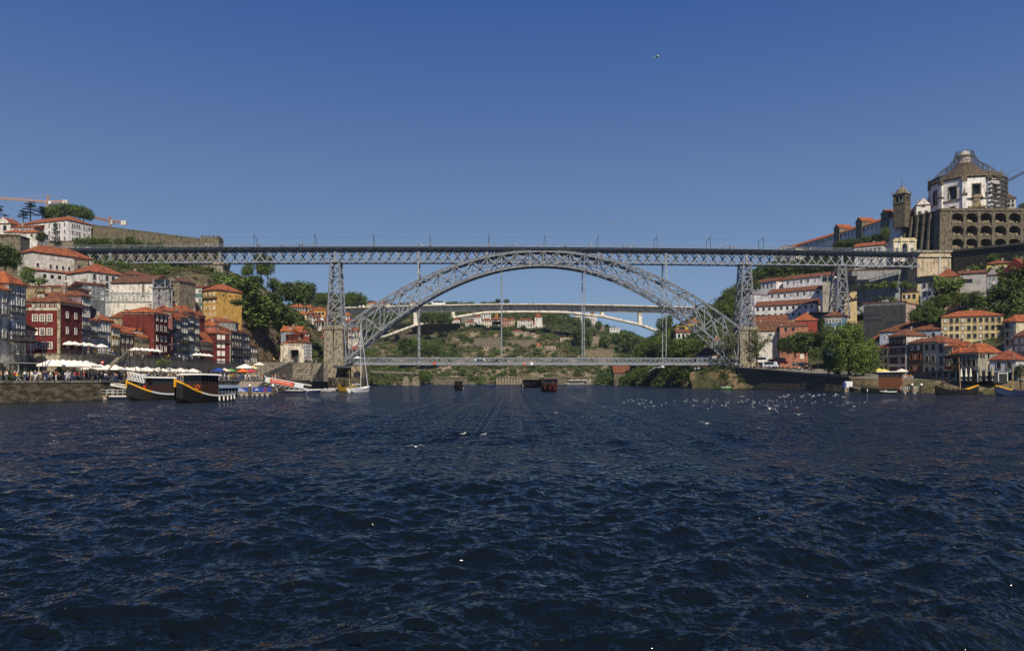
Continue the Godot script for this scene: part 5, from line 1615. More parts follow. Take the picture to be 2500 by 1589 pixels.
	# right bank
	var re := [Vector2(141, -150), Vector2(128.5, -185), Vector2(118, -212), Vector2(109, -238), Vector2(104, -262), Vector2(99, -290), Vector2(94.0, -322), Vector2(90, -352)]
	var hts := [3.5, 3.5, 3.5, 4.2, 5.6, 7.2, 8.8, 9.0]
	var rp := st_new()
	for i in re.size() - 1:
		var off0 := 9.0 if i < 3 else 1.0; var off1 := 9.0 if i < 2 else 1.0
		var a := Vector3(re[i].x + off0, hts[i], re[i].y); var b := Vector3(re[i + 1].x + off1, hts[i + 1], re[i + 1].y)
		quad(rp, a, b, Vector3(b.x + 60, b.y + 0.3, b.z), Vector3(a.x + 60, a.y + 0.3, a.z))
	setting("riverside_road", done(rp), stone("8d867a"))
	var em := []
	for i in 4:
		var p: Vector2 = re[i]
		var off := 9.2 if i < 3 else 1.2
		em.append([Vector3(p.x, -1.0, p.y), Vector3(p.x + 1.0, 0.1, p.y), Vector3(p.x + off * 0.5, hts[i] * 0.55, p.y), Vector3(p.x + off, hts[i] + 0.02, p.y)])
	loft("stone_embankment", em, 0.8, 0.35, 71, [Color(0.20, 0.17, 0.11), Color(0.25, 0.21, 0.14), Color(0.10, 0.11, 0.045)], 0.9)
	var rw := thing("river_wall", "high stained stone wall carrying the riverside square", "wall")
	var rs := st_new(); var rc := st_new()
	for i in range(3, re.size() - 1):
		var n := 6
		for k in n:
			var a2: Vector2 = (re[i] as Vector2).lerp(re[i + 1], float(k) / n); var b2: Vector2 = (re[i] as Vector2).lerp(re[i + 1], float(k + 1) / n)
			var ha := lerpf(hts[i], hts[i + 1], float(k) / n); var hb := lerpf(hts[i], hts[i + 1], float(k + 1) / n)
			var a := Vector3(a2.x, 0, a2.y); var b := Vector3(b2.x, 0, b2.y)
			hexa(rs, [a - Vector3(1.2, 1, 0), b - Vector3(1.2, 1, 0), b + Vector3(2, -1, 0), a + Vector3(2, -1, 0), a + Vector3(0.2, ha - 0.05, 0), b + Vector3(0.2, hb - 0.05, 0), b + Vector3(2, hb - 0.05, 0), a + Vector3(2, ha - 0.05, 0)])
			hexa(rc, [a + Vector3(-0.35, ha - 0.05, 0), b + Vector3(-0.35, hb - 0.05, 0), b + Vector3(0.7, hb - 0.05, 0), a + Vector3(0.7, ha - 0.05, 0), a + Vector3(-0.35, ha + 0.7, 0), b + Vector3(-0.35, hb + 0.7, 0), b + Vector3(0.5, hb + 0.7, 0), a + Vector3(0.5, ha + 0.7, 0)])
	part("wall_face", done(rs), M.quay, rw)
	part("parapet", done(rc), stone("8a8373"), rw)
	# pontoons, gangways
	pontoon("floating landing stage with white rails at the quay end", Vector3(-81.28, -0.06, -146.0) , 8.2, 3.2, 0.1, [])
	var g := thing("gangway", "pale boarded gangway sloping from the quay to the landing stage", "gangway")
	var ga := Vector3(-79.23, 3.12, -147.0); var gb := Vector3(-75.0, 2.04, -150.0)
	var gs := st_new(); beam(gs, ga, gb, 2.6, 0.2); part("deck", done(gs), paint("d3c8b4"), g)
	for s in [-1.3, 1.3]:
		bar("side_beam", g, ga + Vector3(0, -0.2, s), gb + Vector3(0, -0.2, s), 0.16, 0.5, paint("dcdad4"))
	for k in 5:
		var p := ga.lerp(gb, (k + 0.5) / 5.0)
		bar("deck_seam", g, p + Vector3(0, 0.12, -1.3), p + Vector3(0, 0.12, 1.3), 0.06, 0.04, paint("6a6258"))
	var t := thing("truss_gangway", "white arched truss gangway beside the moored tour boat", "gangway")
	var ta := Vector3(-82.04, 4.01, -158.0); var tb := Vector3(-77.44, 3.14, -156.0)
	for s in [-0.7, 0.7]:
		var o2 := Vector3(0, 0, s)
		bar("chord", t, ta + o2, tb + o2, 0.14, 0.14, paint("e4e4e0")); bar("chord", t, ta + o2 + Vector3(0, 1.5, 0), tb + o2 + Vector3(0, 1.5, 0), 0.14, 0.14, paint("e4e4e0"))
		for k in 6:
			var p := ta.lerp(tb, k / 6.0) + o2; var r := ta.lerp(tb, (k + 1) / 6.0) + o2
			bar("brace", t, p, r + Vector3(0, 1.5, 0), 0.09, 0.09, paint("e4e4e0")); bar("brace", t, p + Vector3(0, 1.5, 0), r, 0.09, 0.09, paint("e4e4e0"))
	bar("deck", t, ta, tb, 1.3, 0.08, paint("8d8d88"))
	pontoon("moored pontoon with two blue notice boards below the crowded quay", Vector3(-67.65, 0.35, -176.0), 10.6, 4.0, 0.12, [[0.09, 0.43, "1d3f94", 1], [0.53, 0.95, "1d3f94", 2]])
	# banner gangway
	var bg := thing("banner_gangway", "white truss gangway carrying a long orange lettered banner", "gangway")
	var ba := Vector3(-69.03, 3.22, -206.0); var bb := Vector3(-57.93, 0.84, -212.0)
	for s in [0.0, -1.6]:
		var o3 := Vector3(0, 0, s)
		bar("chord", bg, ba + o3, bb + o3, 0.16, 0.16, paint("e0e0dc")); bar("chord", bg, ba + o3 + Vector3(0, 1.25, 0), bb + o3 + Vector3(0, 1.25, 0), 0.16, 0.16, paint("e0e0dc"))
		for k in 10:
			var p := ba.lerp(bb, k / 10.0) + o3; var r := ba.lerp(bb, (k + 1) / 10.0) + o3
			bar("brace", bg, p + Vector3(0, -0.9 if s == 0.0 else 0.0, 0), r + Vector3(0, 0.0, 0), 0.08, 0.08, paint("e0e0dc"))
	var dirb := (bb - ba).normalized()
	var bx := Transform3D(Basis(dirb, dirb.cross(Vector3(0, 0, -1)).normalized() * -1.0, Vector3(0, 0, 1)), ba)
	var yb := Vector3(0, 0, 1).cross(dirb).normalized()
	bx = Transform3D(Basis(dirb, yb, Vector3(0, 0, 1)), ba)
	var len3 := ba.distance_to(bb)
	var bn := part("banner", UB, paint("e0583a"), bg, bx * Transform3D(Basis.from_scale(Vector3(len3 * 0.5, 1.15, 0.06)), Vector3(len3 * 0.37, 0.65, 0.14)))
	part("white_panel", UB, paint("e8e6e0"), bg, bx * Transform3D(Basis.from_scale(Vector3(len3 * 0.1, 1.2, 0.06)), Vector3(len3 * 0.06, 0.65, 0.14)))
	part("white_panel", UB, paint("e2e4e8"), bg, bx * Transform3D(Basis.from_scale(Vector3(len3 * 0.2, 1.2, 0.06)), Vector3(len3 * 0.74, 0.65, 0.14)))
	strokes(bg, bx * Transform3D(Basis(), Vector3(len3 * 0.16, 0.5, 0.2)), [7, 8, 7], len3 * 0.42, 0.5, paint("f0e6dc"))
	# sloping slipway beside it
	var sl := thing("slipway", "sloping stone slipway between the crowd and the pontoon", "slipway")
	var s4 := st_new()
	hexa(s4, [Vector3(-69.31, 1.7, -184.0) - Vector3(0, 3, 0), Vector3(-65.87, 1.62, -190.0) - Vector3(0, 3, 0), Vector3(-67.21, 3.34, -200.0) - Vector3(0, 6, 0), Vector3(-71.2, 3.36, -194.0) - Vector3(0, 6, 0), Vector3(-69.31, 1.7, -184.0), Vector3(-65.87, 1.62, -190.0), Vector3(-67.21, 3.34, -200.0), Vector3(-71.2, 3.36, -194.0)])
	part("ramp", done(s4), stone("a3967f"), sl)
# lettering too small to read from the river: upright strokes in word-long runs
func strokes(parent: Node, xf: Transform3D, words: Array, length: float, high: float, m: Material) -> void:
	var total := 0
	for w in words: total += w + 1
	var st := st_new()
	var k := 0
	rng.seed = 77
	for w in words:
		for i in w:
			var x := length * k / total
			var p := length / total
			box(st, Vector3(x, 0, 0), Vector3(x + p * 0.3, high, 0.03))
			var y: float = high * [0.0, 0.42, 0.84][rng.randi() % 3]
			box(st, Vector3(x + p * 0.3, y, 0), Vector3(x + p * 0.72, y + high * 0.16, 0.03))
			k += 1
		k += 1
	part("lettering", done(st), m, parent, xf)
func lettering(text: String, parent: Node, xf: Transform3D, size: float, m: Material, wide := 1.0) -> void:
	var t := TextMesh.new()
	t.text = text; t.font_size = 64; t.pixel_size = size / 46.0; t.depth = 0.05
	t.curve_step = 4.0
	var f := SystemFont.new()
	f.font_names = PackedStringArray(["Droid Sans"]); f.font_weight = 700
	t.font = f
	part("lettering", t, m, parent, xf * Transform3D(Basis.from_scale(Vector3(wide, 1, 1)), Vector3.ZERO))
func pontoon(label: String, at: Vector3, L: float, W: float, turn: float, boards: Array) -> void:
	at.y = 0.0
	var o := thing("pontoon", label, "pontoon", at, turn)
	block("deck", o, Vector3(0, 0.45, -W), Vector3(L, 0.75, 0), paint("9a8466"))
	var fs := st_new()
	lathe(fs, [[0.0, -0.3], [0.4, -0.2], [0.45, 0.2], [0.35, 0.45], [0.0, 0.46]], 8)
	var fm := done(fs)
	for k in int(L / 1.2):
		part("float", fm, paint("c9c7be"), o, Transform3D(Basis(), Vector3(0.6 + k * 1.2, 0, -0.5)))
	for z in [-0.08, -W + 0.08]:
		for k in 9: bar("rail_post", o, Vector3(L * k / 8.0, 0.75, z), Vector3(L * k / 8.0, 1.85, z), 0.07, 0.07, paint("d8d8d4"))
		for y in [1.3, 1.82]: bar("rail", o, Vector3(0, y, z), Vector3(L, y, z), 0.06, 0.07, paint("d8d8d4"))
	for b in boards:
		var bd := block("notice_board", o, Vector3(L * b[0], 0.9, 0.02), Vector3(L * b[1], 2.0, 0.14), paint(b[2]))
		if b[3] == 2:
			ring("lifebuoy", o, Vector3(L * (b[0] + b[1]) * 0.5 + 0.8, 1.4, 0.3), 0.42, 0.13, paint("d8492c"))
			var es := st_new()
			slab(es, PackedVector2Array([Vector2(-0.5, -0.12), Vector2(0.5, -0.12), Vector2(0.4, 0.04), Vector2(0.1, 0.06), Vector2(0.0, 0.26), Vector2(-0.1, 0.06), Vector2(-0.4, 0.04)]), 0.0, 0.02)
			part("emblem", done(es), paint("dfe4ee"), o, Transform3D(Basis(), Vector3(L * lerpf(b[0], b[1], 0.22), 1.5, 0.145)))
		else:
			for k in 3: block("print_line", o, Vector3(L * lerpf(b[0], b[1], 0.2), 1.08 + k * 0.28, 0.145), Vector3(L * lerpf(b[0], b[1], 0.85 - 0.1 * k), 1.2 + k * 0.28, 0.16), paint("dfe4ee"))
	if boards.size():
		for x in [L * 0.48, L * 0.985]:
			var ps := st_new()
			lathe(ps, [[0.38, -1.0], [0.38, 2.3]], 10, Vector3(x, 0, 0.5)); part("mooring_pile", done(ps), paint("4f463c"), o)
			var cs := st_new(); lathe(cs, [[0.42, 2.3], [0.0, 2.9]], 10, Vector3(x, 0, 0.5)); part("pile_cap", done(cs), paint("e6e4de"), o)
func bankside() -> void:
	# funicular station and square at the foot of the cliff
	var o := thing("funicular_station", "cream concrete station front with a tall dark entrance below the cliff", "station", Vector3(-93.04, 10.62, -300.0))
	var W := 8.6; var H := 7.2
	var cm := plaster("ded4c2")
	for q in [[0.0, 0.0, 2.9, H], [6.4, 0.0, W, H], [2.9, 5.2, 6.4, H]]:
		block("wall", o, Vector3(q[0], q[1] - (3.0 if q[1] == 0.0 else 0.0), -7), Vector3(q[2], q[3], 0), cm)
	block("entrance_glass", o, Vector3(2.9, -0.5, -3.2), Vector3(6.4, 5.2, -3.0), M.pane)
	block("roof_slab", o, Vector3(-0.2, H, -7.2), Vector3(W + 0.2, H + 0.35, 0.2), cm)
	var pl := st_new()
	extrude(pl, PackedVector2Array([Vector2(-97.95, -272.0), Vector2(-86.87, -280.0), Vector2(-72.8, -292.0), Vector2(-82.27, -330.0), Vector2(-111.52, -330.0)]), 3.0, 10.3)
	setting("square", done(pl), stone("8b8478"))
	var t := thing("stepped_terrace", "stone terrace with wide steps between the square and the quay", "terrace")
	for k in 12:
		var y0 := 4.0 + k * 0.55
		var f := 270.0 + k * 1.2
		block("step", t, Vector3((-82.26), 3.0, -f - 3.0), Vector3((-73.01), y0, -f), stone(["938a7b", "857d70"][k % 2]))
	var rs := thing("ramp_wall", "sloping stone ramp wall leading up to the square", "ramp")
	var st := st_new()
	var a := Vector3(-79.31, 5.15, -236.0); var b := Vector3(-81.42, 9.8, -272.0)
	hexa(st, [Vector3(a.x, 2, a.z + 1.5), Vector3(b.x, 2, b.z + 1.5), Vector3(b.x, 2, b.z - 2), Vector3(a.x, 2, a.z - 2), a + Vector3(0, 0, 1.5), b + Vector3(0, 0, 1.5), b + Vector3(0, 0, -2), a + Vector3(0, 0, -2)])
	part("wall_body", done(st), stone("8f8573"), rs)
	part("parapet", UB, stone("b3a892"), rs, bar_xf(a + Vector3(0, 0.3, 1.3), b + Vector3(0, 0.3, 1.3), 0.5, 0.8))
	# base of the left pylon: river wall and vault
	var lb := thing("pylon_quay", "rough stone quay below the left pylon of the arch bridge", "quay")
	block("wall", lb, Vector3((-76.45), -1.5, -322), Vector3((-62.9), 4.6, -306), M.quay)
	block("upper_block", lb, Vector3((-67.9), 4.6, -322), Vector3((-63.29), 9.4, -312), stone("a59878"))
	block("lintel", lb, Vector3((-75.52), 8.6, -322), Vector3((-67.9), 9.6, -311), paint("3d4347"))
	block("vault_back_wall", lb, Vector3((-75.17), 4.6, -322), Vector3((-67.9), 8.6, -321), stone("a59878"))
	for x in [(-74.79), (-72.8)]:
		bar("mooring_frame", lb, Vector3(x, -0.5, -303), Vector3(x, 4.0, -303), 0.5, 0.5, paint("1e1c1a"))
	bar("mooring_beam", lb, Vector3((-75.12), 3.8, -303), Vector3((-72.47), 3.8, -303), 0.5, 0.5, paint("1e1c1a"))
	# glass pavilion and containers on the right bank
	var p := thing("glass_pavilion", "low dark glass pavilion along the right waterfront", "pavilion", Vector3(127.18, 3.17, -234.0), 0.0)
	var e := Vector3(125.93, 3.14, -200.0) - p.position
	p.rotation.y = atan2(-e.z, e.x)
	var L := Vector2(e.x, e.z).length()
	block("container", p, Vector3(0, -0.5, -4), Vector3(L * 0.28, 3.0, 0), paint("3a3f45"))
	block("glass", p, Vector3(L * 0.28, 0, -4), Vector3(L, 2.8, -0.3), M.pane)
	block("roof", p, Vector3(L * 0.27, 2.8, -4.4), Vector3(L + 0.3, 3.3, 0.4), paint("4a4f57"))
	for k in 8: block("mullion", p, Vector3(L * (0.3 + k * 0.1) - 0.1, 0, -0.3), Vector3(L * (0.3 + k * 0.1) + 0.1, 2.8, 0.0), paint("a9adb0"))
	var k2 := thing("kiosk", "black kiosk with a white frame beside the pavilion", "kiosk", Vector3(127.87, 3.3, -196.0))
	block("body", k2, Vector3(0, -0.5, -2.6), Vector3(3.8, 2.5, 0), paint("23262a"))
	for q in [[1.1, 0.0, 1.3, 2.3], [3.5, 0.0, 3.7, 2.3], [1.3, 2.1, 3.5, 2.3]]: block("frame", k2, Vector3(q[0], q[1], 0.0), Vector3(q[2], q[3], 0.12), paint("d4d4d0"))
	pontoon("pontoon with white-capped piles beside the brown tour boat", Vector3(109.05, 0.28, -206.0), 4.6, 3.0, -0.3, [[0.02, 0.04, "34383c", 0]])
	var ws := thing("ticket_booth", "white and blue ticket booth above the right landing stage", "booth", Vector3(102.88, 1.34, -228.0))
	block("panel", ws, Vector3(0, 0, -1.6), Vector3(2.3, 1.9, 0), paint("d9dcde")); block("blue_side", ws, Vector3(-0.02, 0, -0.02), Vector3(0.35, 1.5, 0.05), paint("2457a8"))
	block("plinth", ws, Vector3(-0.2, -2.6, -2.0), Vector3(2.6, 0, 0.1), stone("9a8f78"))
	var gr := thing("landing_ramp", "sloping timber ramp down to the brown tour boat", "gangway")
	bar("deck", gr, Vector3(105.12, 1.56, -228.0), Vector3(105.76, 0.29, -220.0), 2.0, 0.25, paint("6b5a44"))
	for s in [-0.9, 0.9]: bar("rail", gr, Vector3(105.12, 2.26, -228.0) + Vector3(0, 0, s), Vector3(105.76, 0.97, -220.0) + Vector3(0, 0, s), 0.07, 0.07, paint("b0aca0"))
	# far bank: railway walls at the water's edge
	for q in [[1060,1385,1385,1455,"long grey retaining wall at the far waterline"],[1650,1390,2010,1455,"grey retaining wall with a row of buttresses at the far waterline"]]:
		pass
	far_wall("long grey retaining wall with a shaded end at the far waterline", Vector3(-55.25, -0.35, -520.0), Vector3(-31.17, -0.35, -520.0), 1372.0, 0)
	far_wall("low far river wall with a long row of small buttresses", Vector3(-11.61, -0.05, -530.0), Vector3(21.37, -0.05, -530.0), 0.0, 16)
	far_wall("far river wall with an arched culvert", Vector3(40.55, -0.05, -530.0), Vector3(62.41, -0.05, -530.0), 0.0, 5)
	far_wall("far river wall between the buttressed walls", Vector3(21.91, -0.22, -532.0), Vector3(40.39, -0.22, -532.0), 0.0, 0)
	var vd := thing("railway_viaduct", "small concrete viaduct with splayed legs at the far bank", "bridge")
	var v0 := Vector3(-84.64, 8.28, -440.0); var v1 := Vector3(-57.58, 7.4, -450.0)
	bar("deck", vd, v0, v1, 6.0, 1.2, stone("7f7b72"))
	for t2 in [0.76, 0.97]:
		var c := v0.lerp(v1, t2)
		var st3 := st_new()
		hexa(st3, [Vector3(c.x - 2.6, -1, c.z + 2), Vector3(c.x + 2.6, -1, c.z + 2), Vector3(c.x + 2.6, -1, c.z - 2), Vector3(c.x - 2.6, -1, c.z - 2), Vector3(c.x - 0.8, c.y, c.z + 2), Vector3(c.x + 0.8, c.y, c.z + 2), Vector3(c.x + 0.8, c.y, c.z - 2), Vector3(c.x - 0.8, c.y, c.z - 2)])
		part("leg", done(st3), stone("958c7a"), vd)
func slope_walls() -> void:
	for q in WALLS:
		var a := Vector3(q[1], q[2], q[3]); var b := Vector3(q[4], q[5], q[6])
		var o := thing("garden_wall", q[0], "wall", a)
		var d := b - a
		var st := st_new()
		var out := Vector3(-d.z, 0, d.x).normalized() * 0.5
		var h: float = q[7]
		var dn := Vector3(0, -5.0, 0)
		hexa(st, [out + dn, d + out + dn, d - out + dn, -out + dn, Vector3(0, h, 0) + out * 0.8, d + Vector3(0, h, 0) + out * 0.8, d + Vector3(0, h, 0) - out, Vector3(0, h, 0) - out])
		part("wall_body", done(st), stone(q[8]), o)
		part("coping", UB, stone("8a8272"), o, bar_xf(Vector3(0, h + 0.12, 0), d + Vector3(0, h + 0.12, 0), 1.3, 0.24))
func far_wall(label: String, a: Vector3, b: Vector3, _h: float, n: int) -> void:
	a.y = 0; b.y = 0
	var o := thing("river_wall", label, "wall", a, atan2(-(b - a).z, (b - a).x))
	var L := a.distance_to(b)
	block("wall", o, Vector3(0, -1, -4), Vector3(L, 4.8, 0), stone("7a7264"))
	block("coping", o, Vector3(-0.1, 4.8, -4), Vector3(L + 0.1, 5.3, 0.5), stone("9a917e"))
	for k in n:
		var st := st_new()
		var x := L * (k + 0.5) / n
		hexa(st, [Vector3(x - 0.6, -1, 2.6), Vector3(x + 0.6, -1, 2.6), Vector3(x + 0.6, -1, 0), Vector3(x - 0.6, -1, 0), Vector3(x - 0.5, 4.6, 0.3), Vector3(x + 0.5, 4.6, 0.3), Vector3(x + 0.5, 4.6, 0), Vector3(x - 0.5, 4.6, 0)])
		part("buttress", done(st), stone("998d74"), o)

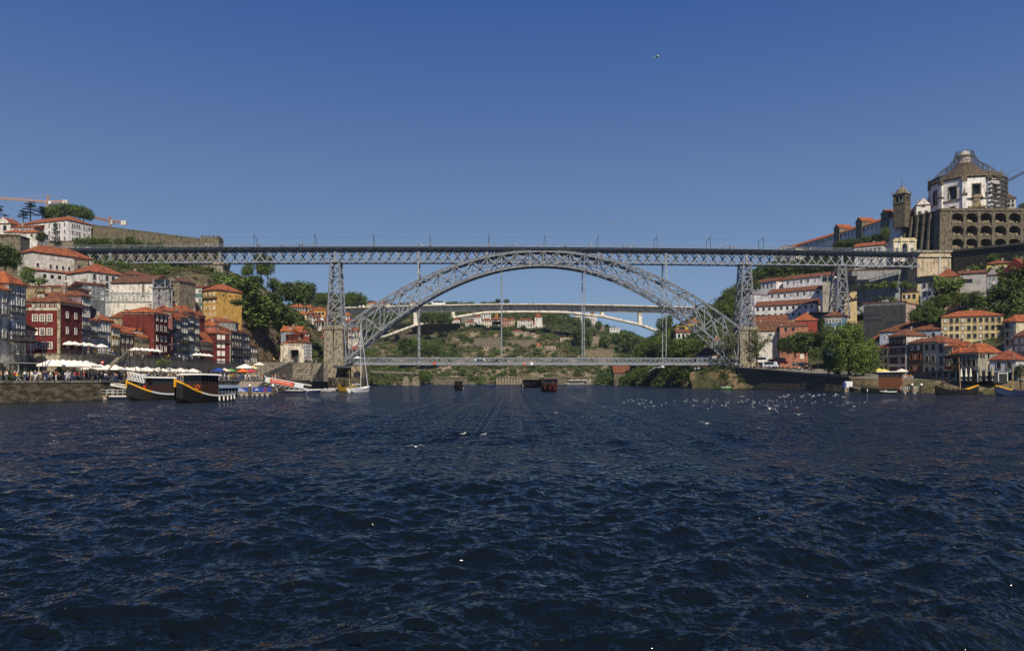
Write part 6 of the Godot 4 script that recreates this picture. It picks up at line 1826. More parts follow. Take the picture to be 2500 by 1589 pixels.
# ---------- tables in metres: label, left front corner x, z, right front corner x, z, base, height, depth, roof, rise, wall, roof colour, faces, extras
var HOUSES := [
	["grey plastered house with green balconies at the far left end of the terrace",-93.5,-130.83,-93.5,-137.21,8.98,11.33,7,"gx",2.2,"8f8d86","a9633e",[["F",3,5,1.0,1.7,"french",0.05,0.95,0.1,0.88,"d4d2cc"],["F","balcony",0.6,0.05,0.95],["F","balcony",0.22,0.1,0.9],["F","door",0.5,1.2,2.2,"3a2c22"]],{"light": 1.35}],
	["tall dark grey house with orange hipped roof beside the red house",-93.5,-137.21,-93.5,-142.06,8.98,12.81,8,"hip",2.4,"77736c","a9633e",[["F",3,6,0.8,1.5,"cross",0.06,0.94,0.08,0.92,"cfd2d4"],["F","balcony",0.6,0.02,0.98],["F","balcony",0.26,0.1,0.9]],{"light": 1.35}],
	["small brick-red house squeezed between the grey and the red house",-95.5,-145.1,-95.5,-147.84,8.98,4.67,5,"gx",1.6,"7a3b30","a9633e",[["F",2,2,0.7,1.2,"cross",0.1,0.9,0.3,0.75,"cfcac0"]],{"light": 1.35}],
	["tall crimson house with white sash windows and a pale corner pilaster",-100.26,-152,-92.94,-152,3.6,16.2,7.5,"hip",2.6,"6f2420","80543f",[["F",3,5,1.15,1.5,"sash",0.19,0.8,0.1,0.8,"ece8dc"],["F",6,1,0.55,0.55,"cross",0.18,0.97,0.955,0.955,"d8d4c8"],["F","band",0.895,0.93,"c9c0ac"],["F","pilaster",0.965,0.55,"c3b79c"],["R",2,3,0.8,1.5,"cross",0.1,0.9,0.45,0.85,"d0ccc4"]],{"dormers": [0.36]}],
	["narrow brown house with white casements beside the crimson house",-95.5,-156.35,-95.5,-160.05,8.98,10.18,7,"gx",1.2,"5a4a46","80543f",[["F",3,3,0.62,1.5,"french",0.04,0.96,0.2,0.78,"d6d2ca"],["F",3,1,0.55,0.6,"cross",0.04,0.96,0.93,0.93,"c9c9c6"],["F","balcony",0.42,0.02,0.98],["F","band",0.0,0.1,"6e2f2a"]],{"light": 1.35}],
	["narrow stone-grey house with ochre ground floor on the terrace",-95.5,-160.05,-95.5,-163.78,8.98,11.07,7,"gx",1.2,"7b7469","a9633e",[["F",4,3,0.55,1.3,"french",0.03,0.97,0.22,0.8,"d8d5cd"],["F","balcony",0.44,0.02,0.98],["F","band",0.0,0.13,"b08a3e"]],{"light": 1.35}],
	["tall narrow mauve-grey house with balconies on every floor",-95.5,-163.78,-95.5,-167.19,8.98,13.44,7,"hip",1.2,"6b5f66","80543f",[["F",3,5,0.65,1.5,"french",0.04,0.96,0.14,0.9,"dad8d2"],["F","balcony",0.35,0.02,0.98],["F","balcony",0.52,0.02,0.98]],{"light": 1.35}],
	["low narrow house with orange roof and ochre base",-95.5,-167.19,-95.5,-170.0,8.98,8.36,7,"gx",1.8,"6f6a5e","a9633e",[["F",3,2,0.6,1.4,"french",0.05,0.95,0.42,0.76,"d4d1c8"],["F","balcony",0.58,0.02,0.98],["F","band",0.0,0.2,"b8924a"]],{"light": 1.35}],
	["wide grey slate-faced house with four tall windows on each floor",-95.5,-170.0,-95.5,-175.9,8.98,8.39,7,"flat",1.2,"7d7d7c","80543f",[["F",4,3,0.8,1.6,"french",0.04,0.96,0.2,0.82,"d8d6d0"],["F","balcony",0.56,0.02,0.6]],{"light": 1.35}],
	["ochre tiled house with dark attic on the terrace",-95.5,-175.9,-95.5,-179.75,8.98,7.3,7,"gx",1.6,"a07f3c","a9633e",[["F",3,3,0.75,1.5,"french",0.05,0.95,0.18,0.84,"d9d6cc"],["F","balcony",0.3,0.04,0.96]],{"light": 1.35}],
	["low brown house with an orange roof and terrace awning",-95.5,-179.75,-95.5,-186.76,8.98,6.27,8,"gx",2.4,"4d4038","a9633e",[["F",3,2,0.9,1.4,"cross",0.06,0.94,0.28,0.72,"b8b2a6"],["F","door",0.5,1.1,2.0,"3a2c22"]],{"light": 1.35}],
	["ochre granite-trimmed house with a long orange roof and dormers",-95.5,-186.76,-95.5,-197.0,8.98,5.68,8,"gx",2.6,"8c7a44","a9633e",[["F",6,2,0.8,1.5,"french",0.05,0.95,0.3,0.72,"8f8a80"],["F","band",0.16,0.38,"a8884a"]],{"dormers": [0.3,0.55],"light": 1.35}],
	["house with a large blank dark red gable wall facing down river",-102.4,-194,-94.05,-194,8.98,12.43,8,"hip",1.8,"6e2a24","b06a44",[["R",3,4,0.9,1.6,"french",0.06,0.94,0.25,0.9,"d0cec6"],["R","balcony",0.62,0.05,0.95]],{}],
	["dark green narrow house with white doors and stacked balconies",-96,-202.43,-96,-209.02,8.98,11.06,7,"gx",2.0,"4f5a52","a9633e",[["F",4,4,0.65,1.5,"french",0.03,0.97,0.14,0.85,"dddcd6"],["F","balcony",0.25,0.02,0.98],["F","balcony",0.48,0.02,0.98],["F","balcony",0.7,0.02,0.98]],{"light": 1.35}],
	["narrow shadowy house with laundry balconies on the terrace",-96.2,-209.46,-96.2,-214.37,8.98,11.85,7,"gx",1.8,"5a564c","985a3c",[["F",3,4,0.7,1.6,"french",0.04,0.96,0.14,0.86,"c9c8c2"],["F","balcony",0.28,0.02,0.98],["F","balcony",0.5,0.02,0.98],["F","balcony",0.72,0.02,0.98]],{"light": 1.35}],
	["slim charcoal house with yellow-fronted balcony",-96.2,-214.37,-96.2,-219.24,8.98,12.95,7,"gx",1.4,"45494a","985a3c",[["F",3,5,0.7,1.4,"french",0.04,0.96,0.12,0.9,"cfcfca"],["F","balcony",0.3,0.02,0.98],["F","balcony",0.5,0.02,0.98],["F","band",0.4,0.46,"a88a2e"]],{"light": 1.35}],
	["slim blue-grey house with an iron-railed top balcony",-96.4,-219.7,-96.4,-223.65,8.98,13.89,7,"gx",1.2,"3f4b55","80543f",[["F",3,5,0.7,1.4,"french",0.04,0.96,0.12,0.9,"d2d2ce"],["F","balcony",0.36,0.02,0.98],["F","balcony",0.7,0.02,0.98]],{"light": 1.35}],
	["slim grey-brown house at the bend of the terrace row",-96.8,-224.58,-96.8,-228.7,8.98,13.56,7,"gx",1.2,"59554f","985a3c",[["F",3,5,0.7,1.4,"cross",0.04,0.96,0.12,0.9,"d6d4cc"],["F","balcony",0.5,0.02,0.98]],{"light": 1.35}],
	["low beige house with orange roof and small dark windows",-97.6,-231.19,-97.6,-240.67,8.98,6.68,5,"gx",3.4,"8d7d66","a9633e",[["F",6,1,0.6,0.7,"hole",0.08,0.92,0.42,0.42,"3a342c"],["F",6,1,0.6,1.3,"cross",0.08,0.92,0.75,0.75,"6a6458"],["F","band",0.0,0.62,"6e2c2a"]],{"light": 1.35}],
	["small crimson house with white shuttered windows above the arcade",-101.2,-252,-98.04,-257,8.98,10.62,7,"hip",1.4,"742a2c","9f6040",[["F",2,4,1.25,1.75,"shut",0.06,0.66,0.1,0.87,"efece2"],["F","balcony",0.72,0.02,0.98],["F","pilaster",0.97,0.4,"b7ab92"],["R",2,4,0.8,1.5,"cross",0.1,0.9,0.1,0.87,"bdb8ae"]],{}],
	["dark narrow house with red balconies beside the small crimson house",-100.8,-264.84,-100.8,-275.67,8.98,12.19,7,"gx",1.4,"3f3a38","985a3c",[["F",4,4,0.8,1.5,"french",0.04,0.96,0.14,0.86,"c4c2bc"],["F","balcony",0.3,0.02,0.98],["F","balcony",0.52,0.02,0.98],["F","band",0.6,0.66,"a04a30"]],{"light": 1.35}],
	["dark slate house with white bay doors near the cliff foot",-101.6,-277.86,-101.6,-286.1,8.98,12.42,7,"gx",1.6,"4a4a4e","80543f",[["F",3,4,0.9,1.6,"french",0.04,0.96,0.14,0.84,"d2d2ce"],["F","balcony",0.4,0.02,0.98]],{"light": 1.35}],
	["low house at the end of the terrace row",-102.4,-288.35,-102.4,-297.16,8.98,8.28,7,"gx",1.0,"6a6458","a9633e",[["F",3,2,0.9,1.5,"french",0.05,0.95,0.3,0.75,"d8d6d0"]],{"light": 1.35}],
	["long ochre-grey warehouse with a low orange roof behind the crimson house",-116.0,-176,-106.01,-176,23.3,2.68,9,"hip",0.8,"a3906c","9f6040",[["F",4,1,0.4,0.5,"hole",0.15,0.95,0.55,0.55,"5a4c3a"],["R",2,1,0.8,1.4,"cross",0.1,0.9,0.5,0.5,"c9c6be"]],{"down": 10}],
	["blue-grey tenement with rows of dark casements on the slope",-108.85,-187,-105.17,-191,24.13,3.98,8,"gx",0.8,"6f7478","80543f",[["F",5,3,0.75,1.2,"cross",0.04,0.96,0.15,0.85,"aeb2b4"]],{"down": 14}],
	["large white house with stone-framed windows below the bridge deck",-135.21,-236,-129.23,-246,30.84,7.53,13,"hip",3.6,"e6e2dc","9f6040",[["F",5,3,1.1,1.9,"plain",0.06,0.94,0.15,0.8,"8f8a82"],["R",3,2,1.1,1.8,"plain",0.1,0.9,0.3,0.8,"8f8a82"]],{"down": 16}],
	["small brick house with three white windows under the deck",-137.63,-262,-131.55,-268,38.04,3.19,9,"hip",2.0,"8a3b30","80543f",[["F",3,1,1.2,1.5,"cross",0.04,0.46,0.4,0.4,"e0dcd2"]],{"down": 10}],
	["long blank cream warehouse with a brown roof beside the lift tower",-122.61,-226,-109.04,-224,29.01,4.24,10,"gx",2.8,"e9e2d4","705040",[["F","pilaster",0.78,0.7,"9a8f78"]],{"down": 16,"plain": 1}],
	["tall granite gabled house beside the lift tower",-123.49,-262,-117.15,-260,29.1,9.29,8,"gz",1.6,"s8f8672","705040",[["F",1,2,0.8,1.8,"hole",0.45,0.75,0.2,0.55,"5a5344"],["L",2,3,0.8,1.4,"hole",0.1,0.9,0.2,0.8,"5a5344"]],{"down": 14}],
	["pale grey tenement with dark windows above the red roofs",-125.2,-278,-122.22,-277.5,28.1,10.28,8,"gx",1.0,"9a9aa0","94523d",[["F",2,3,0.9,1.5,"cross",0.1,0.95,0.18,0.86,"c9c9c6"]],{"down": 14}],
	["brown stone tenement between the grey and teal fronts",-122.22,-277.5,-119.2,-277,28.06,10.26,8,"gx",1.0,"8d7c66","80543f",[["F",2,3,1.0,1.7,"plain",0.1,0.9,0.15,0.84,"6a5a48"]],{"down": 14}],
	["teal tiled tenement with white windows beside the yellow house",-119.2,-277,-115.84,-276.5,28.01,10.25,8,"gx",1.0,"5f7f7c","94523d",[["F",2,3,1.2,1.8,"cross",0.08,0.92,0.2,0.86,"e8e6e0"]],{"down": 14}],
	["bright yellow house with laundry and an iron balcony",-115.55,-276,-108.5,-272,27.09,9.79,11,"hip",2.6,"cfa456","a9633e",[["F",3,4,0.95,1.5,"cross",0.05,0.92,0.08,0.84,"efe8d8"],["F","balcony",0.7,0.0,1.0],["R",3,1,0.6,0.5,"plain",0.1,0.9,0.82,0.82,"6a5a48"]],{"down": 14}],
	["grey house with a skylight in its orange roof below the cliff",-112.85,-266,-100.76,-269,19.51,5.12,9,"hip",1.7,"8d9093","8c5640",[["R",3,1,0.9,1.5,"cross",0.1,0.9,0.5,0.5,"dad8d4"],["F",3,1,0.9,1.2,"cross",0.55,0.95,0.4,0.4,"c9c9c6"]],{"down": 12}],
	["pink blank-walled house with painted graffiti below the yellow house",-108.9,-258,-103.66,-258,19.22,3.24,5,"hip",1.9,"b87266","a9633e",[],{"down": 14}],
	["faded mauve house on the slope behind the terrace",-113.51,-236,-108.52,-234,24.22,2.39,5,"gx",1.4,"9a6a70","8c5640",[["F",3,1,0.8,1.2,"cross",0.1,0.9,0.5,0.5,"cfcac4"]],{"down": 12}],
	["mauve house with a broad orange roof behind the terrace row",-106.54,-228,-99.75,-227,22.61,1.89,4,"hip",2.2,"9a7f88","94583c",[["F",4,1,0.8,1.1,"cross",0.1,0.9,0.4,0.4,"b8b4b0"]],{"down": 12}],
	["narrow red-roofed house wedged above the dark terrace houses",-107.98,-246,-104.41,-246,22.58,2.49,5,"gz",1.6,"8e3a30","94523d",[["F",2,1,0.8,1.2,"cross",0.1,0.9,0.5,0.5,"c9c4bc"]],{"down": 12}],
	["small orange-roofed back house behind the narrow terrace houses",-103.91,-182,-99.83,-184,16.92,1.48,7,"hip",1.6,"8a7a5e","94583c",[],{"down": 8}],
	["back house with a patched orange roof beside the blank red wall",-106.14,-196,-103.16,-196,17.92,2.38,7,"hip",1.6,"a3937a","94583c",[],{"down": 8}],
	["rose-walled back house with a broad red roof",-98.69,-204,-94.73,-206,20.14,2.69,8,"hip",1.8,"8d5a58","94523d",[["F",3,1,0.9,1.2,"cross",0.2,0.9,0.5,0.5,"c9c4bc"]],{"down": 10}],
	["stained white house with a long orange roof below the convent",-168.64,-252,-160.66,-247,41.1,5.51,20,"hip",3.2,"d9d4cc","9f6040",[["F",1,1,0.7,0.9,"hole",0.3,0.5,0.85,0.85,"6a6258"],["R",9,1,1.1,1.5,"plain",0.04,0.96,0.22,0.22,"cfcac2"]],{"down": 16}],
	["low white lean-to with small dark windows below the stained house",-159.52,-246,-150.17,-258,36.21,4.11,7,"shed",2.0,"d6d2cc","9f6040",[["F",4,1,1.0,1.3,"hole",0.15,0.75,0.6,0.6,"5a5650"]],{"down": 12}],
	["ruined granite block below the end of the deck",-151.73,-256,-148.08,-258,39.34,5.97,9,"flat",0.3,"s8a8170","705040",[["F",1,1,0.8,1.6,"hole",0.2,0.5,0.55,0.55,"3a352c"]],{"down": 14}],
	["long white convent with an orange roof on the hilltop",-254.87,-382,-222.3,-370,72.32,11.25,13,"hip",3.6,"ece9e6","9f6040",[["F",9,3,1.0,1.9,"plain",0.05,0.98,0.2,0.82,"b7b3ac"],["R",4,3,0.9,1.9,"plain",0.12,0.52,0.17,0.8,"b7b3ac"],["R",3,2,0.9,1.9,"plain",0.62,0.95,0.48,0.8,"b7b3ac"]],{"down": 10}],
	["white chapel-like house with an arched window at the hilltop edge",-245.91,-352,-238.95,-352,74.71,3.21,9,"gz",3.2,"e2ddd6","9f6040",[["F",1,1,1.8,2.6,"arch",0.45,0.75,0.4,0.4,"8a8276"]],{"down": 14}],
	["white gallery house with an orange lean-to roof",-237.42,-350,-226.78,-350,73.59,2.06,7,"shed",2.6,"dcd8d2","94583c",[["F",6,1,1.2,1.2,"cross",0.1,0.9,0.5,0.5,"c9c5bc"]],{"down": 12}],
	["small white hipped house below the chapel-like house",-236.66,-344,-229.51,-344,69.61,2.61,8,"hip",2.0,"e0dcd6","a9633e",[["F",3,1,1.1,1.2,"plain",0.1,0.9,0.5,0.5,"9a948a"]],{"down": 12}],
	["small white cottage with a spreading orange roof below the convent",-228.35,-342,-219.86,-342,69.23,2.43,8,"hip",2.2,"e0dcd4","b06a44",[["F",2,1,1.1,1.2,"plain",0.1,0.9,0.5,0.5,"9a948a"]],{"down": 12}],
	["rough stone garden wall house below the white cottages",-209.58,-300,-199.85,-300,57.27,4.56,6,"flat",0.2,"s857c68","705040",[],{"down": 10,"plain": 1}],
	["grey-blue house with a long orange roof behind the station",-99.52,-318,-90.84,-318,19.69,4.79,8,"gx",2.4,"8b98a4","b06a44",[],{"down": 8,"dormers": [0.45]}],
	["dark maroon block behind the station",-95.59,-312,-89.72,-312,19.4,3.23,6,"flat",0.2,"4a211a","94523d",[],{"down": 8,"plain": 1}],
	["small orange roof over the station back building",-95.91,-306,-87.41,-306,17.09,1.21,5,"hip",1.6,"d9cfbc","985a3c",[],{"down": 6,"plain": 1}],
	["rust-red house with one white window behind the station",-90.87,-316,-87.8,-320,19.6,4.16,9,"gx",1.8,"9a4a2c","94583c",[["F",1,1,1.8,1.6,"cross",0.55,0.95,0.85,0.85,"e8e4da"]],{"down": 8}],
	["dark house covered in small balconies beside the station",-84.51,-300,-82.27,-304,11.32,7.48,8,"gx",1.4,"3d4044","80543f",[["F",4,5,0.8,1.2,"cross",0.05,0.95,0.12,0.88,"c4c6c8"]],{"down": 4}],
	["left wing of the white lodges with tall slit windows",137.95,-425,147.02,-411,53.77,4.84,9,"gx",2.4,"f0eeef","80543f",[["F",5,1,0.8,2.4,"hole",0.1,0.9,0.55,0.55,"8a8c92"]],{"down": 18,"plain": 1}],
	["uppermost long white wine lodge with a brown roof",150.16,-409,169.57,-388,51.9,6.71,10,"gx",2.6,"f3f1f2","80543f",[["F",7,2,1.1,1.7,"plain",0.03,0.97,0.12,0.78,"9a9690"]],{"down": 14,"plain": 1}],
	["middle long white wine lodge on the terraced slope",136.92,-395,157.49,-374,43.06,6.48,10,"gx",2.6,"f3f1f2","80543f",[["F",8,2,1.1,1.7,"plain",0.03,0.97,0.1,0.78,"9a9690"]],{"down": 14,"plain": 1}],
	["pale windowless end block of the middle lodge",125.35,-388,136.57,-394,41.19,7.08,8,"flat",0.3,"c9cacf","80543f",[],{"down": 10,"plain": 1}],
	["lowest long white wine lodge with two rows of square windows",122.45,-372,145.71,-355,34.0,6.33,10,"gx",2.8,"f3f1f2","80543f",[["F",10,2,1.3,1.5,"plain",0.0,1.0,0.25,0.78,"8a8680"],["R",1,2,1.3,1.5,"plain",0.2,0.8,0.25,0.78,"8a8680"]],{"down": 10,"plain": 1}],
	["tall bare concrete lift block beside the white lodges",154.79,-368,158.85,-366,37.03,18.17,8,"flat",0.3,"b3aca0","80543f",[["F",1,1,6.0,3.6,"cross",0.0,1.0,0.93,0.93,"8a9094"]],{"down": 10,"plain": 1}],
	["dark grey flat block below the concrete lift block",141.0,-352,150.84,-350,29.18,6.15,8,"flat",0.3,"50545a","80543f",[["F",6,1,0.6,2.4,"hole",0.1,0.9,0.5,0.5,"2f3338"]],{"down": 8,"plain": 1}],
	["long low warehouse with a brown roof below the lodges",112.57,-346,128.54,-343,28.49,1.42,12,"gx",4.2,"d9d6d2","80543f",[["F",2,1,1.0,0.9,"hole",0.4,0.6,0.4,0.4,"5a544c"]],{"down": 12,"plain": 1}],
	["low warehouse with brown roofs and white walls behind the willow",110.74,-338,121.47,-335,23.04,2.67,10,"gx",4.6,"dcd9d4","705040",[["F",2,1,1.2,1.0,"hole",0.2,0.8,0.4,0.4,"5a544c"]],{"down": 10}],
	["coral-pink empty house with dark window openings",119.75,-330,131.09,-327,16.82,10.68,11,"hip",2.4,"b07862","80543f",[["F",2,1,1.3,1.5,"hole",0.08,0.6,0.87,0.87,"4a2c22"],["F",2,2,1.4,2.0,"hole",0.1,0.92,0.14,0.5,"4a2c22"]],{"down": 8}],
	["grey blank wall house behind the coral-pink house",129.62,-348,139.65,-346,27.83,3.7,9,"flat",0.3,"a8a29a","80543f",[],{"down": 8,"plain": 1}],
	["red-walled house with an orange roof behind the coral-pink house",131.26,-344,140.59,-340,26.51,4.6,10,"hip",3.8,"a0483e","a9633e",[],{"down": 10}],
	["blue house with white framed windows above the big plane tree",127.79,-302,133.43,-298,23.44,6.24,9,"hip",2.0,"6f93b4","80543f",[["F",5,2,1.2,1.7,"cross",0.06,0.94,0.15,0.66,"eceae4"],["F","band",0.8,0.97,"8a8276"]],{"down": 10}],
	["windowless dark slate-clad block on the slope",139.01,-292,151.21,-284,21.36,12.4,12,"flat",0.4,"3d4043","80543f",[["F",5,1,1.4,0.3,"hole",0.0,0.45,0.46,0.46,"1b1d1f"],["F",4,1,1.6,0.3,"hole",0.55,0.98,0.36,0.36,"1b1d1f"],["F",3,1,1.6,0.3,"hole",0.0,0.3,0.62,0.62,"1b1d1f"],["F","band",0.9,0.985,"6a6d70"]],{"down": 10,"plain": 1}],
	["pinkish plastered retaining block beside the dark slate block",152.35,-286,163.43,-296,29.45,3.87,6,"flat",0.3,"b8a39c","80543f",[],{"down": 14,"plain": 1}],
	["ochre turret house standing under the deck",155.78,-346,161.19,-345,45.86,5.88,7,"flat",0.5,"cdb68c","80543f",[["F",2,1,1.5,2.6,"plain",0.25,0.75,0.55,0.55,"a3906c"]],{"down": 16,"plain": 1}],
	["long dark modern building in the shade of the deck",162.07,-352,188.48,-346,48.32,7.15,9,"flat",0.5,"9a9da0","80543f",[["F",1,1,9.0,2.4,"hole",0.05,0.2,0.25,0.25,"7a8288"]],{"down": 14,"plain": 1}],
	["white office block seen below the deck beside the iron tower",164.84,-372,179.54,-372,43.04,11.87,9,"flat",0.4,"dfdde0","80543f",[["F",5,3,1.6,1.8,"plain",0.04,0.96,0.2,0.8,"9a9ca0"]],{"down": 16,"plain": 1}],
	["small flat yellow house on the slope",164.77,-312,170.22,-309,36.95,3.26,8,"flat",0.4,"d3bd84","80543f",[["F",3,1,1.0,1.7,"hole",0.06,0.5,0.5,0.5,"5a3a2c"],["F",1,1,1.2,2.0,"hole",0.6,0.85,0.5,0.5,"4a2a26"]],{"down": 8,"plain": 1}],
	["white and grey narrow modern house with a black glass top",161.02,-291,164.33,-288,35.62,8.42,9,"flat",0.4,"d5d4d2","80543f",[["F",2,2,1.3,1.9,"plain",0.08,0.95,0.22,0.6,"8a8a88"],["F",1,1,8.2,2.6,"hole",0.0,1.0,0.85,0.85,"22262a"]],{"down": 8,"plain": 1}],
	["ruined house with an orange pyramid roof overgrown with ivy",169.2,-294,175.53,-290,38.48,5.86,10,"hip",3.8,"b5a48c","94583c",[],{"down": 10}],
	["house wrapped in pale scaffold sheeting",175.82,-290,183.67,-286,38.73,6.42,9,"gx",1.6,"b3b0ac","80543f",[["F",2,1,3.2,1.6,"hole",0.0,0.4,0.55,0.55,"3a3a3c"]],{"down": 8}],
	["grey gabled house with four small windows",184.49,-287,187.52,-285,40.31,3.89,8,"gz",2.4,"a9acb2","80543f",[["F",2,2,1.0,1.3,"cross",0.15,0.85,0.2,0.75,"dedcd8"]],{"down": 8}],
	["yellow house with white blinds below the retaining wall",194.13,-302,201.39,-298,46.48,4.39,9,"hip",1.8,"d6b75c","94583c",[["F",3,1,1.7,1.2,"shut",0.05,0.95,0.6,0.6,"eceae4"]],{"down": 10}],
	["dark red gabled house at the right edge of the slope",190.92,-286,194.91,-280,42.82,2.82,9,"gz",4.6,"7e332c","94523d",[["F",3,1,1.1,1.3,"plain",0.1,0.9,0.6,0.6,"5a2a26"]],{"down": 10}],
	["pale blue wine lodge with ornate gable fronts and broad brown roof",139.43,-280,154.72,-266,19.27,2.58,18,"hip",4.2,"b3bccb","80543f",[["F",6,1,1.4,1.8,"arch",0.05,0.95,0.3,0.3,"8a8f98"]],{"down": 16}],
	["pale house with a bright orange roof behind the beige house",137.58,-284,142.95,-280,15.29,3.22,9,"hip",3.2,"c9c2b4","94583c",[],{"down": 14}],
	["dark brown bar with a lettered fascia behind the plane tree",126.71,-271.2,129.38,-263.6,3.7,6.91,9,"flat",0.4,"4a2f26","80543f",[["F",5,1,1.4,2.4,"plain",0.05,0.95,0.28,0.28,"2a1c18"]],{"plain": 1}],
	["beige waterfront house with brown framed windows and red awning",129.38,-263.6,131.5,-257.7,3.7,11.27,9,"hip",1.6,"c2b99f","94583c",[["F",3,3,1.2,1.8,"plain",0.05,0.95,0.34,0.84,"7d7460"],["F","door",0.5,1.4,2.6,"3a2c22"]],{}],
	["white waterfront house with four tall windows and a dark attic",131.56,-257.7,133.96,-250.9,3.7,15.05,9,"hip",2.4,"dcd8d2","80543f",[["F",4,3,1.5,2.4,"french",0.04,0.96,0.22,0.66,"5c4048"],["F","band",0.76,0.985,"4a3a34"],["F",4,1,0.9,1.2,"cross",0.05,0.95,0.88,0.88,"b7b0a8"],["F","balcony",0.565,0.0,1.0],["F","door",0.3,1.6,2.6,"3a2c22"]],{}],
	["brown tile-clad waterfront house with orange framed windows",134.27,-250.1,136.18,-244.9,3.7,12.34,9,"hip",1.6,"574b42","80543f",[["F",3,2,1.2,2.0,"plain",0.06,0.94,0.32,0.62,"9a5a34"],["F",2,1,1.2,1.5,"cross",0.06,0.94,0.87,0.87,"d4d0c8"]],{}],
	["light grey waterfront house with an iron balcony",136.18,-244.8,138.07,-239.6,3.7,12.38,9,"hip",2.2,"b7b2a2","80543f",[["F",2,3,1.3,2.4,"plain",0.06,0.94,0.24,0.86,"8a8474"],["F","balcony",0.44,0.0,1.0]],{}],
	["slim pale blue waterfront house",138.07,-239.5,138.93,-237.2,3.7,12.03,9,"hip",1.2,"aab0b6","94583c",[["F",1,3,1.5,2.6,"french",0.1,0.9,0.2,0.84,"5a6068"],["F","balcony",0.36,0.0,1.0]],{}],
	["red and glass waterfront house with cream sun blinds",138.93,-237.1,139.86,-234.5,3.7,10.66,11,"gx",1.6,"7a2f26","a9633e",[["F",3,3,1.1,2.2,"french",0.04,0.96,0.2,0.84,"d8c8a4"],["F","balcony",0.62,0.0,1.0]],{}],
	["low brown waterfront house with an orange railed balcony",139.86,-234.5,140.82,-231.9,3.7,8.38,8,"hip",1.8,"5f4a38","a9633e",[["F",2,2,1.2,1.8,"hole",0.06,0.94,0.2,0.7,"2f241c"],["F","balcony",0.52,0.0,1.0],["F","band",0.46,0.6,"a8682a"]],{}],
	["grey waterfront store with large lettering under its orange roof",140.39,-231,142.23,-225.6,3.7,8.36,10,"hip",2.9,"9c978c","a9633e",[["F",3,1,1.3,2.4,"plain",0.06,0.94,0.62,0.62,"7d7a6e"],["F",3,1,1.5,1.6,"hole",0.06,0.94,0.16,0.16,"2c2c2e"],["R",1,1,3.6,5.6,"arch",0.2,0.9,0.4,0.4,"b9ac94"]],{}],
	["low pale house with a terracotta hip roof at the end of waterfront",131.32,-203,135.15,-198,3.7,5.42,9,"hip",2.6,"c6cbd2","94523d",[["F",2,1,1.3,2.0,"plain",0.15,0.95,0.72,0.72,"8a8680"],["F","band",0.32,0.4,"5f656c"],["F",3,1,1.4,2.0,"hole",0.1,0.95,0.16,0.16,"3a3d42"]],{}],
	["long cream-yellow tenement with four rows of windows",154.72,-266,171.66,-258,15.56,10.64,12,"hip",2.4,"d2bf92","a9633e",[["F",10,4,1.25,1.75,"plain",0.02,0.98,0.08,0.88,"8d7f60"],["F","band",0.0,0.001,"d2bf92"]],{"down": 14}],
	["cream house with a small orange pyramid roof beside the tenement",161.86,-243,163.19,-239,13.66,8.91,10,"hip",2.4,"d8d0b4","a9633e",[["F",2,3,1.4,1.9,"plain",0.08,0.92,0.25,0.86,"7d7768"]],{"down": 10}],
	["weathered grey house at the right edge behind the waterfront",154.56,-228,154.81,-222,12.22,4.71,9,"gx",2.4,"9c9484","80543f",[["F",2,2,1.5,1.7,"shut",0.1,0.9,0.2,0.7,"d6d2c8"]],{"down": 8}],
	["long white monastery wing stepping down behind the bridge deck",181.11,-510,207.15,-394,84.53,6.5,13,"gx",3.4,"dedcd8","b06a44",[["F",34,1,1.0,1.6,"plain",0.03,0.97,0.72,0.72,"8a867c"]],{"down": 14,"plain": 1,"over": 0.5}],
	["lowest stone gabled bay on the long monastery wing",194.58,-446.37,195.72,-441.29,78,16.2,9,"gz",2.6,"s8a8272","a9633e",[["F",1,1,1.2,1.8,"plain",0.3,0.7,0.85,0.85,"5a564c"]],{"plain": 1,"over": 0.3}],
	["middle stone gabled bay on the long monastery wing",198.88,-427.18,200.02,-422.1,78,16.2,9,"gz",2.6,"s8a8272","a9633e",[["F",1,1,1.2,1.8,"plain",0.3,0.7,0.85,0.85,"5a564c"]],{"plain": 1,"over": 0.3}],
	["uppermost stone gabled bay on the long monastery wing",203.39,-407.12,204.52,-402.04,78,16.2,9,"gz",2.6,"s8a8272","a9633e",[["F",1,1,1.2,1.8,"plain",0.3,0.7,0.85,0.85,"5a564c"]],{"plain": 1,"over": 0.3}],
	["white gabled sacristy beside the bell tower",212.49,-388,218.77,-386,90.58,4.49,9,"gz",3.6,"e8e4dc","94583c",[["F",1,1,1.8,1.5,"plain",0.25,0.75,0.92,0.92,"7a7262"],["F",2,1,1.6,1.6,"plain",0.0,0.95,0.12,0.12,"7a7262"]],{"down": 8}],
	["white hipped building in scaffolding beside the round church",272.99,-414,279.7,-410,99.26,5.13,12,"hip",3.6,"ded9d0","705040",[["F",4,2,1.2,1.8,"plain",0.06,0.94,0.25,0.72,"8a8272"]],{"down": 6}],
	["long low white house below the monastery wing",176.22,-380,186.93,-372,68.2,3.43,8,"gx",2.2,"d6d4d0","9f6040",[["F",6,1,1.4,1.8,"cross",0.05,0.95,0.4,0.4,"9a9c9e"]],{"down": 8}],
	["white gabled lodge at the low end of the monastery wing",166.84,-470,175.0,-455,82.61,2.14,9,"gz",3.0,"e0dcd4","80543f",[],{"down": 12}],
	["yellow flat house among the trees beyond the arch",95.47,-430,102.98,-430,31.16,3.72,9,"flat",0.4,"cdae4c","80543f",[["F",1,1,4.5,3.2,"hole",0.1,0.7,0.45,0.45,"4a3c22"]],{"down": 8,"plain": 1}],
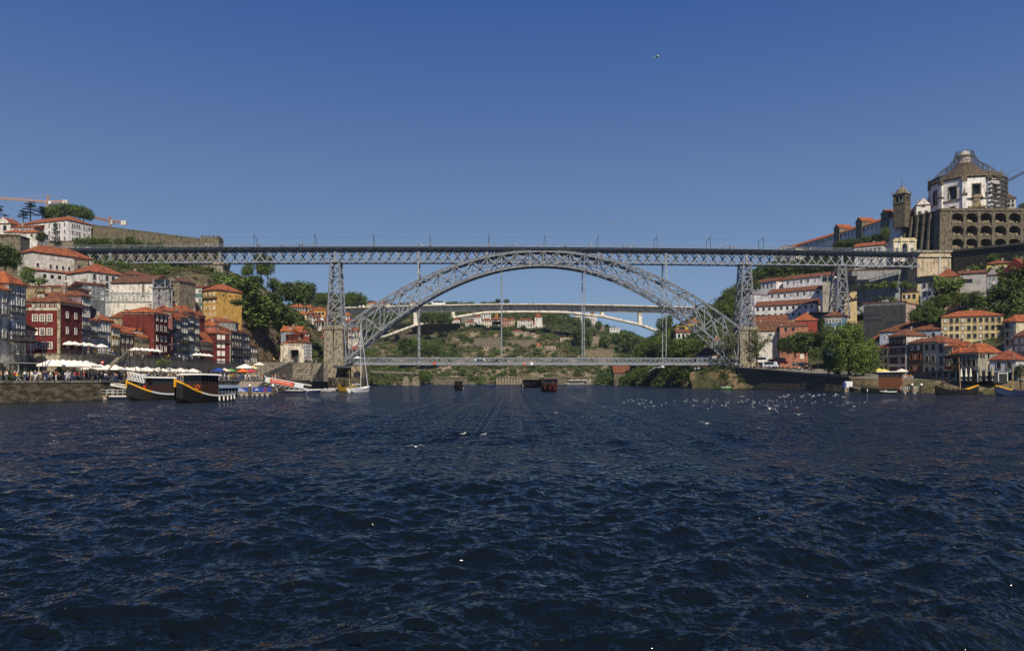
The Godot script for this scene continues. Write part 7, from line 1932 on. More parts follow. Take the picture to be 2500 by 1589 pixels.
	["yellow house with an orange pyramid roof beyond the arch",102.62,-434,110.16,-432,31.74,5.14,9,"hip",2.6,"dcc05a","a9633e",[["F",1,1,1.6,2.4,"hole",0.5,0.9,0.5,0.5,"5a4a2c"]],{"down": 8}],
	["white house with three dark windows among the trees beyond the arch",94.33,-424,102.32,-424,26.6,3.99,8,"gx",2.0,"e0dfdc","80543f",[["F",3,1,1.4,2.4,"hole",0.05,0.95,0.5,0.5,"3c3a36"]],{"down": 8}],
	["grey concrete box house on the wooded slope",101.35,-420,107.1,-418,23.7,5.23,6,"flat",0.4,"8d8f8c","80543f",[["F",3,1,2.0,4.0,"hole",0.1,0.9,0.5,0.5,"2c2f2e"]],{"down": 6,"plain": 1}],
	["white cottage half hidden behind the arch",108.31,-424,111.97,-422,27.88,4.51,7,"hip",2.0,"dcdad6","80543f",[],{"down": 8}],
	["white house with orange roofs just above the lower deck",93.16,-372,103.23,-370,13.65,2.26,9,"hip",4.2,"dcdad8","94583c",[],{"down": 10}],
	["white house with an orange roof behind the willow beyond the arch",103.93,-384,110.06,-382,19.8,3.33,8,"hip",3.0,"dcd8d4","9f6040",[["F",2,1,1.2,1.4,"hole",0.1,0.9,0.4,0.4,"4a4640"]],{"down": 8}],
	["pale blank building below the right end of lower deck",86.98,-352,98.98,-350,4.57,5.08,8,"flat",0.3,"b9bcc2","80543f",[],{"down": 3,"plain": 1}],
	["brown barn with a rusty roof on the right shore",62.8,-455,75.31,-455,4.8,2.96,9,"gx",4.4,"6a6256","80543f",[],{"down": 6,"plain": 1}]]
var FAR_HOUSES := [
	["grey terrace of cottages on the hillside beyond the left pylon",-135.75,-450,-125.93,-450,43.79,3.94,9,"hip",2.4,"a3a5a8","b06a44",[["F",6,2,1.2,1.8,"plain",0.05,0.95,0.22,0.82,"8a857c"]],{"down": 8,"plain": 1}],
	["cream cottage behind the hillside terrace",-127.75,-455,-123.47,-455,45.21,2.66,9,"hip",2.4,"d9cba8","9f6040",[["F",2,1,1.2,1.8,"plain",0.05,0.95,0.5,0.82,"8a857c"]],{"down": 8,"plain": 1}],
	["broad yellow house on the hillside beyond the left pylon",-123.59,-452,-114.15,-452,41.96,4.0,9,"hip",2.4,"e0b464","a9633e",[["F",4,1,1.8,1.6,"plain",0.05,0.95,0.5,0.82,"8a857c"]],{"down": 8,"plain": 1}],
	["yellow house with a white bay behind the iron tower",-116.32,-462,-112.63,-462,44.2,4.35,9,"hip",2.4,"dcb054","94583c",[["F",2,2,1.2,1.8,"plain",0.05,0.95,0.22,0.82,"8a857c"]],{"down": 8,"plain": 1}],
	["orange-yellow house beside the iron tower legs",-112.8,-446,-109.44,-446,38.94,3.36,9,"hip",2.4,"e2b45c","b06a44",[["F",2,2,1.2,1.8,"plain",0.05,0.95,0.22,0.82,"8a857c"]],{"down": 8,"plain": 1}],
	["white gabled house with blue trim beyond the left pylon",-113.96,-436,-110.39,-436,35.12,3.2,9,"gz",2.4,"dfe2ea","94523d",[["F",2,1,1.4,2.2,"plain",0.05,0.95,0.5,0.82,"8a857c"]],{"down": 8,"plain": 1}],
	["white house with a brown roof on the steep slope",-118.99,-440,-114.84,-440,37.93,2.77,9,"hip",2.4,"e4e2dc","80543f",[["F",2,2,1.2,1.8,"plain",0.05,0.95,0.22,0.82,"8a857c"]],{"down": 8,"plain": 1}],
	["grey house with two round-headed windows on the steep slope",-123.49,-444,-120.07,-444,40.33,2.63,9,"hip",2.4,"a09c98","80543f",[["F",2,1,1.2,1.8,"plain",0.05,0.95,0.5,0.82,"8a857c"]],{"down": 8,"plain": 1}],
	["low white cottages below the gabled house",-115.55,-430,-111.02,-430,33.92,2.95,9,"hip",2.4,"d9d4cc","705040",[["F",3,1,1.2,1.8,"plain",0.05,0.95,0.5,0.82,"8a857c"]],{"down": 8,"plain": 1}],
	["cream cottage with a tree before it on the steep slope",-129.09,-440,-122.38,-440,39.38,2.98,9,"hip",2.4,"d8c9a4","b06a44",[["F",2,1,1.2,1.8,"plain",0.05,0.95,0.5,0.82,"8a857c"]],{"down": 8,"plain": 1}],
	["stone cottage behind the iron tower base",-109.58,-432,-106.25,-432,34.27,3.46,9,"hip",2.4,"b59a78","80543f",[["F",2,1,1.2,1.8,"plain",0.05,0.95,0.5,0.82,"8a857c"]],{"down": 8,"plain": 1}],
	["small orange cottage left of the pylon",-108.04,-420,-104.88,-420,29.39,2.25,9,"hip",2.4,"c98a5a","b06a44",[["F",2,1,1.2,1.8,"plain",0.05,0.95,0.5,0.82,"8a857c"]],{"down": 8,"plain": 1}],
	["small red-roofed cottage left of the pylon",-106.26,-412,-102.88,-412,24.72,2.13,9,"hip",2.4,"c4a892","94523d",[["F",2,1,1.2,1.8,"plain",0.05,0.95,0.5,0.82,"8a857c"]],{"down": 8,"plain": 1}],
	["white and orange house right of the iron tower",-107.28,-470,-103.39,-470,40.47,3.89,9,"hip",2.4,"e0dcd4","b06a44",[["F",2,2,1.2,1.8,"plain",0.05,0.95,0.22,0.82,"8a857c"]],{"down": 8,"plain": 1}],
	["grey house with a red roof right of the iron tower",-103.21,-455,-97.65,-455,36.73,2.36,9,"hip",2.4,"9a9c9c","94523d",[["F",3,1,1.2,1.8,"plain",0.05,0.95,0.5,0.82,"8a857c"]],{"down": 8,"plain": 1}],
	["pale house with a red hip roof behind the arch foot",-96.17,-432,-88.93,-432,27.27,4.76,9,"hip",2.4,"d6ccc0","94523d",[["F",4,2,1.2,1.8,"plain",0.05,0.95,0.22,0.82,"8a857c"]],{"down": 8,"plain": 1}],
	["teal house with a red roof behind the arch foot",-93.1,-420,-85.98,-420,15.04,5.53,9,"hip",2.4,"4a6a6c","94523d",[["F",3,2,2.0,2.2,"plain",0.05,0.95,0.22,0.82,"8a857c"]],{"down": 8,"plain": 1}],
	["orange roofs of houses beyond the concrete bridge",-188.84,-960,-158.27,-960,97.4,4.86,12,"hip",2.4,"c9b8a4","9f6040",[["F",6,1,1.2,1.8,"plain",0.05,0.95,0.5,0.82,"8a857c"]],{"down": 8,"plain": 1}],
	["houses showing above the concrete deck",-134.62,-980,-111.93,-980,100.76,4.25,12,"hip",2.4,"d4c8b8","b06a44",[["F",5,1,1.2,1.8,"plain",0.05,0.95,0.5,0.82,"8a857c"]],{"down": 8,"plain": 1}],
	["low white house at the top of the far wall",-64.74,-800,-56.64,-800,62.15,5.79,9,"hip",2.4,"dedcd8","b06a44",[["F",3,1,1.2,1.8,"plain",0.05,0.95,0.5,0.82,"8a857c"]],{"down": 8,"plain": 1}],
	["big grey gabled house on the far ridge",-55.92,-820,-42.03,-820,66.81,6.65,9,"gz",4,"8f8880","80543f",[["F",3,1,1.2,1.8,"plain",0.05,0.95,0.5,0.82,"8a857c"]],{"down": 8,"plain": 1}],
	["white house next to the grey gabled one on the far ridge",-42.36,-815,-33.87,-815,64.42,7.9,9,"hip",2.4,"d9d9da","a9633e",[["F",2,2,1.2,1.8,"plain",0.05,0.95,0.22,0.82,"8a857c"]],{"down": 8,"plain": 1}],
	["tall white block on the far ridge",-35.4,-840,-24.21,-840,70.53,7.9,9,"flat",2.4,"e2e2e0","80543f",[["F",4,3,1.2,1.8,"plain",0.05,0.95,0.22,0.82,"8a857c"]],{"down": 8,"plain": 1}],
	["low house with a red roof before the grey gabled house",-50.21,-790,-39.92,-790,60.28,4.0,9,"hip",2.4,"cfcac2","94523d",[["F",3,1,1.2,1.8,"plain",0.05,0.95,0.5,0.82,"8a857c"]],{"down": 8,"plain": 1}],
	["cream far terrace house with an orange roof",-32.83,-790,-21.4,-790,59.13,7.43,9,"hip",2.4,"dcd6c4","94583c",[["F",4,2,1.2,1.8,"plain",0.05,0.95,0.22,0.82,"8a857c"]],{"down": 8,"plain": 1}],
	["long cream far house with dormers behind the yellow crane",-21.45,-792,-10.79,-792,59.62,8.02,9,"hip",2.4,"e0d8c4","9f6040",[["F",5,2,1.2,1.8,"plain",0.05,0.95,0.22,0.82,"8a857c"]],{"down": 8,"plain": 1}],
	["cream ornate far house right of the yellow crane",-22.17,-792,-11.39,-792,59.27,9.17,9,"hip",2.4,"e0d9c8","a9633e",[["F",4,2,1.2,1.8,"plain",0.05,0.95,0.22,0.82,"8a857c"]],{"down": 8,"plain": 1}],
	["rose far house with an orange roof",-10.98,-795,-2.92,-795,60.63,6.33,9,"hip",2.4,"b58a7a","b06a44",[["F",3,2,1.2,1.8,"plain",0.05,0.95,0.22,0.82,"8a857c"]],{"down": 8,"plain": 1}],
	["ochre far house with an orange roof",-3.64,-800,2.85,-800,61.57,6.72,9,"hip",2.4,"c4ae8c","94583c",[["F",2,2,1.2,1.8,"plain",0.05,0.95,0.22,0.82,"8a857c"]],{"down": 8,"plain": 1}],
	["pale far house with eight windows on the ridge",5.79,-790,22.25,-790,59.93,6.63,9,"hip",2.4,"dad6d0","80543f",[["F",6,2,1.2,1.8,"plain",0.05,0.95,0.22,0.82,"8a857c"]],{"down": 8,"plain": 1}],
	["white far house with a red pyramid roof",25.66,-830,34.07,-830,69.73,3.36,9,"hip",7,"e6e2dc","94583c",[["F",2,1,1.2,1.8,"plain",0.05,0.95,0.5,0.82,"8a857c"]],{"down": 8,"plain": 1}],
	["small white far cottage beside the round trees",21.28,-788,25.16,-788,59.57,3.42,9,"hip",2.4,"e0deda","b06a44",[["F",1,1,1.2,1.8,"plain",0.05,0.95,0.5,0.82,"8a857c"]],{"down": 8,"plain": 1}],
	["white seminary wing among the far trees",84.46,-1000,95.03,-1000,86.09,4.34,9,"hip",4,"e4e2de","80543f",[["F",3,2,1.2,1.8,"plain",0.05,0.95,0.22,0.82,"8a857c"]],{"down": 8,"plain": 1}],
	["tall white far seminary with rows of small windows",98.45,-985,113.13,-985,74.17,13.83,40,"gx",5,"e6e4e2","80543f",[["F",5,4,1.2,1.8,"plain",0.05,0.95,0.22,0.82,"8a857c"]],{"down": 8,"plain": 1}],
	["red pointed roof of the far seminary tower",105.83,-990,110.13,-990,88.14,2.87,9,"hip",8,"dcd8d4","94523d",[["F",1,1,1.2,1.8,"plain",0.05,0.95,0.5,0.82,"8a857c"]],{"down": 8,"plain": 1}],
	["low white far shed with netting masts",116.36,-880,128.46,-880,61.59,3.44,9,"flat",2.4,"d8d8d4","80543f",[["F",3,1,1.2,1.8,"plain",0.05,0.95,0.5,0.82,"8a857c"]],{"down": 8,"plain": 1}],
	["ruined pink far house on the slope",-1.21,-735,14.74,-735,45.72,4.79,9,"hip",2.4,"c9b8a8","94523d",[["F",3,1,1.2,1.8,"plain",0.05,0.95,0.5,0.82,"8a857c"]],{"down": 8,"plain": 1}],
	["ruined pale far walls on the slope",14.64,-730,24.15,-730,44.91,2.64,9,"flat",2.4,"bdb3a4","94523d",[["F",2,1,1.2,1.8,"plain",0.05,0.95,0.5,0.82,"8a857c"]],{"down": 8,"plain": 1}],
	["ruined stone far house below the trees",46.88,-722,56.8,-722,40.8,3.45,9,"flat",2.4,"c4b6a4","94523d",[["F",3,1,1.2,1.8,"plain",0.05,0.95,0.5,0.82,"8a857c"]],{"down": 8,"plain": 1}],
	["roofless far house on the rocky spur",75.19,-728,86.25,-728,40.58,5.27,9,"flat",2.4,"c9bda8","94523d",[["F",3,1,1.2,1.8,"plain",0.05,0.95,0.5,0.82,"8a857c"]],{"down": 8,"plain": 1}],
	["tumbledown far cottage near the lower terraces",20.65,-684,27.58,-684,31.44,3.46,9,"hip",2.4,"c9b49c","b06a44",[["F",2,1,1.2,1.8,"plain",0.05,0.95,0.5,0.82,"8a857c"]],{"down": 8,"plain": 1}],
	["row of tumbledown far cottages",30.55,-684,40.45,-684,31.44,2.97,9,"flat",2.4,"bfae98","94523d",[["F",3,1,1.2,1.8,"plain",0.05,0.95,0.5,0.82,"8a857c"]],{"down": 8,"plain": 1}],
	["tall roofless stone ruin on the far slope",-27.41,-655,-20.78,-655,25.54,7.58,9,"flat",2.4,"b8ab92","94523d",[["F",2,2,1.2,1.8,"plain",0.05,0.95,0.22,0.82,"8a857c"]],{"down": 8,"plain": 1}],
	["brick-red low far house behind the wall",-63.43,-770,-54.51,-770,56.62,3.9,9,"hip",2.4,"a05a3c","94523d",[["F",3,1,1.2,1.8,"plain",0.05,0.95,0.5,0.82,"8a857c"]],{"down": 8,"plain": 1}]]
var TREES := [
	["cedar_tree","dark layered cedar on the hilltop behind the convent","",[["cedar",-257.53,88.55,-395,10.01,1.05]]],
	["cedar_tree","second dark cedar below the orange crane","",[["cedar_b",-254.31,90.02,-400,7.3,1.3]]],
	["cedar_tree","low dark cedar at the left of the convent trees","",[["cedar_c",-263.52,88.79,-398,6.05,1.1]]],
	["cedar_tree","dark cedar at the left edge of the hilltop","",[["cedar",-259.13,81.74,-372,9.42,1.0]]],
	["broadleaf_tree","green crown in the row of trees behind the white convent","trees behind the convent",[["broad_bright",-242.87,88.3,-392,8.68,1.155],["broad_b",-238.52,89.13,-394,8.49,1.26],["broad_bright",-234.11,89.56,-396,8.08,1.26],["broad_b",-230.85,89.19,-398,7.42,1.26],["broad_bright",-228.77,89.21,-400,6.06,1.05],["broad_b",-253.14,90.04,-402,7.03,1.155]]],
	["pine_tree","slender dark conifer before the white convent","",[["conifer",-217.55,67.57,-352,10.7,1.3]]],
	["broadleaf_tree","dark bushy tree beside the white cottages","",[["broad_dark",-216.85,66.78,-340,4.82,1.3]]],
	["garden_tree","rounded garden tree along the foot of the medieval wall","garden trees below the medieval wall",[["broad_bright",-203.62,65.23,-348,5.29,1.5],["broad_b",-199.96,65.4,-349,5.31,1.4],["broad",-196.27,65.58,-350,5.32,1.5],["broad_bright",-192.57,65.75,-351,5.34,1.4],["broad_b",-187.41,65.93,-352,4.99,1.3],["broad",-182.22,66.11,-353,5.9,1.4],["broad_bright",-178.43,66.28,-354,3.95,1.5],["broad_b",-173.89,66.46,-355,3.24,1.6],["broad",-170.06,66.63,-356,3.25,1.6],["broad_bright",-221.18,66.81,-357,3.26,1.6],["broad_b",-216.0,66.99,-358,3.27,1.6]]],
	["broadleaf_tree","dark tree mass below the stone garden wall","",[["broad_dark",-147.58,35.86,-215,7.19,1.15]]],
	["broadleaf_tree","dark tree beside the stained white house","",[["broad_dark",-149.69,36.89,-222,6.07,1.0]]],
	["broadleaf_tree","bright green tree below the stained white house","",[["broad_bright",-134.7,30.64,-205,4.57,1.1]]],
	["leafy_bush","bright bush beside the low white lean-to","",[["bush_bright",-128.37,29.68,-200,2.03,2.0]]],
	["hedge_bush","clipped bush in the row below the retaining wall under the deck","bushes below the retaining wall",[["bush_bright",-148.33,47.09,-336,1.7,2.2],["bush_bright",-145.95,47.09,-336,1.63,2.2],["bush_bright",-142.88,47.02,-336,1.63,2.2],["bush_bright",-139.82,47.09,-336,1.53,2.4],["bush_bright",-136.75,47.02,-336,1.63,2.2],["bush_bright",-134.03,47.09,-336,1.53,2.2]]],
	["broadleaf_tree","dark round tree below the deck beside the retaining wall","",[["broad_dark",-149.36,49.33,-330,3.68,1.4]]],
	["broadleaf_tree","tall tree rising behind the deck at the top of the cliff","",[["broad",-132.56,55.1,-372,7.92,0.85]]],
	["broadleaf_tree","tallest tree standing behind the deck at the top of the cliff","",[["broad_b",-127.55,55.13,-375,12.92,0.75]]],
	["broadleaf_tree","tall tree at the right of the clifftop group","",[["broad",-125.12,55.54,-378,11.87,0.7]]],
	["broadleaf_tree","round tree beside the stone pier","",[["broad_b",-137.69,56.33,-381,5.79,0.9]]],
	["palm_tree","short palm on the clifftop below the tall trees","",[["palm",-122.06,47.82,-350,4.61,1.3]]],
	["broadleaf_tree","big tree of the dark clump on the ridge right of the cliff","trees on the ridge right of the cliff",[["broad",-126.97,50.3,-392,7.55,1.0],["broad_b",-124.43,46.54,-394,9.18,1.0],["broad_dark",-121.04,45.55,-396,10.43,1.1],["broad",-116.82,44.55,-398,11.7,1.1],["broad_b",-113.35,44.35,-400,12.16,1.0],["broad_dark",-110.66,44.55,-402,11.81,1.0],["broad",-116.94,44.75,-404,7.37,1.3],["broad_b",-122.45,45.78,-406,6.17,1.4]]],
	["broadleaf_tree","tree of the far row behind the iron tower","trees behind the iron tower",[["broad",-131.55,53.93,-500,8.61,1.0],["broad_b",-129.03,54.33,-504,8.17,1.1],["broad",-126.66,54.73,-508,8.24,1.1],["broad_b",-124.85,54.87,-512,7.78,1.2]]],
	["broadleaf_tree","dense green tree on the ridge where the concrete bridge lands","ridge trees at the concrete bridge",[["broad_bright",-143.49,66.73,-640,11.58,1.3],["broad",-139.95,67.22,-645,12.6,1.3],["broad_b",-136.33,67.52,-650,12.23,1.3],["broad_bright",-133.58,67.72,-655,10.43,1.4],["broad",-168.04,69.17,-660,11.46,1.3],["broad_b",-164.5,69.66,-665,11.55,1.3],["broad_bright",-159.91,69.86,-670,12.12,1.2],["broad",-154.27,69.96,-675,8.79,1.4]]],
	["broadleaf_tree","leafy tree on the far slope under the concrete bridge","trees on the far slope",[["broad",-131.62,57.41,-700,11.14,1.2],["broad_dark",-125.72,56.98,-701,10.15,1.3],["broad_b",-117.77,57.06,-702,10.16,1.3],["broad",-109.8,56.62,-703,11.19,1.2],["broad_dark",-83.46,55.68,-704,11.21,1.2],["broad_b",-78.48,55.75,-705,12.24,1.2],["broad",-72.46,55.83,-706,11.75,1.2],["broad_dark",-66.42,55.9,-707,11.26,1.2],["broad_b",-60.37,56.49,-708,9.22,1.2],["broad",-69.1,21.89,-569,12.35,1.2],["broad_dark",-82.43,22.74,-570,13.2,1.2],["broad_b",-77.61,21.95,-571,14.05,1.2],["broad",-64.5,21.15,-572,9.93,1.3],["broad_dark",-59.64,21.18,-573,9.12,1.3],["broad_b",-63.03,0.79,-519,9.01,1.2],["broad",-59.39,0.78,-520,9.03,1.1],["broad_dark",-91.38,2.4,-486,7.74,1.2],["broad_b",-21.23,-0.16,-545,4.73,1.5]]],
	["broadleaf_tree","rounded tree on the far ridge before the white buildings","trees on the far ridge",[["broad",35.08,65.98,-870,16.37,1.2],["willow",42.68,66.05,-871,18.91,1.1],["broad",47.78,66.12,-872,17.67,1.0],["broad",56.68,66.19,-873,10.11,1.5],["broad_b",70.82,67.04,-876,9.51,1.4],["broad_b",77.25,66.48,-877,10.79,1.3],["broad_b",90.04,66.55,-878,9.53,1.3],["broad",102.87,62.8,-879,10.18,1.1],["broad_dark",113.17,64.78,-880,4.46,1.6],["broad_dark",26.6,67.4,-881,12.11,1.0],["broad",18.97,60.45,-882,7.66,1.4],["broad_dark",-16.79,94.38,-883,5.11,2.0],["broad",-6.58,93.84,-884,5.76,1.6]]],
	["pine_tree","pointed dark conifer on the far ridge","trees on the far ridge",[["conifer",61.8,68.16,-874,13.91,0.8],["conifer",66.31,68.23,-875,10.76,0.9]]],
	["broadleaf_tree","scattered tree on the far rocky slope","trees on the far rocky slope",[["broad_dark",64.14,35.35,-705,17.35,1.3],["broad",70.36,34.37,-706,15.33,1.2],["broad",88.88,33.39,-707,12.28,1.3],["broad",101.3,39.58,-708,9.22,1.4],["broad",109.65,32.45,-709,15.39,1.3],["broad_dark",117.0,28.38,-710,17.47,1.2],["broad_dark",112.02,25.32,-711,15.44,1.2],["broad",52.41,30.51,-712,6.18,1.6],["broad_bright",29.78,30.54,-713,6.19,1.6],["broad",38.09,25.41,-714,6.2,1.6],["broad",-7.39,45.1,-715,7.24,1.6],["broad_dark",11.25,49.31,-716,6.22,1.5]]],
	["broadleaf_tree","lush tree crowding the wooded right shore beyond the arch","trees on the wooded right shore",[["broad_bright",76.96,16.56,-440,8.28,1.3],["broad",80.6,17.8,-439,10.17,1.2],["broad_b",85.49,17.14,-438,12.04,1.2],["broad_bright",90.35,19.64,-437,14.55,1.2],["broad",94.56,20.86,-436,15.14,1.2],["broad_b",97.49,22.71,-435,12.59,1.2],["broad_bright",80.94,2.57,-434,7.54,1.4],["broad",85.77,5.08,-433,8.77,1.3],["broad_b",90.57,7.58,-432,8.13,1.3],["broad_bright",94.1,5.7,-431,8.73,1.3],["broad",75.21,3.83,-430,6.85,1.4],["broad_b",70.07,2.59,-429,4.35,1.6],["broad_bright",64.33,2.59,-428,3.72,1.8],["broad",56.15,2.59,-427,3.09,1.8]]],
	["broadleaf_tree","dense tree on the steep wooded slope left of the right pylon","trees on the slope by the right pylon",[["broad",78.99,16.05,-395.0,10.8,1.2],["broad_dark",83.34,14.86,-395.7,10.22,1.2],["broad_bright",87.71,16.69,-396.4,9.04,1.2],["broad_b",92.09,16.11,-397.1,9.05,1.2],["broad",97.08,16.13,-397.8,9.07,1.2],["broad_dark",102.71,18.58,-398.5,7.87,1.3],["broad_bright",88.29,33.14,-416.2,6.96,1.2],["broad_b",84.64,31.29,-416.9,6.97,1.2],["broad",111.44,32.6,-417.6,6.98,1.2],["broad_dark",116.71,35.83,-418.3,8.26,1.2],["broad_bright",120.72,38.43,-419.0,8.91,1.1],["broad_b",124.75,41.67,-419.7,9.57,1.0],["broad",126.24,35.99,-420.4,10.22,1.1],["broad_dark",120.05,31.56,-421.1,7.68,1.2],["broad_bright",116.4,27.76,-421.8,7.05,1.2],["broad_b",123.02,27.8,-422.5,7.7,1.2],["broad",72.49,4.04,-349.2,5.84,1.3],["broad_dark",77.42,2.97,-349.9,6.91,1.3],["broad_bright",82.37,1.91,-350.6,7.46,1.3],["broad_b",86.27,2.97,-351.3,5.87,1.3],["broad",101.42,4.57,-352.0,5.88,1.2],["broad_dark",128.13,47.49,-426.7,7.13,0.8]]],
	["broadleaf_tree","tree of the green belt above the white lodges","trees above the white lodges",[["broad",140.88,59.59,-430,8.49,1.3],["broad_bright",145.43,61.93,-428,8.46,1.4],["broad_dark",149.93,63.6,-426,8.42,1.4],["broad",154.38,63.97,-424,8.38,1.4],["broad_bright",158.78,63.68,-422,7.7,1.4],["broad_dark",163.77,64.04,-420,7.66,1.4],["broad",168.71,63.75,-418,7.62,1.4],["broad_bright",173.59,64.1,-416,6.95,1.4],["broad_dark",178.42,63.18,-414,6.92,1.4],["broad",136.24,52.88,-412,6.26,1.2]]],
	["broadleaf_tree","bushy tree on the slope below the monastery wing","trees below the monastery wing",[["broad_dark",176.46,72.97,-400,5.09,1.5],["broad",178.8,73.09,-398,5.53,1.4],["broad_b",181.57,73.2,-396,5.96,1.5],["broad_dark",184.3,72.85,-394,5.47,1.4],["broad",187.0,73.41,-392,5.9,1.3],["broad_b",189.21,73.96,-390,5.42,1.3],["broad_dark",191.38,74.94,-388,5.39,1.3],["broad",171.62,73.24,-386,3.13,1.8],["broad_b",194.3,75.99,-384,6.67,0.9]]],
	["broadleaf_tree","bright young tree before the black-stained wall","",[["broad_bright",207.29,54.04,-318,4.05,1.3]]],
	["broadleaf_tree","tree at the right of the scaffolded hilltop building","",[["broad",290.32,100.49,-420,3.4,1.5]]],
	["willow_tree","loose grey-green willow left of the right pylon","",[["willow",93.07,10.07,-318,16.91,0.72]]],
	["willow_tree","loose grey-green willow right of the right pylon","",[["willow_b",103.41,9.72,-312,16.12,0.95]]],
	["plane_tree","huge bright green plane tree on the right waterfront","",[["plane",112.21,3.8,-246,19.37,0.88]]],
	["plane_tree","second plane tree merging with the huge one","",[["plane_b",119.91,3.8,-252,14.58,0.9]]],
	["plane_tree","third plane tree at the river side of the huge one","",[["plane_c",112.67,3.8,-256,16.38,0.8]]],
	["broadleaf_tree","dark tree in the gardens beside the coral-pink house","garden trees by the coral-pink house",[["broad_dark",114.08,14.46,-312,7.11,0.9],["broad_b",119.0,13.45,-310,8.95,1.3],["broad_dark",121.97,13.86,-308,9.83,1.3],["broad_b",124.44,14.73,-306,8.84,1.3],["broad_dark",113.46,15.58,-304,5.54,1.2],["broad_b",123.73,11.83,-302,5.05,1.5],["broad_dark",125.64,25.46,-300,3.19,1.3],["broad_b",127.52,18.97,-298,6.79,1.2]]],
	["broadleaf_tree","tree of the thick green slope above the right waterfront","trees on the right slope",[["broad",148.5,24.19,-272.0,5.69,1.2],["broad_dark",151.46,24.22,-272.5,6.37,1.2],["broad_bright",154.42,23.92,-273.0,6.72,1.2],["broad_b",157.4,23.96,-273.5,6.06,1.2],["broad",159.25,29.27,-284.0,4.89,1.3],["broad_dark",163.03,30.72,-284.5,5.25,1.3],["broad_bright",166.82,31.46,-285.0,5.26,1.3],["broad_b",170.63,32.57,-285.5,5.27,1.3],["broad",174.45,32.62,-286.0,4.93,1.3],["broad_dark",178.28,32.67,-286.5,5.29,1.3],["broad_bright",182.12,30.95,-287.0,5.3,1.3],["broad_b",185.98,32.41,-287.5,7.08,1.2],["broad",189.84,35.3,-288.0,7.09,1.2],["broad_dark",193.72,36.06,-288.5,7.46,1.2],["broad_bright",197.62,37.18,-289.0,7.11,1.2],["broad_b",200.1,34.75,-289.5,7.84,1.2],["broad",169.04,34.8,-290.0,5.0,1.3],["broad_dark",172.9,36.28,-290.5,4.29,1.4],["broad_bright",197.55,29.89,-291.0,6.09,1.2],["broad_b",201.48,28.5,-291.5,6.46,1.2],["broad",181.7,30.7,-292.0,3.95,1.4],["broad_dark",186.33,35.07,-292.5,5.04,1.3]]],
	["ivy_bush","ivy clump climbing over the ruined house","ivy on the ruined house",[["bush_bright",164.53,38.66,-286.5,5.29,0.5],["bush_bright",165.94,40.42,-286.5,3.17,0.9],["bush_bright",168.76,39.01,-286.5,3.88,1.0],["bush_bright",171.23,39.72,-286.5,3.53,1.0],["bush_bright",172.64,39.01,-286.5,4.23,0.8],["bush_bright",168.05,40.78,-286.5,2.47,1.1]]],
	["slope_shrub","shrub on the dry slope above the dark slate block","shrubs on the dry slope",[["bush",159.53,37.77,-318,1.76,1.8],["bush_bright",164.23,37.58,-318,1.57,1.8],["bush",154.05,42.47,-318,2.35,1.6],["bush_bright",157.96,42.86,-318,2.35,1.6],["bush",161.88,43.25,-318,2.74,1.5],["bush_bright",165.79,43.25,-318,2.74,1.5],["bush",169.7,42.86,-318,2.35,1.5]]],
	["broadleaf_tree","dark tree at the right edge of the waterfront","",[["broad_dark",135.43,3.8,-197,4.12,1.0]]],
	["olive_tree","silvery olive tree on the left promenade","",[["olive",-90.39,3.65,-136,3.17,1.0]]],
	["olive_tree","small round tree beside the promenade lamp posts","",[["olive_b",-89.01,3.65,-140,2.41,1.2]]],
	["potted_hedge","dark green hedge before the quayside cafe","",[["bush_dark",-91.17,3.65,-134,1.49,1.6]]],
	["wall_shrub","shrub growing on the arcade wall","",[["bush",-86.59,7.0,-184,2.05,1.2]]],
	["cliff_bush","dark bush at the edge of the yellow house","",[["bush_dark",-100.39,30.76,-268,2.44,1.8]]],
	["creeper_bush","bright green creeper mass running down the cliff","creepers down the cliff",[["bush_bright",-112.67,41.06,-296.0,3.3,2.1],["bush_bright",-110.5,40.23,-296.6,3.61,2.1],["bush_bright",-108.31,39.4,-297.2,3.61,1.95],["bush_bright",-106.42,38.27,-297.8,3.32,1.95],["bush_bright",-103.91,35.31,-298.4,3.93,1.95],["bush_bright",-103.51,32.34,-299.0,4.55,1.8],["bush_bright",-102.81,29.67,-299.6,4.55,1.8],["bush_bright",-101.5,27.29,-300.2,4.56,1.8],["bush_bright",-101.09,24.89,-300.8,4.27,1.8],["bush_bright",-102.51,34.4,-301.4,3.67,1.8],["bush_bright",-115.88,43.65,-302.0,2.75,2.1],["bush_bright",-101.08,29.01,-302.6,3.37,1.8]]],
	["cliff_bush","dark olive bush on the slope right of the cliff","bushes right of the cliff",[["bush_dark",-105.6,33.22,-322,3.92,2.1],["bush_dark",-103.97,31.35,-323,3.93,2.1],["bush_dark",-102.32,30.12,-324,3.94,2.1],["bush_dark",-100.66,28.55,-325,3.62,2.1],["bush_dark",-98.99,27.97,-326,2.97,2.24],["bush_dark",-105.92,28.37,-327,3.65,2.1],["bush_dark",-103.58,27.45,-328,2.99,2.24],["bush_dark",-108.57,38.52,-329,3.67,1.96]]],
	["wall_tree","dark bushy tree growing at the foot of the river wall","",[["broad_dark",104.22,-0.2,-300,7.98,1.2]]],
	["rock_bush","dark bush clinging to the rock below the right pylon","bushes on the right rock",[["bush_dark",93.43,5.52,-326,4.46,1.4],["bush_dark",90.96,2.55,-326,3.96,1.6],["bush_dark",100.86,4.03,-326,2.97,1.8]]]]
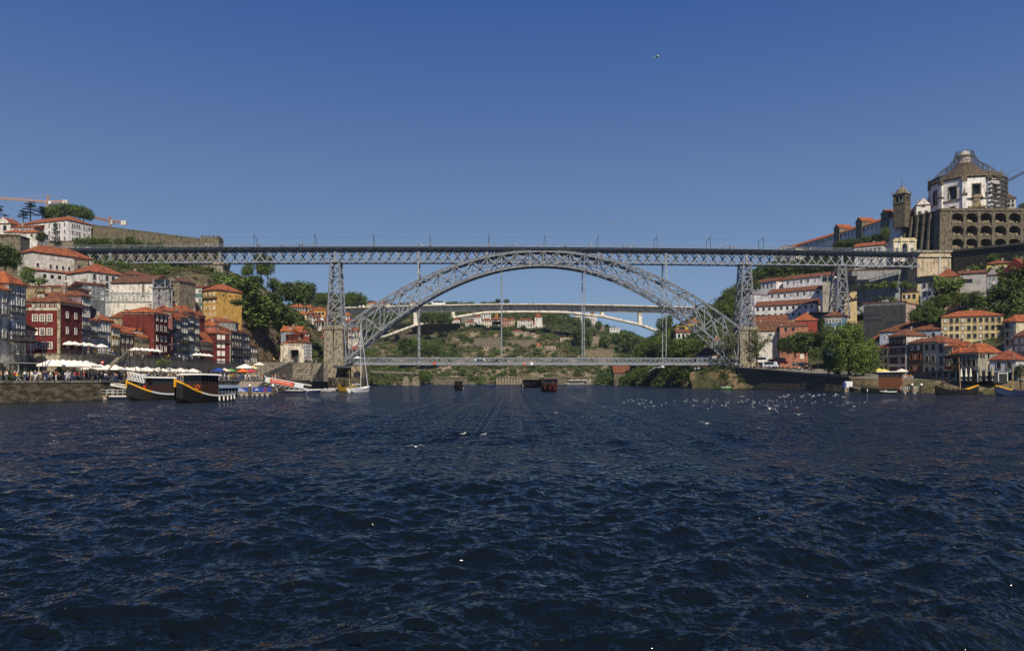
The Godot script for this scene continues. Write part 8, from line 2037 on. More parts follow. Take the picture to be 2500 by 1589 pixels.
var PARASOLS := [
	["cream market tent in the row along the left promenade","cream market tents",[["efe9dd","square",-85.4,3.65,-137.02,0.36,1.25],["efe9dd","square",-86.8,3.65,-140.89,0.82,1.25],["efe9dd","square",-85.4,3.65,-140.39,0.55,1.25],["efe9dd","square",-86.8,3.65,-144.53,0.91,1.25],["efe9dd","square",-85.4,3.65,-144.06,0.94,1.25],["efe9dd","square",-86.8,3.65,-148.51,0.1,1.25],["efe9dd","square",-85.4,3.65,-148.22,0.02,1.25],["efe9dd","square",-86.8,3.65,-153.0,1.26,1.05],["efe9dd","square",-85.4,3.65,-153.08,0.39,1.05],["efe9dd","square",-86.8,3.65,-158.58,0.35,1.05],["efe9dd","square",-85.4,3.65,-158.91,1.49,1.05],["efe9dd","square",-86.8,3.65,-164.57,0.71,1.05]]],
	["cream cafe parasol on the promenade before the arcade","cream promenade parasols",[["e9e3d6","open",-86.0,3.65,-166.56,1.25,1.0],["e9e3d6","square",-87.2,3.65,-171.46,0.71,1.0],["e9e3d6","open",-88.4,3.65,-176.51,0.96,1.0],["e9e3d6","square",-86.0,3.65,-174.02,0.23,1.0],["e9e3d6","open",-87.2,3.65,-179.27,0.95,1.0],["e9e3d6","square",-88.4,3.65,-184.68,1.3,1.0],["e9e3d6","open",-86.0,3.65,-182.19,0.78,1.0],["e9e3d6","square",-87.2,3.65,-187.82,1.11,1.0],["e9e3d6","open",-88.4,3.65,-193.64,1.01,1.0],["e9e3d6","square",-86.0,3.65,-191.64,0.1,1.0],["e9e3d6","open",-87.2,3.65,-197.98,1.14,1.0],["e9e3d6","square",-88.4,3.65,-204.57,0.89,1.0]]],
	["white parasol on the terrace before the narrow houses","white terrace parasols",[["efece4","open",-92.3,8.95,-153.98,0.45,1.0],["efece4","open",-92.3,8.95,-155.85,0.05,1.0],["efece4","open",-92.3,8.95,-159.12,1.3,1.0],["efece4","open",-92.3,8.95,-161.12,0.71,1.0],["efece4","open",-92.3,8.95,-165.94,1.08,1.0]]],
	["white parasol in the terrace row before the ochre house","white terrace parasols by the ochre house",[["efece4","open",-93.6,8.95,-183.64,1.32,1.0],["efece4","open",-93.6,8.95,-186.68,1.07,1.0],["efece4","open",-93.6,8.95,-189.4,1.38,1.0],["efece4","open",-93.6,8.95,-191.99,0.59,1.0],["efece4","open",-93.6,8.95,-194.64,1.2,1.0]]],
	["white parasol on the terrace before the low beige house","white parasols by the beige house",[["efece4","open",-95.6,8.95,-223.52,0.67,1.0],["efece4","open",-95.6,8.95,-226.45,1.4,1.0],["efece4","open",-95.6,8.95,-229.47,1.32,1.0],["efece4","open",-95.6,8.95,-232.56,0.15,1.0]]],
	["blue parasol in the crowd on the promenade","",[["23429c","open",-84.5,3.65,-212.72,0.2,1.2]]],
	["green parasol in the crowd on the promenade","",[["5f8f3c","open",-84.5,3.65,-222.01,0.33,1.2]]],
	["orange parasol in the crowd on the promenade","",[["e06a24","open",-84.5,3.65,-231.8,1.45,1.2]]],
	["crimson parasol beside the orange one","",[["b5304c","open",-84.5,3.65,-239.06,0.65,1.2]]],
	["large white parasol behind the orange one","",[["efece6","open",-88.0,3.65,-243.25,0.94,1.8]]],
	["beige parasol between the blue and the green one","",[["d8cfba","open",-84.5,3.65,-217.27,0.45,1.2]]],
	["cream parasol on the ramp before the cliff","",[["e4dccb","open",-88,6.0,-257.02,0.76,1.3]]],
	["straw yellow parasol on the ramp before the cliff","",[["d9c68e","open",-86.5,4.6,-246.65,0.58,1.3]]],
	["black parasol on the cafe terrace at the left end","black cafe parasols",[["2b2422","open",-91.8,8.6,-137.17,0.53,1.1],["2b2422","open",-91.8,8.6,-139.24,0.88,1.1],["2b2422","open",-91.8,8.6,-140.9,0.88,1.1]]],
	["folded cream parasol on the right waterfront deck","folded cream parasols",[["e9e2cf","closed",123.5,3.6,-203.02,1.36,1.1],["e9e2cf","closed",123.5,3.6,-200.83,1.02,1.1],["e9e2cf","closed",123.5,3.6,-198.86,1.39,1.1]]],
	["folded khaki parasol before the grey store","folded khaki parasols",[["a8a084","closed",126,3.6,-198.63,1.28,1.35],["a8a084","closed",126,3.6,-196.23,1.49,1.35],["a8a084","closed",126,3.6,-193.72,1.01,1.35]]],
	["yellow parasol behind the orange-brown boat","",[["d8c95c","open",129.5,3.9,-260.3,0.24,1.3]]],
	["pale yellow parasol behind the orange-brown boat","",[["d8cd70","open",129,3.9,-255.87,1.29,1.2]]],
	["white parasol right of the orange-brown boat","",[["e4ddd0","open",127,3.8,-240.54,1.45,1.2]]],
	["white parasol on the pylon quay","",[["e6e4e0","open",-64,10.4,-305.61,1.36,1.0]]]]
var LAMPS := [
	["slim dark lamp post on the left promenade","promenade lamp posts",[[-84.6,3.65,-133.07,9],[-84.6,3.65,-133.83,10.5],[-84.6,3.65,-145.5,9.5],[-84.6,3.65,-147.75,8.5],[-84.6,3.65,-158.9,9.5],[-84.6,3.65,-165.98,9.5],[-84.6,3.65,-167.99,9],[-84.6,3.65,-174.52,9.5],[-84.6,3.65,-182.88,9],[-84.6,3.65,-186.91,9.5],[-84.6,3.65,-177.98,8.5]]],
	["tall lamp post before the cream station","station lamp posts",[[-91.83,10.3,-296,9.0],[-89.54,10.3,-296,9.0]]],
	["grey lamp post on the right riverside square","square lamp posts",[[122.66,8.4,-296,8.0],[119.71,8.4,-296,8.0]]],
	["white flag mast on the right waterfront","white waterfront masts",[[127,3.6,-201.26,11.0],[127,3.6,-187.59,11.0]]]]
var BOARDS := [
	["road_sign","red no-entry sign among the market tents",-87.62,3.65,-158,3.6,"round","b3262c"],
	["notice_board","white map board on the right riverside square",117.84,8.4,-300,4.0,"panel","cfc9ba"]]
var CROWDS := [
	[-87.6,3.65,-127,-83.2,3.65,-141,2.2,40,0.25,"by the market tents","people by the market tents",1],
	[-85.6,3.65,-144,-86.6,3.65,-176,1.9,36,0.2,"below the granite arcade","people below the arcade",2],
	[-83.5,3.65,-180,-80.0,3.65,-222,3.0,42,0.12,"by the coloured parasols","people by the coloured parasols",3],
	[-80,3.7,-224,-80,3.7,-262,2.6,14,0.1,"at the foot of the ramp","people at the foot of the ramp",4],
	[-89.99,10.3,-274,-75.62,10.3,-296,2.5,20,0.3,"on the station square","people on the station square",5],
	[-91.6,9.05,-155,-93.4,9.05,-215,0.8,15,0.4,"on the terrace above the arcade","people on the terrace",6],
	[96.33,9.0,-322,108.86,6.4,-262,2.0,32,0.05,"on the right riverside square","people on the riverside square",7],
	[134,3.75,-262,130.5,3.75,-238,2.5,22,0.35,"behind the orange-brown boat","people behind the brown boat",8],
	[128.5,3.65,-226,139.5,3.65,-186,2.4,28,0.5,"by the glass pavilion","people by the glass pavilion",9]]
var WALLS := [
	["sunlit stone retaining wall below the deck beside the stone pier",-153.78,50.38,-344,-128.8,49.94,-342,2.61,"a09478"],
	["pale pinkish rubble wall below the deck",-147.26,45.11,-300,-138.14,45.53,-302,2.74,"c4ab96"],
	["stone wall on the hilltop before the white convent",-225.97,67.93,-356,-208.92,67.93,-354,1.98,"9a8f7c"],
	["long dark retaining wall below the far ridge trees",-120.72,48.86,-752,-53.24,49.95,-752,10.34,"6a6253"],
	["low dark terrace wall on the far slope",-114.85,41.85,-722,-87.93,42.48,-724,5.22,"6f6656"],
	["grey terrace wall below the far pale house",-34.31,32.39,-660,-10.49,33.52,-664,8.12,"82796a"],
	["rough terrace wall on the far rocky slope",-12.97,33.34,-682,22.83,35.18,-690,5.92,"857b6a"],
	["pale ruined wall on the far slope",-2.26,44.91,-730,14.64,44.91,-730,5.81,"b5a893"],
	["stained high wall on the far slope above the lower deck",62.12,23.25,-642,88.69,23.37,-646,6.5,"8d8068"],
	["stone wall under the far white seminary",85.15,64.14,-880,110.63,64.14,-880,3.82,"8a8072"],
	["rough wall beside the far stone spur",73.12,36.5,-708,94.39,37.11,-710,7.17,"a89a84"],
	["dark stone garden wall of the hilltop cottages",-217.96,59.4,-312,-207.69,59.24,-312,5.37,"7a705e"]]
var GULLS := [
	["white gull floating beside another on the open water","",[[-3.49,0.06,-53,"float",2.0,0.75,0.0]]],
	["gull floating low with a greyer back on the open water","",[[-1.98,0.06,-52.5,"float",1.2,0.7,0.0]]],
	["white gull skimming low over the open water","",[[-4.95,0.51,-38,"fly",0.1,0.75,0.0]]],
	["gull flying high against the blue sky","",[[11.8,30.16,-60,"fly",0.7,0.8,0.5]]],
	["gull flying just above the upper deck","",[[12.17,23.0,-90,"fly",0.3,0.9,0.3]]],
	["gull rising from the water below the arch","",[[4.19,0.78,-70,"fly",0.9,0.6,-0.3]]],
	["gull with wide wings before the lower deck","",[[7.71,4.59,-38,"fly",0.2,1.1,0.35]]],
	["gull with drooping wings gliding over the river","",[[12.6,1.1,-48,"fly",0.4,0.8,-0.2]]],
	["gull with arched wings gliding near the flock","",[[27.15,0.63,-70,"fly",0.1,0.85,0.0]]],
	["brown-winged gull banking over the flock","",[[18.15,1.9,-52,"fly",2.6,1.0,0.45]]],
	["gull flying above the flock toward the right wall","",[[46.7,0.43,-150,"fly",0.3,1.3,0.0]]],
	["white gull floating in the scattered flock near the right bank","floating gull flock",[[28.65,0.06,-97.8,"float",2.84,0.65,0.0],[41.21,0.06,-125.7,"float",0.59,0.65,0.0],[35.43,0.06,-135.1,"float",3.74,0.65,0.0],[29.99,0.06,-126.9,"float",5.22,0.65,0.0],[22.87,0.06,-140.8,"float",4.89,0.65,0.0],[46.77,0.06,-134.7,"float",3.26,0.65,0.0],[26.71,0.06,-108.9,"float",2.55,0.65,0.0],[30.46,0.06,-130.3,"float",4.45,0.65,0.0],[33.73,0.06,-136.6,"float",3.54,0.65,0.0],[44.13,0.06,-135.4,"float",5.32,0.65,0.0],[45.42,0.06,-141.6,"float",2.95,0.65,0.0],[38.78,0.06,-104.5,"float",2.12,0.65,0.0],[34.68,0.06,-141.2,"float",0.85,0.65,0.0],[35.41,0.06,-122.0,"float",5.01,0.65,0.0],[44.93,0.06,-132.3,"float",2.63,0.65,0.0],[51.0,0.06,-133.5,"float",0.0,0.65,0.0],[52.92,0.06,-122.8,"float",1.32,0.65,0.0],[24.16,0.06,-128.6,"float",1.34,0.65,0.0],[39.1,0.06,-101.2,"float",5.21,0.65,0.0],[38.09,0.06,-137.1,"float",3.78,0.65,0.0],[25.82,0.06,-97.1,"float",5.23,0.65,0.0],[44.04,0.06,-138.6,"float",1.95,0.65,0.0],[39.73,0.06,-127.1,"float",4.31,0.65,0.0],[52.98,0.06,-133.4,"float",2.65,0.65,0.0],[24.77,0.06,-140.7,"float",4.65,0.65,0.0],[29.85,0.06,-124.0,"float",5.84,0.65,0.0],[41.0,0.06,-118.3,"float",3.51,0.65,0.0],[48.65,0.06,-135.6,"float",4.7,0.65,0.0],[21.87,0.06,-133.0,"float",1.11,0.65,0.0],[29.39,0.06,-133.8,"float",0.58,0.65,0.0],[47.11,0.06,-134.6,"float",3.7,0.65,0.0],[38.96,0.06,-108.4,"float",4.4,0.65,0.0],[48.44,0.06,-104.4,"float",0.42,0.65,0.0],[31.02,0.06,-109.0,"float",4.63,0.65,0.0],[41.62,0.06,-124.1,"float",4.98,0.65,0.0],[35.08,0.06,-98.3,"float",5.93,0.65,0.0],[18.46,0.06,-121.9,"float",2.38,0.65,0.0],[37.45,0.06,-141.3,"float",4.02,0.65,0.0],[49.51,0.06,-110.7,"float",2.77,0.65,0.0],[36.65,0.06,-125.1,"float",1.95,0.65,0.0],[24.08,0.06,-141.1,"float",3.12,0.65,0.0],[21.63,0.06,-122.0,"float",0.9,0.65,0.0],[20.64,0.06,-107.3,"float",4.14,0.65,0.0],[21.19,0.06,-134.7,"float",3.98,0.65,0.0],[51.99,0.06,-126.6,"float",2.41,0.65,0.0],[45.83,0.06,-129.7,"float",0.84,0.65,0.0],[25.09,0.06,-120.3,"float",5.16,0.65,0.0],[58.79,0.06,-139.1,"float",5.22,0.65,0.0],[27.89,0.06,-103.5,"float",2.01,0.65,0.0],[33.79,0.06,-103.4,"float",3.58,0.65,0.0],[33.48,0.06,-135.0,"float",4.03,0.65,0.0],[32.9,0.06,-126.3,"float",5.0,0.65,0.0],[56.01,0.06,-118.9,"float",6.02,0.65,0.0],[37.78,0.06,-116.1,"float",1.61,0.65,0.0],[35.55,0.06,-130.6,"float",1.71,0.65,0.0],[24.36,0.06,-134.3,"float",2.47,0.65,0.0],[48.6,0.06,-119.5,"float",0.82,0.65,0.0],[22.48,0.06,-111.0,"float",2.91,0.65,0.0],[42.14,0.06,-128.4,"float",1.34,0.65,0.0],[49.41,0.06,-106.8,"float",1.64,0.65,0.0],[53.94,0.06,-141.2,"float",2.77,0.65,0.0],[18.27,0.06,-101.3,"float",5.78,0.65,0.0],[39.73,0.06,-121.2,"float",4.31,0.65,0.0],[47.86,0.06,-108.5,"float",5.94,0.65,0.0],[37.75,0.06,-123.2,"float",2.76,0.65,0.0],[20.21,0.06,-117.2,"float",1.96,0.65,0.0],[33.42,0.06,-133.6,"float",1.91,0.65,0.0],[38.4,0.06,-107.8,"float",3.37,0.65,0.0],[40.07,0.06,-129.3,"float",3.24,0.65,0.0],[49.18,0.06,-133.2,"float",3.08,0.65,0.0],[31.85,0.06,-110.0,"float",1.69,0.65,0.0],[32.46,0.06,-118.3,"float",5.66,0.65,0.0],[56.27,0.06,-123.7,"float",1.2,0.65,0.0],[24.72,0.06,-138.8,"float",0.22,0.65,0.0],[22.99,0.06,-122.0,"float",2.02,0.65,0.0],[33.1,0.06,-139.3,"float",5.35,0.65,0.0],[36.01,0.06,-102.8,"float",0.15,0.65,0.0],[48.71,0.06,-128.8,"float",3.38,0.65,0.0]]],
	["gull flying low over the right edge of the flock","low flying gulls",[[65.5,0.52,-150,"fly",1.37,1.1,-0.28],[61.24,0.47,-150,"fly",0.86,1.1,0.41],[62.37,0.69,-150,"fly",1.14,1.1,0.1],[65.86,0.83,-150,"fly",4.89,1.1,-0.31],[55.3,0.3,-150,"fly",0.83,1.1,-0.41],[59.17,0.61,-150,"fly",5.91,1.1,0.04],[63.39,0.82,-150,"fly",3.94,1.1,0.3],[55.29,0.49,-150,"fly",2.25,1.1,0.32],[58.82,0.36,-150,"fly",3.99,1.1,-0.16],[67.29,0.3,-150,"fly",5.04,1.1,-0.02],[54.34,0.31,-150,"fly",3.85,1.1,0.41],[60.42,0.84,-150,"fly",0.72,1.1,-0.33],[56.12,0.75,-150,"fly",4.23,1.1,0.08],[55.8,0.39,-150,"fly",0.49,1.1,-0.4]]],
	["pair-sized pale gull floating apart at the right of the flock","",[[59.46,0.06,-124.5,"float",0.5,0.9,0.0]]]]
var DECK_PEOPLE := [79.74,-101.05,9.4,10.02,-23.79,-49.24,-1.77,-0.87,-160.04,-159.4,-158.04,83.63,84.6,85.53,80.78,10.11,120.31,121.36,122.02,29.15,-106.74,-105.84,-105.45,109.23,35.33,36.12,-114.27,107.83,-132.49,-131.56,20.33,21.12,-146.88,-146.06,-144.93,-54.76,-53.67,-52.67,37.87,38.89,39.87,-14.33,-13.32,-12.19,-124.67,-123.71,138.13,-148.01,-147.16]


func _ready() -> void:
	outlook()
	UB = BoxMesh.new()
	textures()
	M.pane = stuffm("window_glass", lin(0.018, 0.022, 0.028), 0.08)
	M.curtain = stuffm("window_curtain", Color("c9c6bf"), 0.4)
	M.pane_light = M.pane
	T.mossy = tex(0.02, FastNoiseLite.TYPE_SIMPLEX_SMOOTH, [[0.0, Color(0.3, 0.3, 0.22)], [0.38, Color(0.55, 0.52, 0.42)], [0.55, Color(0.8, 0.76, 0.68)], [1.0, Color(1, 0.97, 0.9)]], 512, 6, 51)
	M.quay = stuffm("mossy_granite", Color("77746a"), 0.95, "mossy", 0.12, "rocky")
	M.quay.uv1_scale = Vector3(0.05, 0.1, 0.05)
	water()
	land()
	quays()
	iron_bridge()
	concrete_bridge()
	for r in HOUSES: house(r)
	for r in FAR_HOUSES: house(r)
	bastion(); rotunda(); bell_tower(); gatehouse(); abutment()
	castle(); lift_tower()
	tower_crane("orange tower crane with its long jib above the dark cedar", Vector3(-314.24, 123.69, -500.0), 90.0, Vector3(-361.46, 127.24, -500.0), Vector3(-302.18, 123.69, -500.0), 4.6, "c9985a", 1.5)
	tower_crane("small tan tower crane behind the medieval wall", Vector3(-283.02, 115.04, -520.0), 85.0, Vector3(-308.29, 122.59, -540.0), Vector3(-267.91, 111.87, -510.0), 3.6, "b57f45", 1.3)
	right_crane()
	bankside(); slope_walls()
	greenery()
	extras()
	fleet()
	people()
	birds()

func sec(pts: Array, d: float) -> Array:
	var r := []
	for p in pts: r.append(Vector3(p[0], p[1], -d))
	return r
func land() -> void:
	var rock := Color(0.17, 0.145, 0.115); var soil := Color(0.12, 0.11, 0.06); var grass := Color(0.050, 0.070, 0.022)
	var cov := [rock, soil, grass]
	# left hill, from above the first houses to the gorge beyond the bridge
	var L := loft("left_hillside", [
		sec([[-104, 7], [-116, 13], [-134, 22], [-165, 34], [-205, 46], [-260, 54], [-420, 58]], 90),
		sec([[-104, 7], [-116, 14], [-134, 22], [-165, 33], [-205, 46], [-260, 56], [-420, 60]], 180),
		sec([[-106, 7], [-116, 15], [-130, 23], [-158, 33], [-200, 46], [-250, 56], [-420, 62]], 245),
		sec([[-103, 7], [-108, 22], [-114, 36], [-124, 44], [-146, 46], [-200, 52], [-420, 66]], 288),
		sec([[-99, 7], [-103, 22], [-110, 38], [-120, 48], [-138, 50], [-200, 55], [-420, 70]], 322),
		sec([[-90, 6], [-96, 16], [-106, 30], [-118, 44], [-136, 56], [-200, 62], [-420, 78]], 362),
		sec([[-84, 2], [-92, 12], [-104, 24], [-120, 36], [-140, 48], [-200, 66], [-420, 84]], 430),
		sec([[-84, -1], [-94, 10], [-108, 22], [-128, 34], [-150, 46], [-200, 66], [-420, 88]], 520),
		sec([[-90, -1], [-104, 12], [-122, 26], [-146, 40], [-170, 54], [-215, 72], [-420, 96]], 640)], 3.0, 3.6, 3, cov, 0.62)
	# the far bank that closes the view
	var F := loft("far_hillside", [
		[Vector3(-174.52, -0.71, -500.0), Vector3(-184.18, 7.02, -545.0), Vector3(-199.39, 18.71, -590.0), Vector3(-219.0, 31.84, -670.0), Vector3(-240.0, 56.63, -760.0), Vector3(-262.05, 86.43, -860.0), Vector3(-322.99, 119.79, -1100.0)],
		[Vector3(-103.52, -0.48, -505.0), Vector3(-115.37, 7.04, -548.0), Vector3(-129.64, 18.96, -600.0), Vector3(-149.09, 34.58, -690.0), Vector3(-166.37, 50.93, -770.0), Vector3(-185.26, 79.57, -880.0), Vector3(-225.48, 116.74, -1100.0)],
		[Vector3(-72.02, -0.32, -520.0), Vector3(-76.87, 6.46, -555.0), Vector3(-84.49, 19.21, -610.0), Vector3(-96.26, 34.8, -695.0), Vector3(-105.96, 47.65, -765.0), Vector3(-120.5, 69.07, -870.0), Vector3(-152.35, 113.7, -1100.0)],
		[Vector3(-29.36, -0.4, -530.0), Vector3(-31.02, 6.48, -560.0), Vector3(-34.07, 19.33, -615.0), Vector3(-37.12, 35.55, -670.0), Vector3(-41.0, 53.2, -740.0), Vector3(-47.09, 67.57, -850.0), Vector3(-60.94, 116.74, -1100.0)],
		[Vector3(14.82, -0.45, -535.0), Vector3(15.65, 6.5, -565.0), Vector3(17.17, 17.74, -620.0), Vector3(18.84, 32.25, -680.0), Vector3(20.78, 49.71, -750.0), Vector3(23.55, 65.22, -850.0), Vector3(30.47, 113.7, -1100.0)],
		[Vector3(49.92, -0.4, -530.0), Vector3(52.74, 6.48, -560.0), Vector3(58.39, 17.74, -620.0), Vector3(64.99, 32.67, -690.0), Vector3(75.62, 51.53, -780.0), Vector3(87.76, 64.94, -880.0), Vector3(115.79, 86.27, -1100.0)],
		[Vector3(74.79, -0.19, -540.0), Vector3(82.11, 6.53, -570.0), Vector3(93.96, 16.41, -640.0), Vector3(107.7, 29.93, -720.0), Vector3(124.93, 44.89, -820.0), Vector3(147.37, 58.21, -950.0), Vector3(184.76, 74.08, -1150.0)],
		[Vector3(108.59, -0.03, -560.0), Vector3(116.34, 6.66, -600.0), Vector3(131.86, 17.19, -680.0), Vector3(147.37, 27.16, -760.0), Vector3(166.76, 39.73, -860.0), Vector3(193.91, 51.09, -1000.0), Vector3(232.69, 61.84, -1200.0)],
		[Vector3(158.23, -0.03, -560.0), Vector3(169.53, 6.66, -600.0), Vector3(192.13, 17.19, -680.0), Vector3(214.74, 27.16, -760.0), Vector3(242.99, 39.73, -860.0), Vector3(282.55, 51.09, -1000.0), Vector3(339.06, 61.84, -1200.0)]], 4.5, 5.0, 5, [Color(0.31, 0.275, 0.225), Color(0.19, 0.165, 0.10), Color(0.08, 0.09, 0.035)], 0.9)
	# right hill
	var R := loft("right_hillside", [
		sec([[58, -1], [66, 7], [84, 18], [104, 30], [150, 46], [230, 62], [400, 70]], 520),
		sec([[66, -1], [74, 7], [88, 20], [104, 33], [136, 58], [215, 88], [420, 92]], 450),
		sec([[80, -1], [86, 8], [96, 18], [116, 32], [146, 38], [206, 66], [420, 88]], 400),
		sec([[95, -1], [97, 7], [120, 9], [150, 18], [185, 40], [216, 58], [420, 68]], 345),
		sec([[112, 2], [124, 6], [146, 10], [172, 24], [196, 46], [225, 54], [420, 62]], 290),
		sec([[130, 2], [146, 5], [166, 14], [186, 30], [208, 44], [240, 54], [420, 62]], 240),
		sec([[150, 2], [166, 5], [182, 14], [200, 28], [224, 42], [260, 54], [420, 62]], 180),
		sec([[165, 2], [180, 5], [196, 14], [214, 28], [240, 42], [270, 54], [420, 62]], 120)], 3.0, 3.6, 7, cov, 0.45)
	var K := loft("river_rocks", [
		[Vector3(77.52, -0.4, -318.0), Vector3(78.49, 1.68, -322.0), Vector3(79.96, 4.55, -328.0), Vector3(82.03, 7.71, -335.0)],
		[Vector3(84.7, -0.15, -312.0), Vector3(86.13, 3.12, -316.0), Vector3(88.3, 6.32, -322.0), Vector3(91.41, 8.94, -330.0)],
		[Vector3(91.55, -0.24, -306.0), Vector3(92.79, 2.8, -309.0), Vector3(94.68, 5.73, -313.0), Vector3(96.9, 7.88, -318.0)],
		[Vector3(97.41, -0.29, -298.0), Vector3(98.72, 2.17, -301.0), Vector3(100.38, 4.51, -304.0), Vector3(102.38, 6.56, -308.0)],
		[Vector3(101.92, -0.37, -292.0), Vector3(102.94, 0.91, -294.0), Vector3(103.97, 2.2, -296.0), Vector3(105.0, 3.5, -298.0)]], 0.7, 3.4, 61, [Color(0.22, 0.17, 0.11), Color(0.15, 0.12, 0.07), Color(0.06, 0.07, 0.028)], 0.7)
	var leafm := vcol("foliage", 0.75, "", 0.1, "", 0.12)
	var g1 := scrub_mesh(3, Color(0.042, 0.070, 0.012), Color(0.105, 0.150, 0.026))
	var g2 := scrub_mesh(4, Color(0.065, 0.066, 0.022), Color(0.135, 0.125, 0.046))
	var g3 := scrub_mesh(5, Color(0.028, 0.050, 0.012), Color(0.070, 0.105, 0.022))
	scatter("left_hill_scrub", "green scrub covering the left cliff and slopes", L, g1, leafm, 0.075, 0.05, 0.9, 1.9, 31, func(p): return p.z < -265.0 or p.y > 44.0)
	scatter("left_hill_dry_scrub", "dry brownish scrub on the left cliff", L, g2, leafm, 0.07, -0.1, 0.6, 1.2, 32, func(p): return p.z < -265.0)
	scatter("far_bank_scrub", "green scrub on the far river bank", F, g1, leafm, 0.018, 0.08, 1.3, 2.8, 33)
	scatter("far_bank_dry_scrub", "dry scrub on the far river bank", F, g2, leafm, 0.020, -0.05, 0.9, 1.9, 34)
	scatter("far_bank_dark_scrub", "dark thickets on the far river bank", F, g3, leafm, 0.016, 0.12, 1.6, 3.2, 35)
	scatter("river_rock_scrub", "dark tufts of scrub on the rocks below the right pylon", K, g3, leafm, 0.10, 0.0, 0.5, 1.1, 38)
	scatter("right_hill_scrub", "dense green thickets covering the right hillside", R, g1, leafm, 0.12, -0.12, 1.2, 2.6, 36, func(p): return (p.z < -350.0 or p.x > 172.0) and not (p.x > 120.0 and p.x < 204.0 and p.z > -428.0 and p.z < -330.0))
	scatter("right_hill_dark_scrub", "dark green bushes on the right hillside", R, g3, leafm, 0.09, -0.05, 1.2, 2.8, 37, func(p): return (p.z < -350.0 or p.x > 172.0) and not (p.x > 120.0 and p.x < 204.0 and p.z > -428.0 and p.z < -330.0))
func right_crane() -> void:
	var o := thing("luffing_crane", "dark luffing crane with a raised boom behind the round church", "crane", Vector3(312.64, 118.23, -470.0))
	var t := Vector3(312.64, 128.57, -470.0) - o.position
	var m := paint("3a3438")
	var s1 := st_new(); lattice_mast(s1, Vector3(0, -10, 0), t, 1.3, 12, 0.2); part("mast", done(s1), paint("8a5a48"), o)
	var s2 := st_new(); lattice_mast(s2, t, Vector3(330.87, 137.82, -470.0) - o.position, 1.2, 14, 0.2); part("boom", done(s2), m, o)
	var pk := Vector3(310.46, 133.2, -470.0) - o.position
	var s3 := st_new(); lattice_mast(s3, t, pk, 0.9, 5, 0.18); part("gantry", done(s3), paint("b0604a"), o)
	var s4 := st_new(); beam(s4, pk, Vector3(330.87, 140.82, -470.0) - o.position, 0.12, 0.12); part("pendant_rope", done(s4), m, o)
	var c := thing("lattice_crane", "slim yellow crane standing before the far white houses", "crane", Vector3(-17.53, 59.83, -800.0))
	var s5 := st_new(); lattice_mast(s5, Vector3.ZERO, Vector3(-16.37, 75.46, -800.0) - c.position, 1.8, 10, 0.5); part("mast", done(s5), paint("d9932c"), c)
	block("base", c, Vector3(-2, -2, -2), Vector3(2, 0.4, 2), paint("8a6a3c"))
func greenery() -> void:
	for g in TREES:
		for t in g[3]: tree(t[0], g[0], g[1], Vector3(t[1], t[2], t[3]), t[4], t[5], g[2])
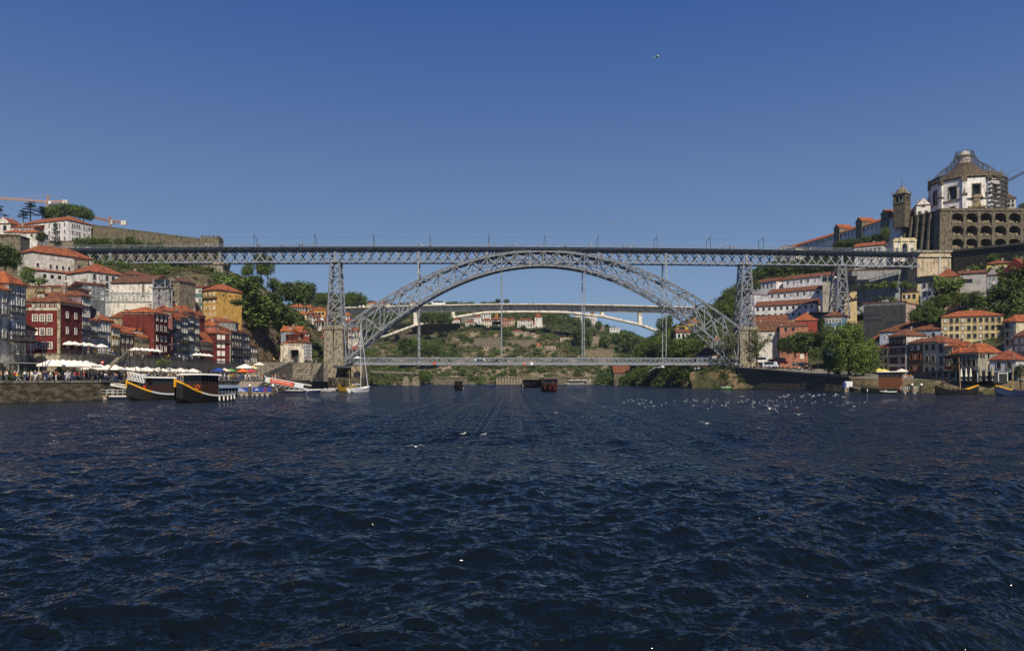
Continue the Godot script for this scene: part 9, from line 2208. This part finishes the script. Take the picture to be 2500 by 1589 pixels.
func extras() -> void:
	# big word on the waterfront store
	var a := Vector2((133.1), -219.0); var b := Vector2((131.77), -209.0)
	var u := (b - a).normalized()
	for n in get_children():
		if str(n.get_meta("label", "")).begins_with("grey waterfront store"):
			lettering("SPORT", n, Transform3D(Basis(), Vector3(a.distance_to(b) * 0.52, 7.1, 0.05)), 1.35, paint("1c2333"), 1.75)
		if str(n.get_meta("label", "")).begins_with("dark brown bar"):
			strokes(n, Transform3D(Basis(), Vector3(1.2, 3.9, 0.2)), [10, 1, 7], 7.4, 0.45, paint("b5a49c"))
	for g in PARASOLS:
		for t in g[2]: again(parasol(t[0], t[1]), Vector3(t[2], t[3], t[4]), t[5], Vector3.ONE * t[6], g[0], g[1])
	# ivy over the ruin, awnings
	for g in LAMPS:
		for t in g[2]: lamp_post(Vector3(t[0], t[1], t[2]), t[3], g[0], g[1])
	var aw := thing("shop_awning", "dark red shop awning on the beige waterfront house", "awning", Vector3(131.63, 6.26, -270.0), 0.9)
	var st := st_new()
	quad(st, Vector3(0, 0.7, 0), Vector3(6.5, 0.7, 0), Vector3(6.5, 0, 2.0), Vector3(0, 0, 2.0)); box(st, Vector3(0, -0.3, 1.95), Vector3(6.5, 0, 2.03))
	part("cloth", done(st), paint("7c2433"), aw)
	# traffic on the bridges
	vehicle("white coach crossing the concrete bridge", "coach", "bus", Vector3(-73.15, 77.58, -742.0) + Vector3(0, 0.3, 6), 0.0, "dfe2e4", 13.5, 3.4, 2.5, true)
	vehicle("white van crossing the concrete bridge", "van", "van", Vector3(-149.72, 75.11, -742.0) + Vector3(0, 0.6, 6), 0.0, "e4e4e2", 6.0, 2.5, 2.2, true)
	vehicle("dark car driving on the lower deck of the arch bridge", "car", "car", bp(-22.0, 10.6, 1.5), BYAW, "2a3038")
	vehicle("white van driving on the lower deck of the arch bridge", "van", "van", bp(-27.5, 10.6, 1.6), BYAW, "d9dcde", 5.4, 2.3, 2.0, true)
	vehicle("silver car on the lower deck near the left pylon", "car", "car", bp(-70.0, 10.6, 1.5), BYAW, "8d949a")
	vehicle("white delivery van parked on the right riverside square", "van", "van", Vector3(109.17, 10.88, -322.0), -0.4, "e6e6e4", 6.2, 2.6, 2.1, true)
	vehicle("red food truck parked on the right riverside square", "food_truck", "truck", Vector3(115.79, 10.32, -318.0), -0.4, "b8262e", 5.6, 2.7, 2.2, true)
	vehicle("blue and white minibus beside the square parapet", "minibus", "bus", Vector3(106.88, 8.57, -305.0), -0.7, "c8d4e0", 6.2, 2.5, 2.0, true)
	vehicle("grey car parked on the right riverside square", "car", "car", Vector3(116.07, 9.14, -300.0), 0.3, "5a6068")
	vehicle("dark blue car parked on the right riverside square", "car", "car", Vector3(118.01, 9.24, -298.0), 0.3, "25324c")
	# long flat canopy of the quayside cafe
	var cf := thing("cafe_canopy", "pale flat cafe canopy with slim posts on the left promenade", "canopy", Vector3(-92.31, 6.86, -131.0))
	var L := 12.5
	cf.rotation.y = 1.25
	block("roof", cf, Vector3(0, 0, -2.4), Vector3(L, 0.14, 1.2), paint("a8a59c"))
	for k in 4:
		bar("post", cf, Vector3(0.2 + k * (L - 0.4) / 3.0, -2.0, 1.0), Vector3(0.2 + k * (L - 0.4) / 3.0, 0, 1.0), 0.1, 0.1, paint("b7b3a8"))
	for k in BOARDS.size():
		var bd: Array = BOARDS[k]
		var o := thing(bd[0], bd[1], "sign", Vector3(bd[2], bd[3], bd[4]))
		bar("post", o, Vector3.ZERO, Vector3(0, bd[5], 0), 0.1, 0.1, paint("5a5c5e"))
		if bd[6] == "round":
			var rs := st_new(); lathe(rs, [[0, -0.03], [0.38, -0.03], [0.38, 0.03], [0, 0.03]], 16)
			part("disc", done(rs), paint(bd[7]), o, Transform3D(Basis(Vector3.RIGHT, PI / 2), Vector3(0, bd[5] + 0.3, 0.06)))
			block("bar", o, Vector3(-0.26, bd[5] + 0.22, 0.1), Vector3(0.26, bd[5] + 0.38, 0.13), paint("e8e6e2"))
		else:
			block("panel", o, Vector3(-0.8, bd[5] - 0.2, 0.05), Vector3(0.8, bd[5] + 1.7, 0.13), paint(bd[7]))
func fleet() -> void:
	tour_boat("black-hulled tour boat with yellow bow, brown cabin and two lifebuoys", Vector3(-54.6, 0, -131.5), -0.26, 15.0, {"hull": "12100f", "wood": "4a2c1c", "roof": "e6e6e2", "aftcover": "9fb4cc", "steer": true, "flag": true, "high": 3.7, "fenders": 5, "bow": 2.1, "beam": 4.6})
	tour_boat("second black tour boat with yellow bow moored behind the first", Vector3(-67.5, 0, -143.5), -0.75, 13.5, {"hull": "14110f", "wood": "3c2418", "roof": "d8d8d4", "steer": true, "flag": true, "high": 3.2, "bow": 1.9, "rings": false, "band": "b9bcc2"})
	tour_boat("brown wooden tour boat under way on mid river", Vector3((12.03), 0, -238), 0.08, 15.0, {"hull": "4a2216", "wood": "6a3424", "roof": "4a2018", "bowband": "4a2018", "band": "6a3020", "high": 3.0, "c0": 0.12, "c1": 0.8, "sill": 0.45, "rings": false, "beam": 5.2})
	tour_boat("dark wooden tour boat following behind the brown one", Vector3((10.24), 0, -345), 0.9, 14.0, {"hull": "241712", "wood": "3a241a", "roof": "3a2a20", "bowband": "3a241a", "band": "4a3226", "high": 2.6, "c0": 0.12, "c1": 0.8, "sill": 0.4, "rings": false})
	tour_boat("small open dark tour boat under the arch", Vector3((-19.45), 0, -269), 0.05, 9.0, {"hull": "1c1613", "wood": "3a2a1e", "roof": "1c1a1a", "bowband": "2a1c14", "band": "3c2e22", "high": 2.2, "c0": 0.25, "c1": 0.7, "sill": 0.25, "rings": false, "beam": 3.4})
	tour_boat("white flat tour boat moored at the far wall", Vector3((41.66), 0, -470), 1.5, 16.0, {"hull": "7c7c7a", "wood": "8a8680", "roof": "d4d4d0", "bowband": "b8b8b4", "band": "c4c4c0", "high": 2.0, "c0": 0.15, "c1": 0.85, "sill": 0.3, "rings": false})
	tour_boat("orange-brown wooden tour boat moored at the right bank", Vector3((108.33), 0, -214), 1.05, 13.0, {"hull": "1d2a1c", "wood": "7a4420", "roof": "d8d2c4", "bowband": "5f4a24", "band": "2c3a24", "high": 5.0, "c0": 0.36, "c1": 0.82, "sill": 0.72, "beam": 4.6})
	cargo_boat("old wooden wine boat with yellow ends and a slanting mast", Vector3((114.95), 0, -191), 1.25, 9.5, "15110f", "d6a51e", 9.5, 6)
	cargo_boat("dark blue wooden wine boat with yellow prow at the right bank", Vector3((122.28), 0, -179), -1.35, 12.0, "14284c", "d6a51e", 10.0, 4)
	cargo_boat("small yellow wooden boat moored by the white yacht", Vector3((-53.72), 0, -242), 1.2, 6.5, "a5801f", "c99a1e", 7.0, 0)
	sail_yacht("white sailing yacht with a tall mast below the left pylon", Vector3((-46.0), 0, -222), 2.7)
	small_boat("small blue and black open boat below the pale gangway", Vector3((-74.63), 0, -143), 1.9, 6.0, "16233a")
	small_boat("white motor boat speeding beyond the arch", Vector3((-11.09), 0, -385), 1.4, 5.5, "e0e2e2")
	small_boat("dark motor boat with two people beside the brown boat", Vector3((98.8), 0, -194), -1.5, 4.2, "15171a")
	small_boat("green and yellow kayak below the right rock", Vector3((87.79), 0, -303), 1.3, 4.0, "3f8a34", false)
	small_boat("dark work boat moored by the black frames", Vector3((-62.42), 0, -264), 1.3, 6.5, "1c2330")
	small_boat("dark blue excursion boat below the banner gangway", Vector3((-61.06), 0, -216), 1.5, 10.0, "1a2c58")
	small_boat("white and red excursion boat beside the black frames", Vector3((-60.8), 0, -238), 1.4, 8.0, "c9c2c0")
func people() -> void:
	for z in CROWDS: crowd(Vector3(z[0], z[1], z[2]), Vector3(z[3], z[4], z[5]), z[6], z[7], z[8], z[9], z[10], z[11])
	rng.seed = 91
	for s in DECK_PEOPLE:
		person(bp(s, deck_y(s), 3.5 + rng.randf_range(-0.5, 0.3)), rng.randf() * TAU, ["stand", "walk", "stand", "talk"][rng.randi() % 4], "on the upper deck", "people on the upper deck")
	# the rest of the throng, beyond those that can be picked out
	var body: ArrayMesh = person_mesh("stand")
	var top := stuffm("throng_tops", Color.WHITE, 0.95)
	top.vertex_color_use_as_albedo = true
	var wear := [paint("c79a7c"), top, stuffm("cloth_33456a", Color("33456a"), 0.95), paint("2a1d14"), paint("26221f")]
	for i in body.get_surface_count(): body.surface_set_material(i, wear[i])
	var mm := MultiMesh.new()
	mm.transform_format = MultiMesh.TRANSFORM_3D; mm.use_colors = true
	mm.mesh = body; mm.instance_count = 170
	for i in 170:
		var p := Vector3(rng.randf_range(-88.0, -82.0), 3.65, -rng.randf_range(134.0, 178.0)) if i < 70 else (Vector3(rng.randf_range(-84.5, -79.0), 3.65, -rng.randf_range(178.0, 240.0)) if i < 120 else Vector3(0, 3.7, -rng.randf_range(190.0, 262.0)))
		if i >= 120: p.x = 137.0 - (-p.z - 190.0) * 0.09 + rng.randf_range(-3.0, 3.0)
		mm.set_instance_transform(i, Transform3D(Basis(Vector3.UP, rng.randf() * TAU), p))
		mm.set_instance_color(i, Color(TOPS[rng.randi() % TOPS.size()][1]).srgb_to_linear())
	var o := MultiMeshInstance3D.new()
	o.name = "distant_throng"; o.multimesh = mm
	add_child(o)
	tag(o, "dense throng of people filling both waterfronts", "crowd"); o.set_meta("kind", "stuff")
func birds() -> void:
	for g in GULLS:
		for b in g[2]: gull(Vector3(b[0], b[1], b[2]), b[3], b[4], g[0], g[1], b[5], b[6])
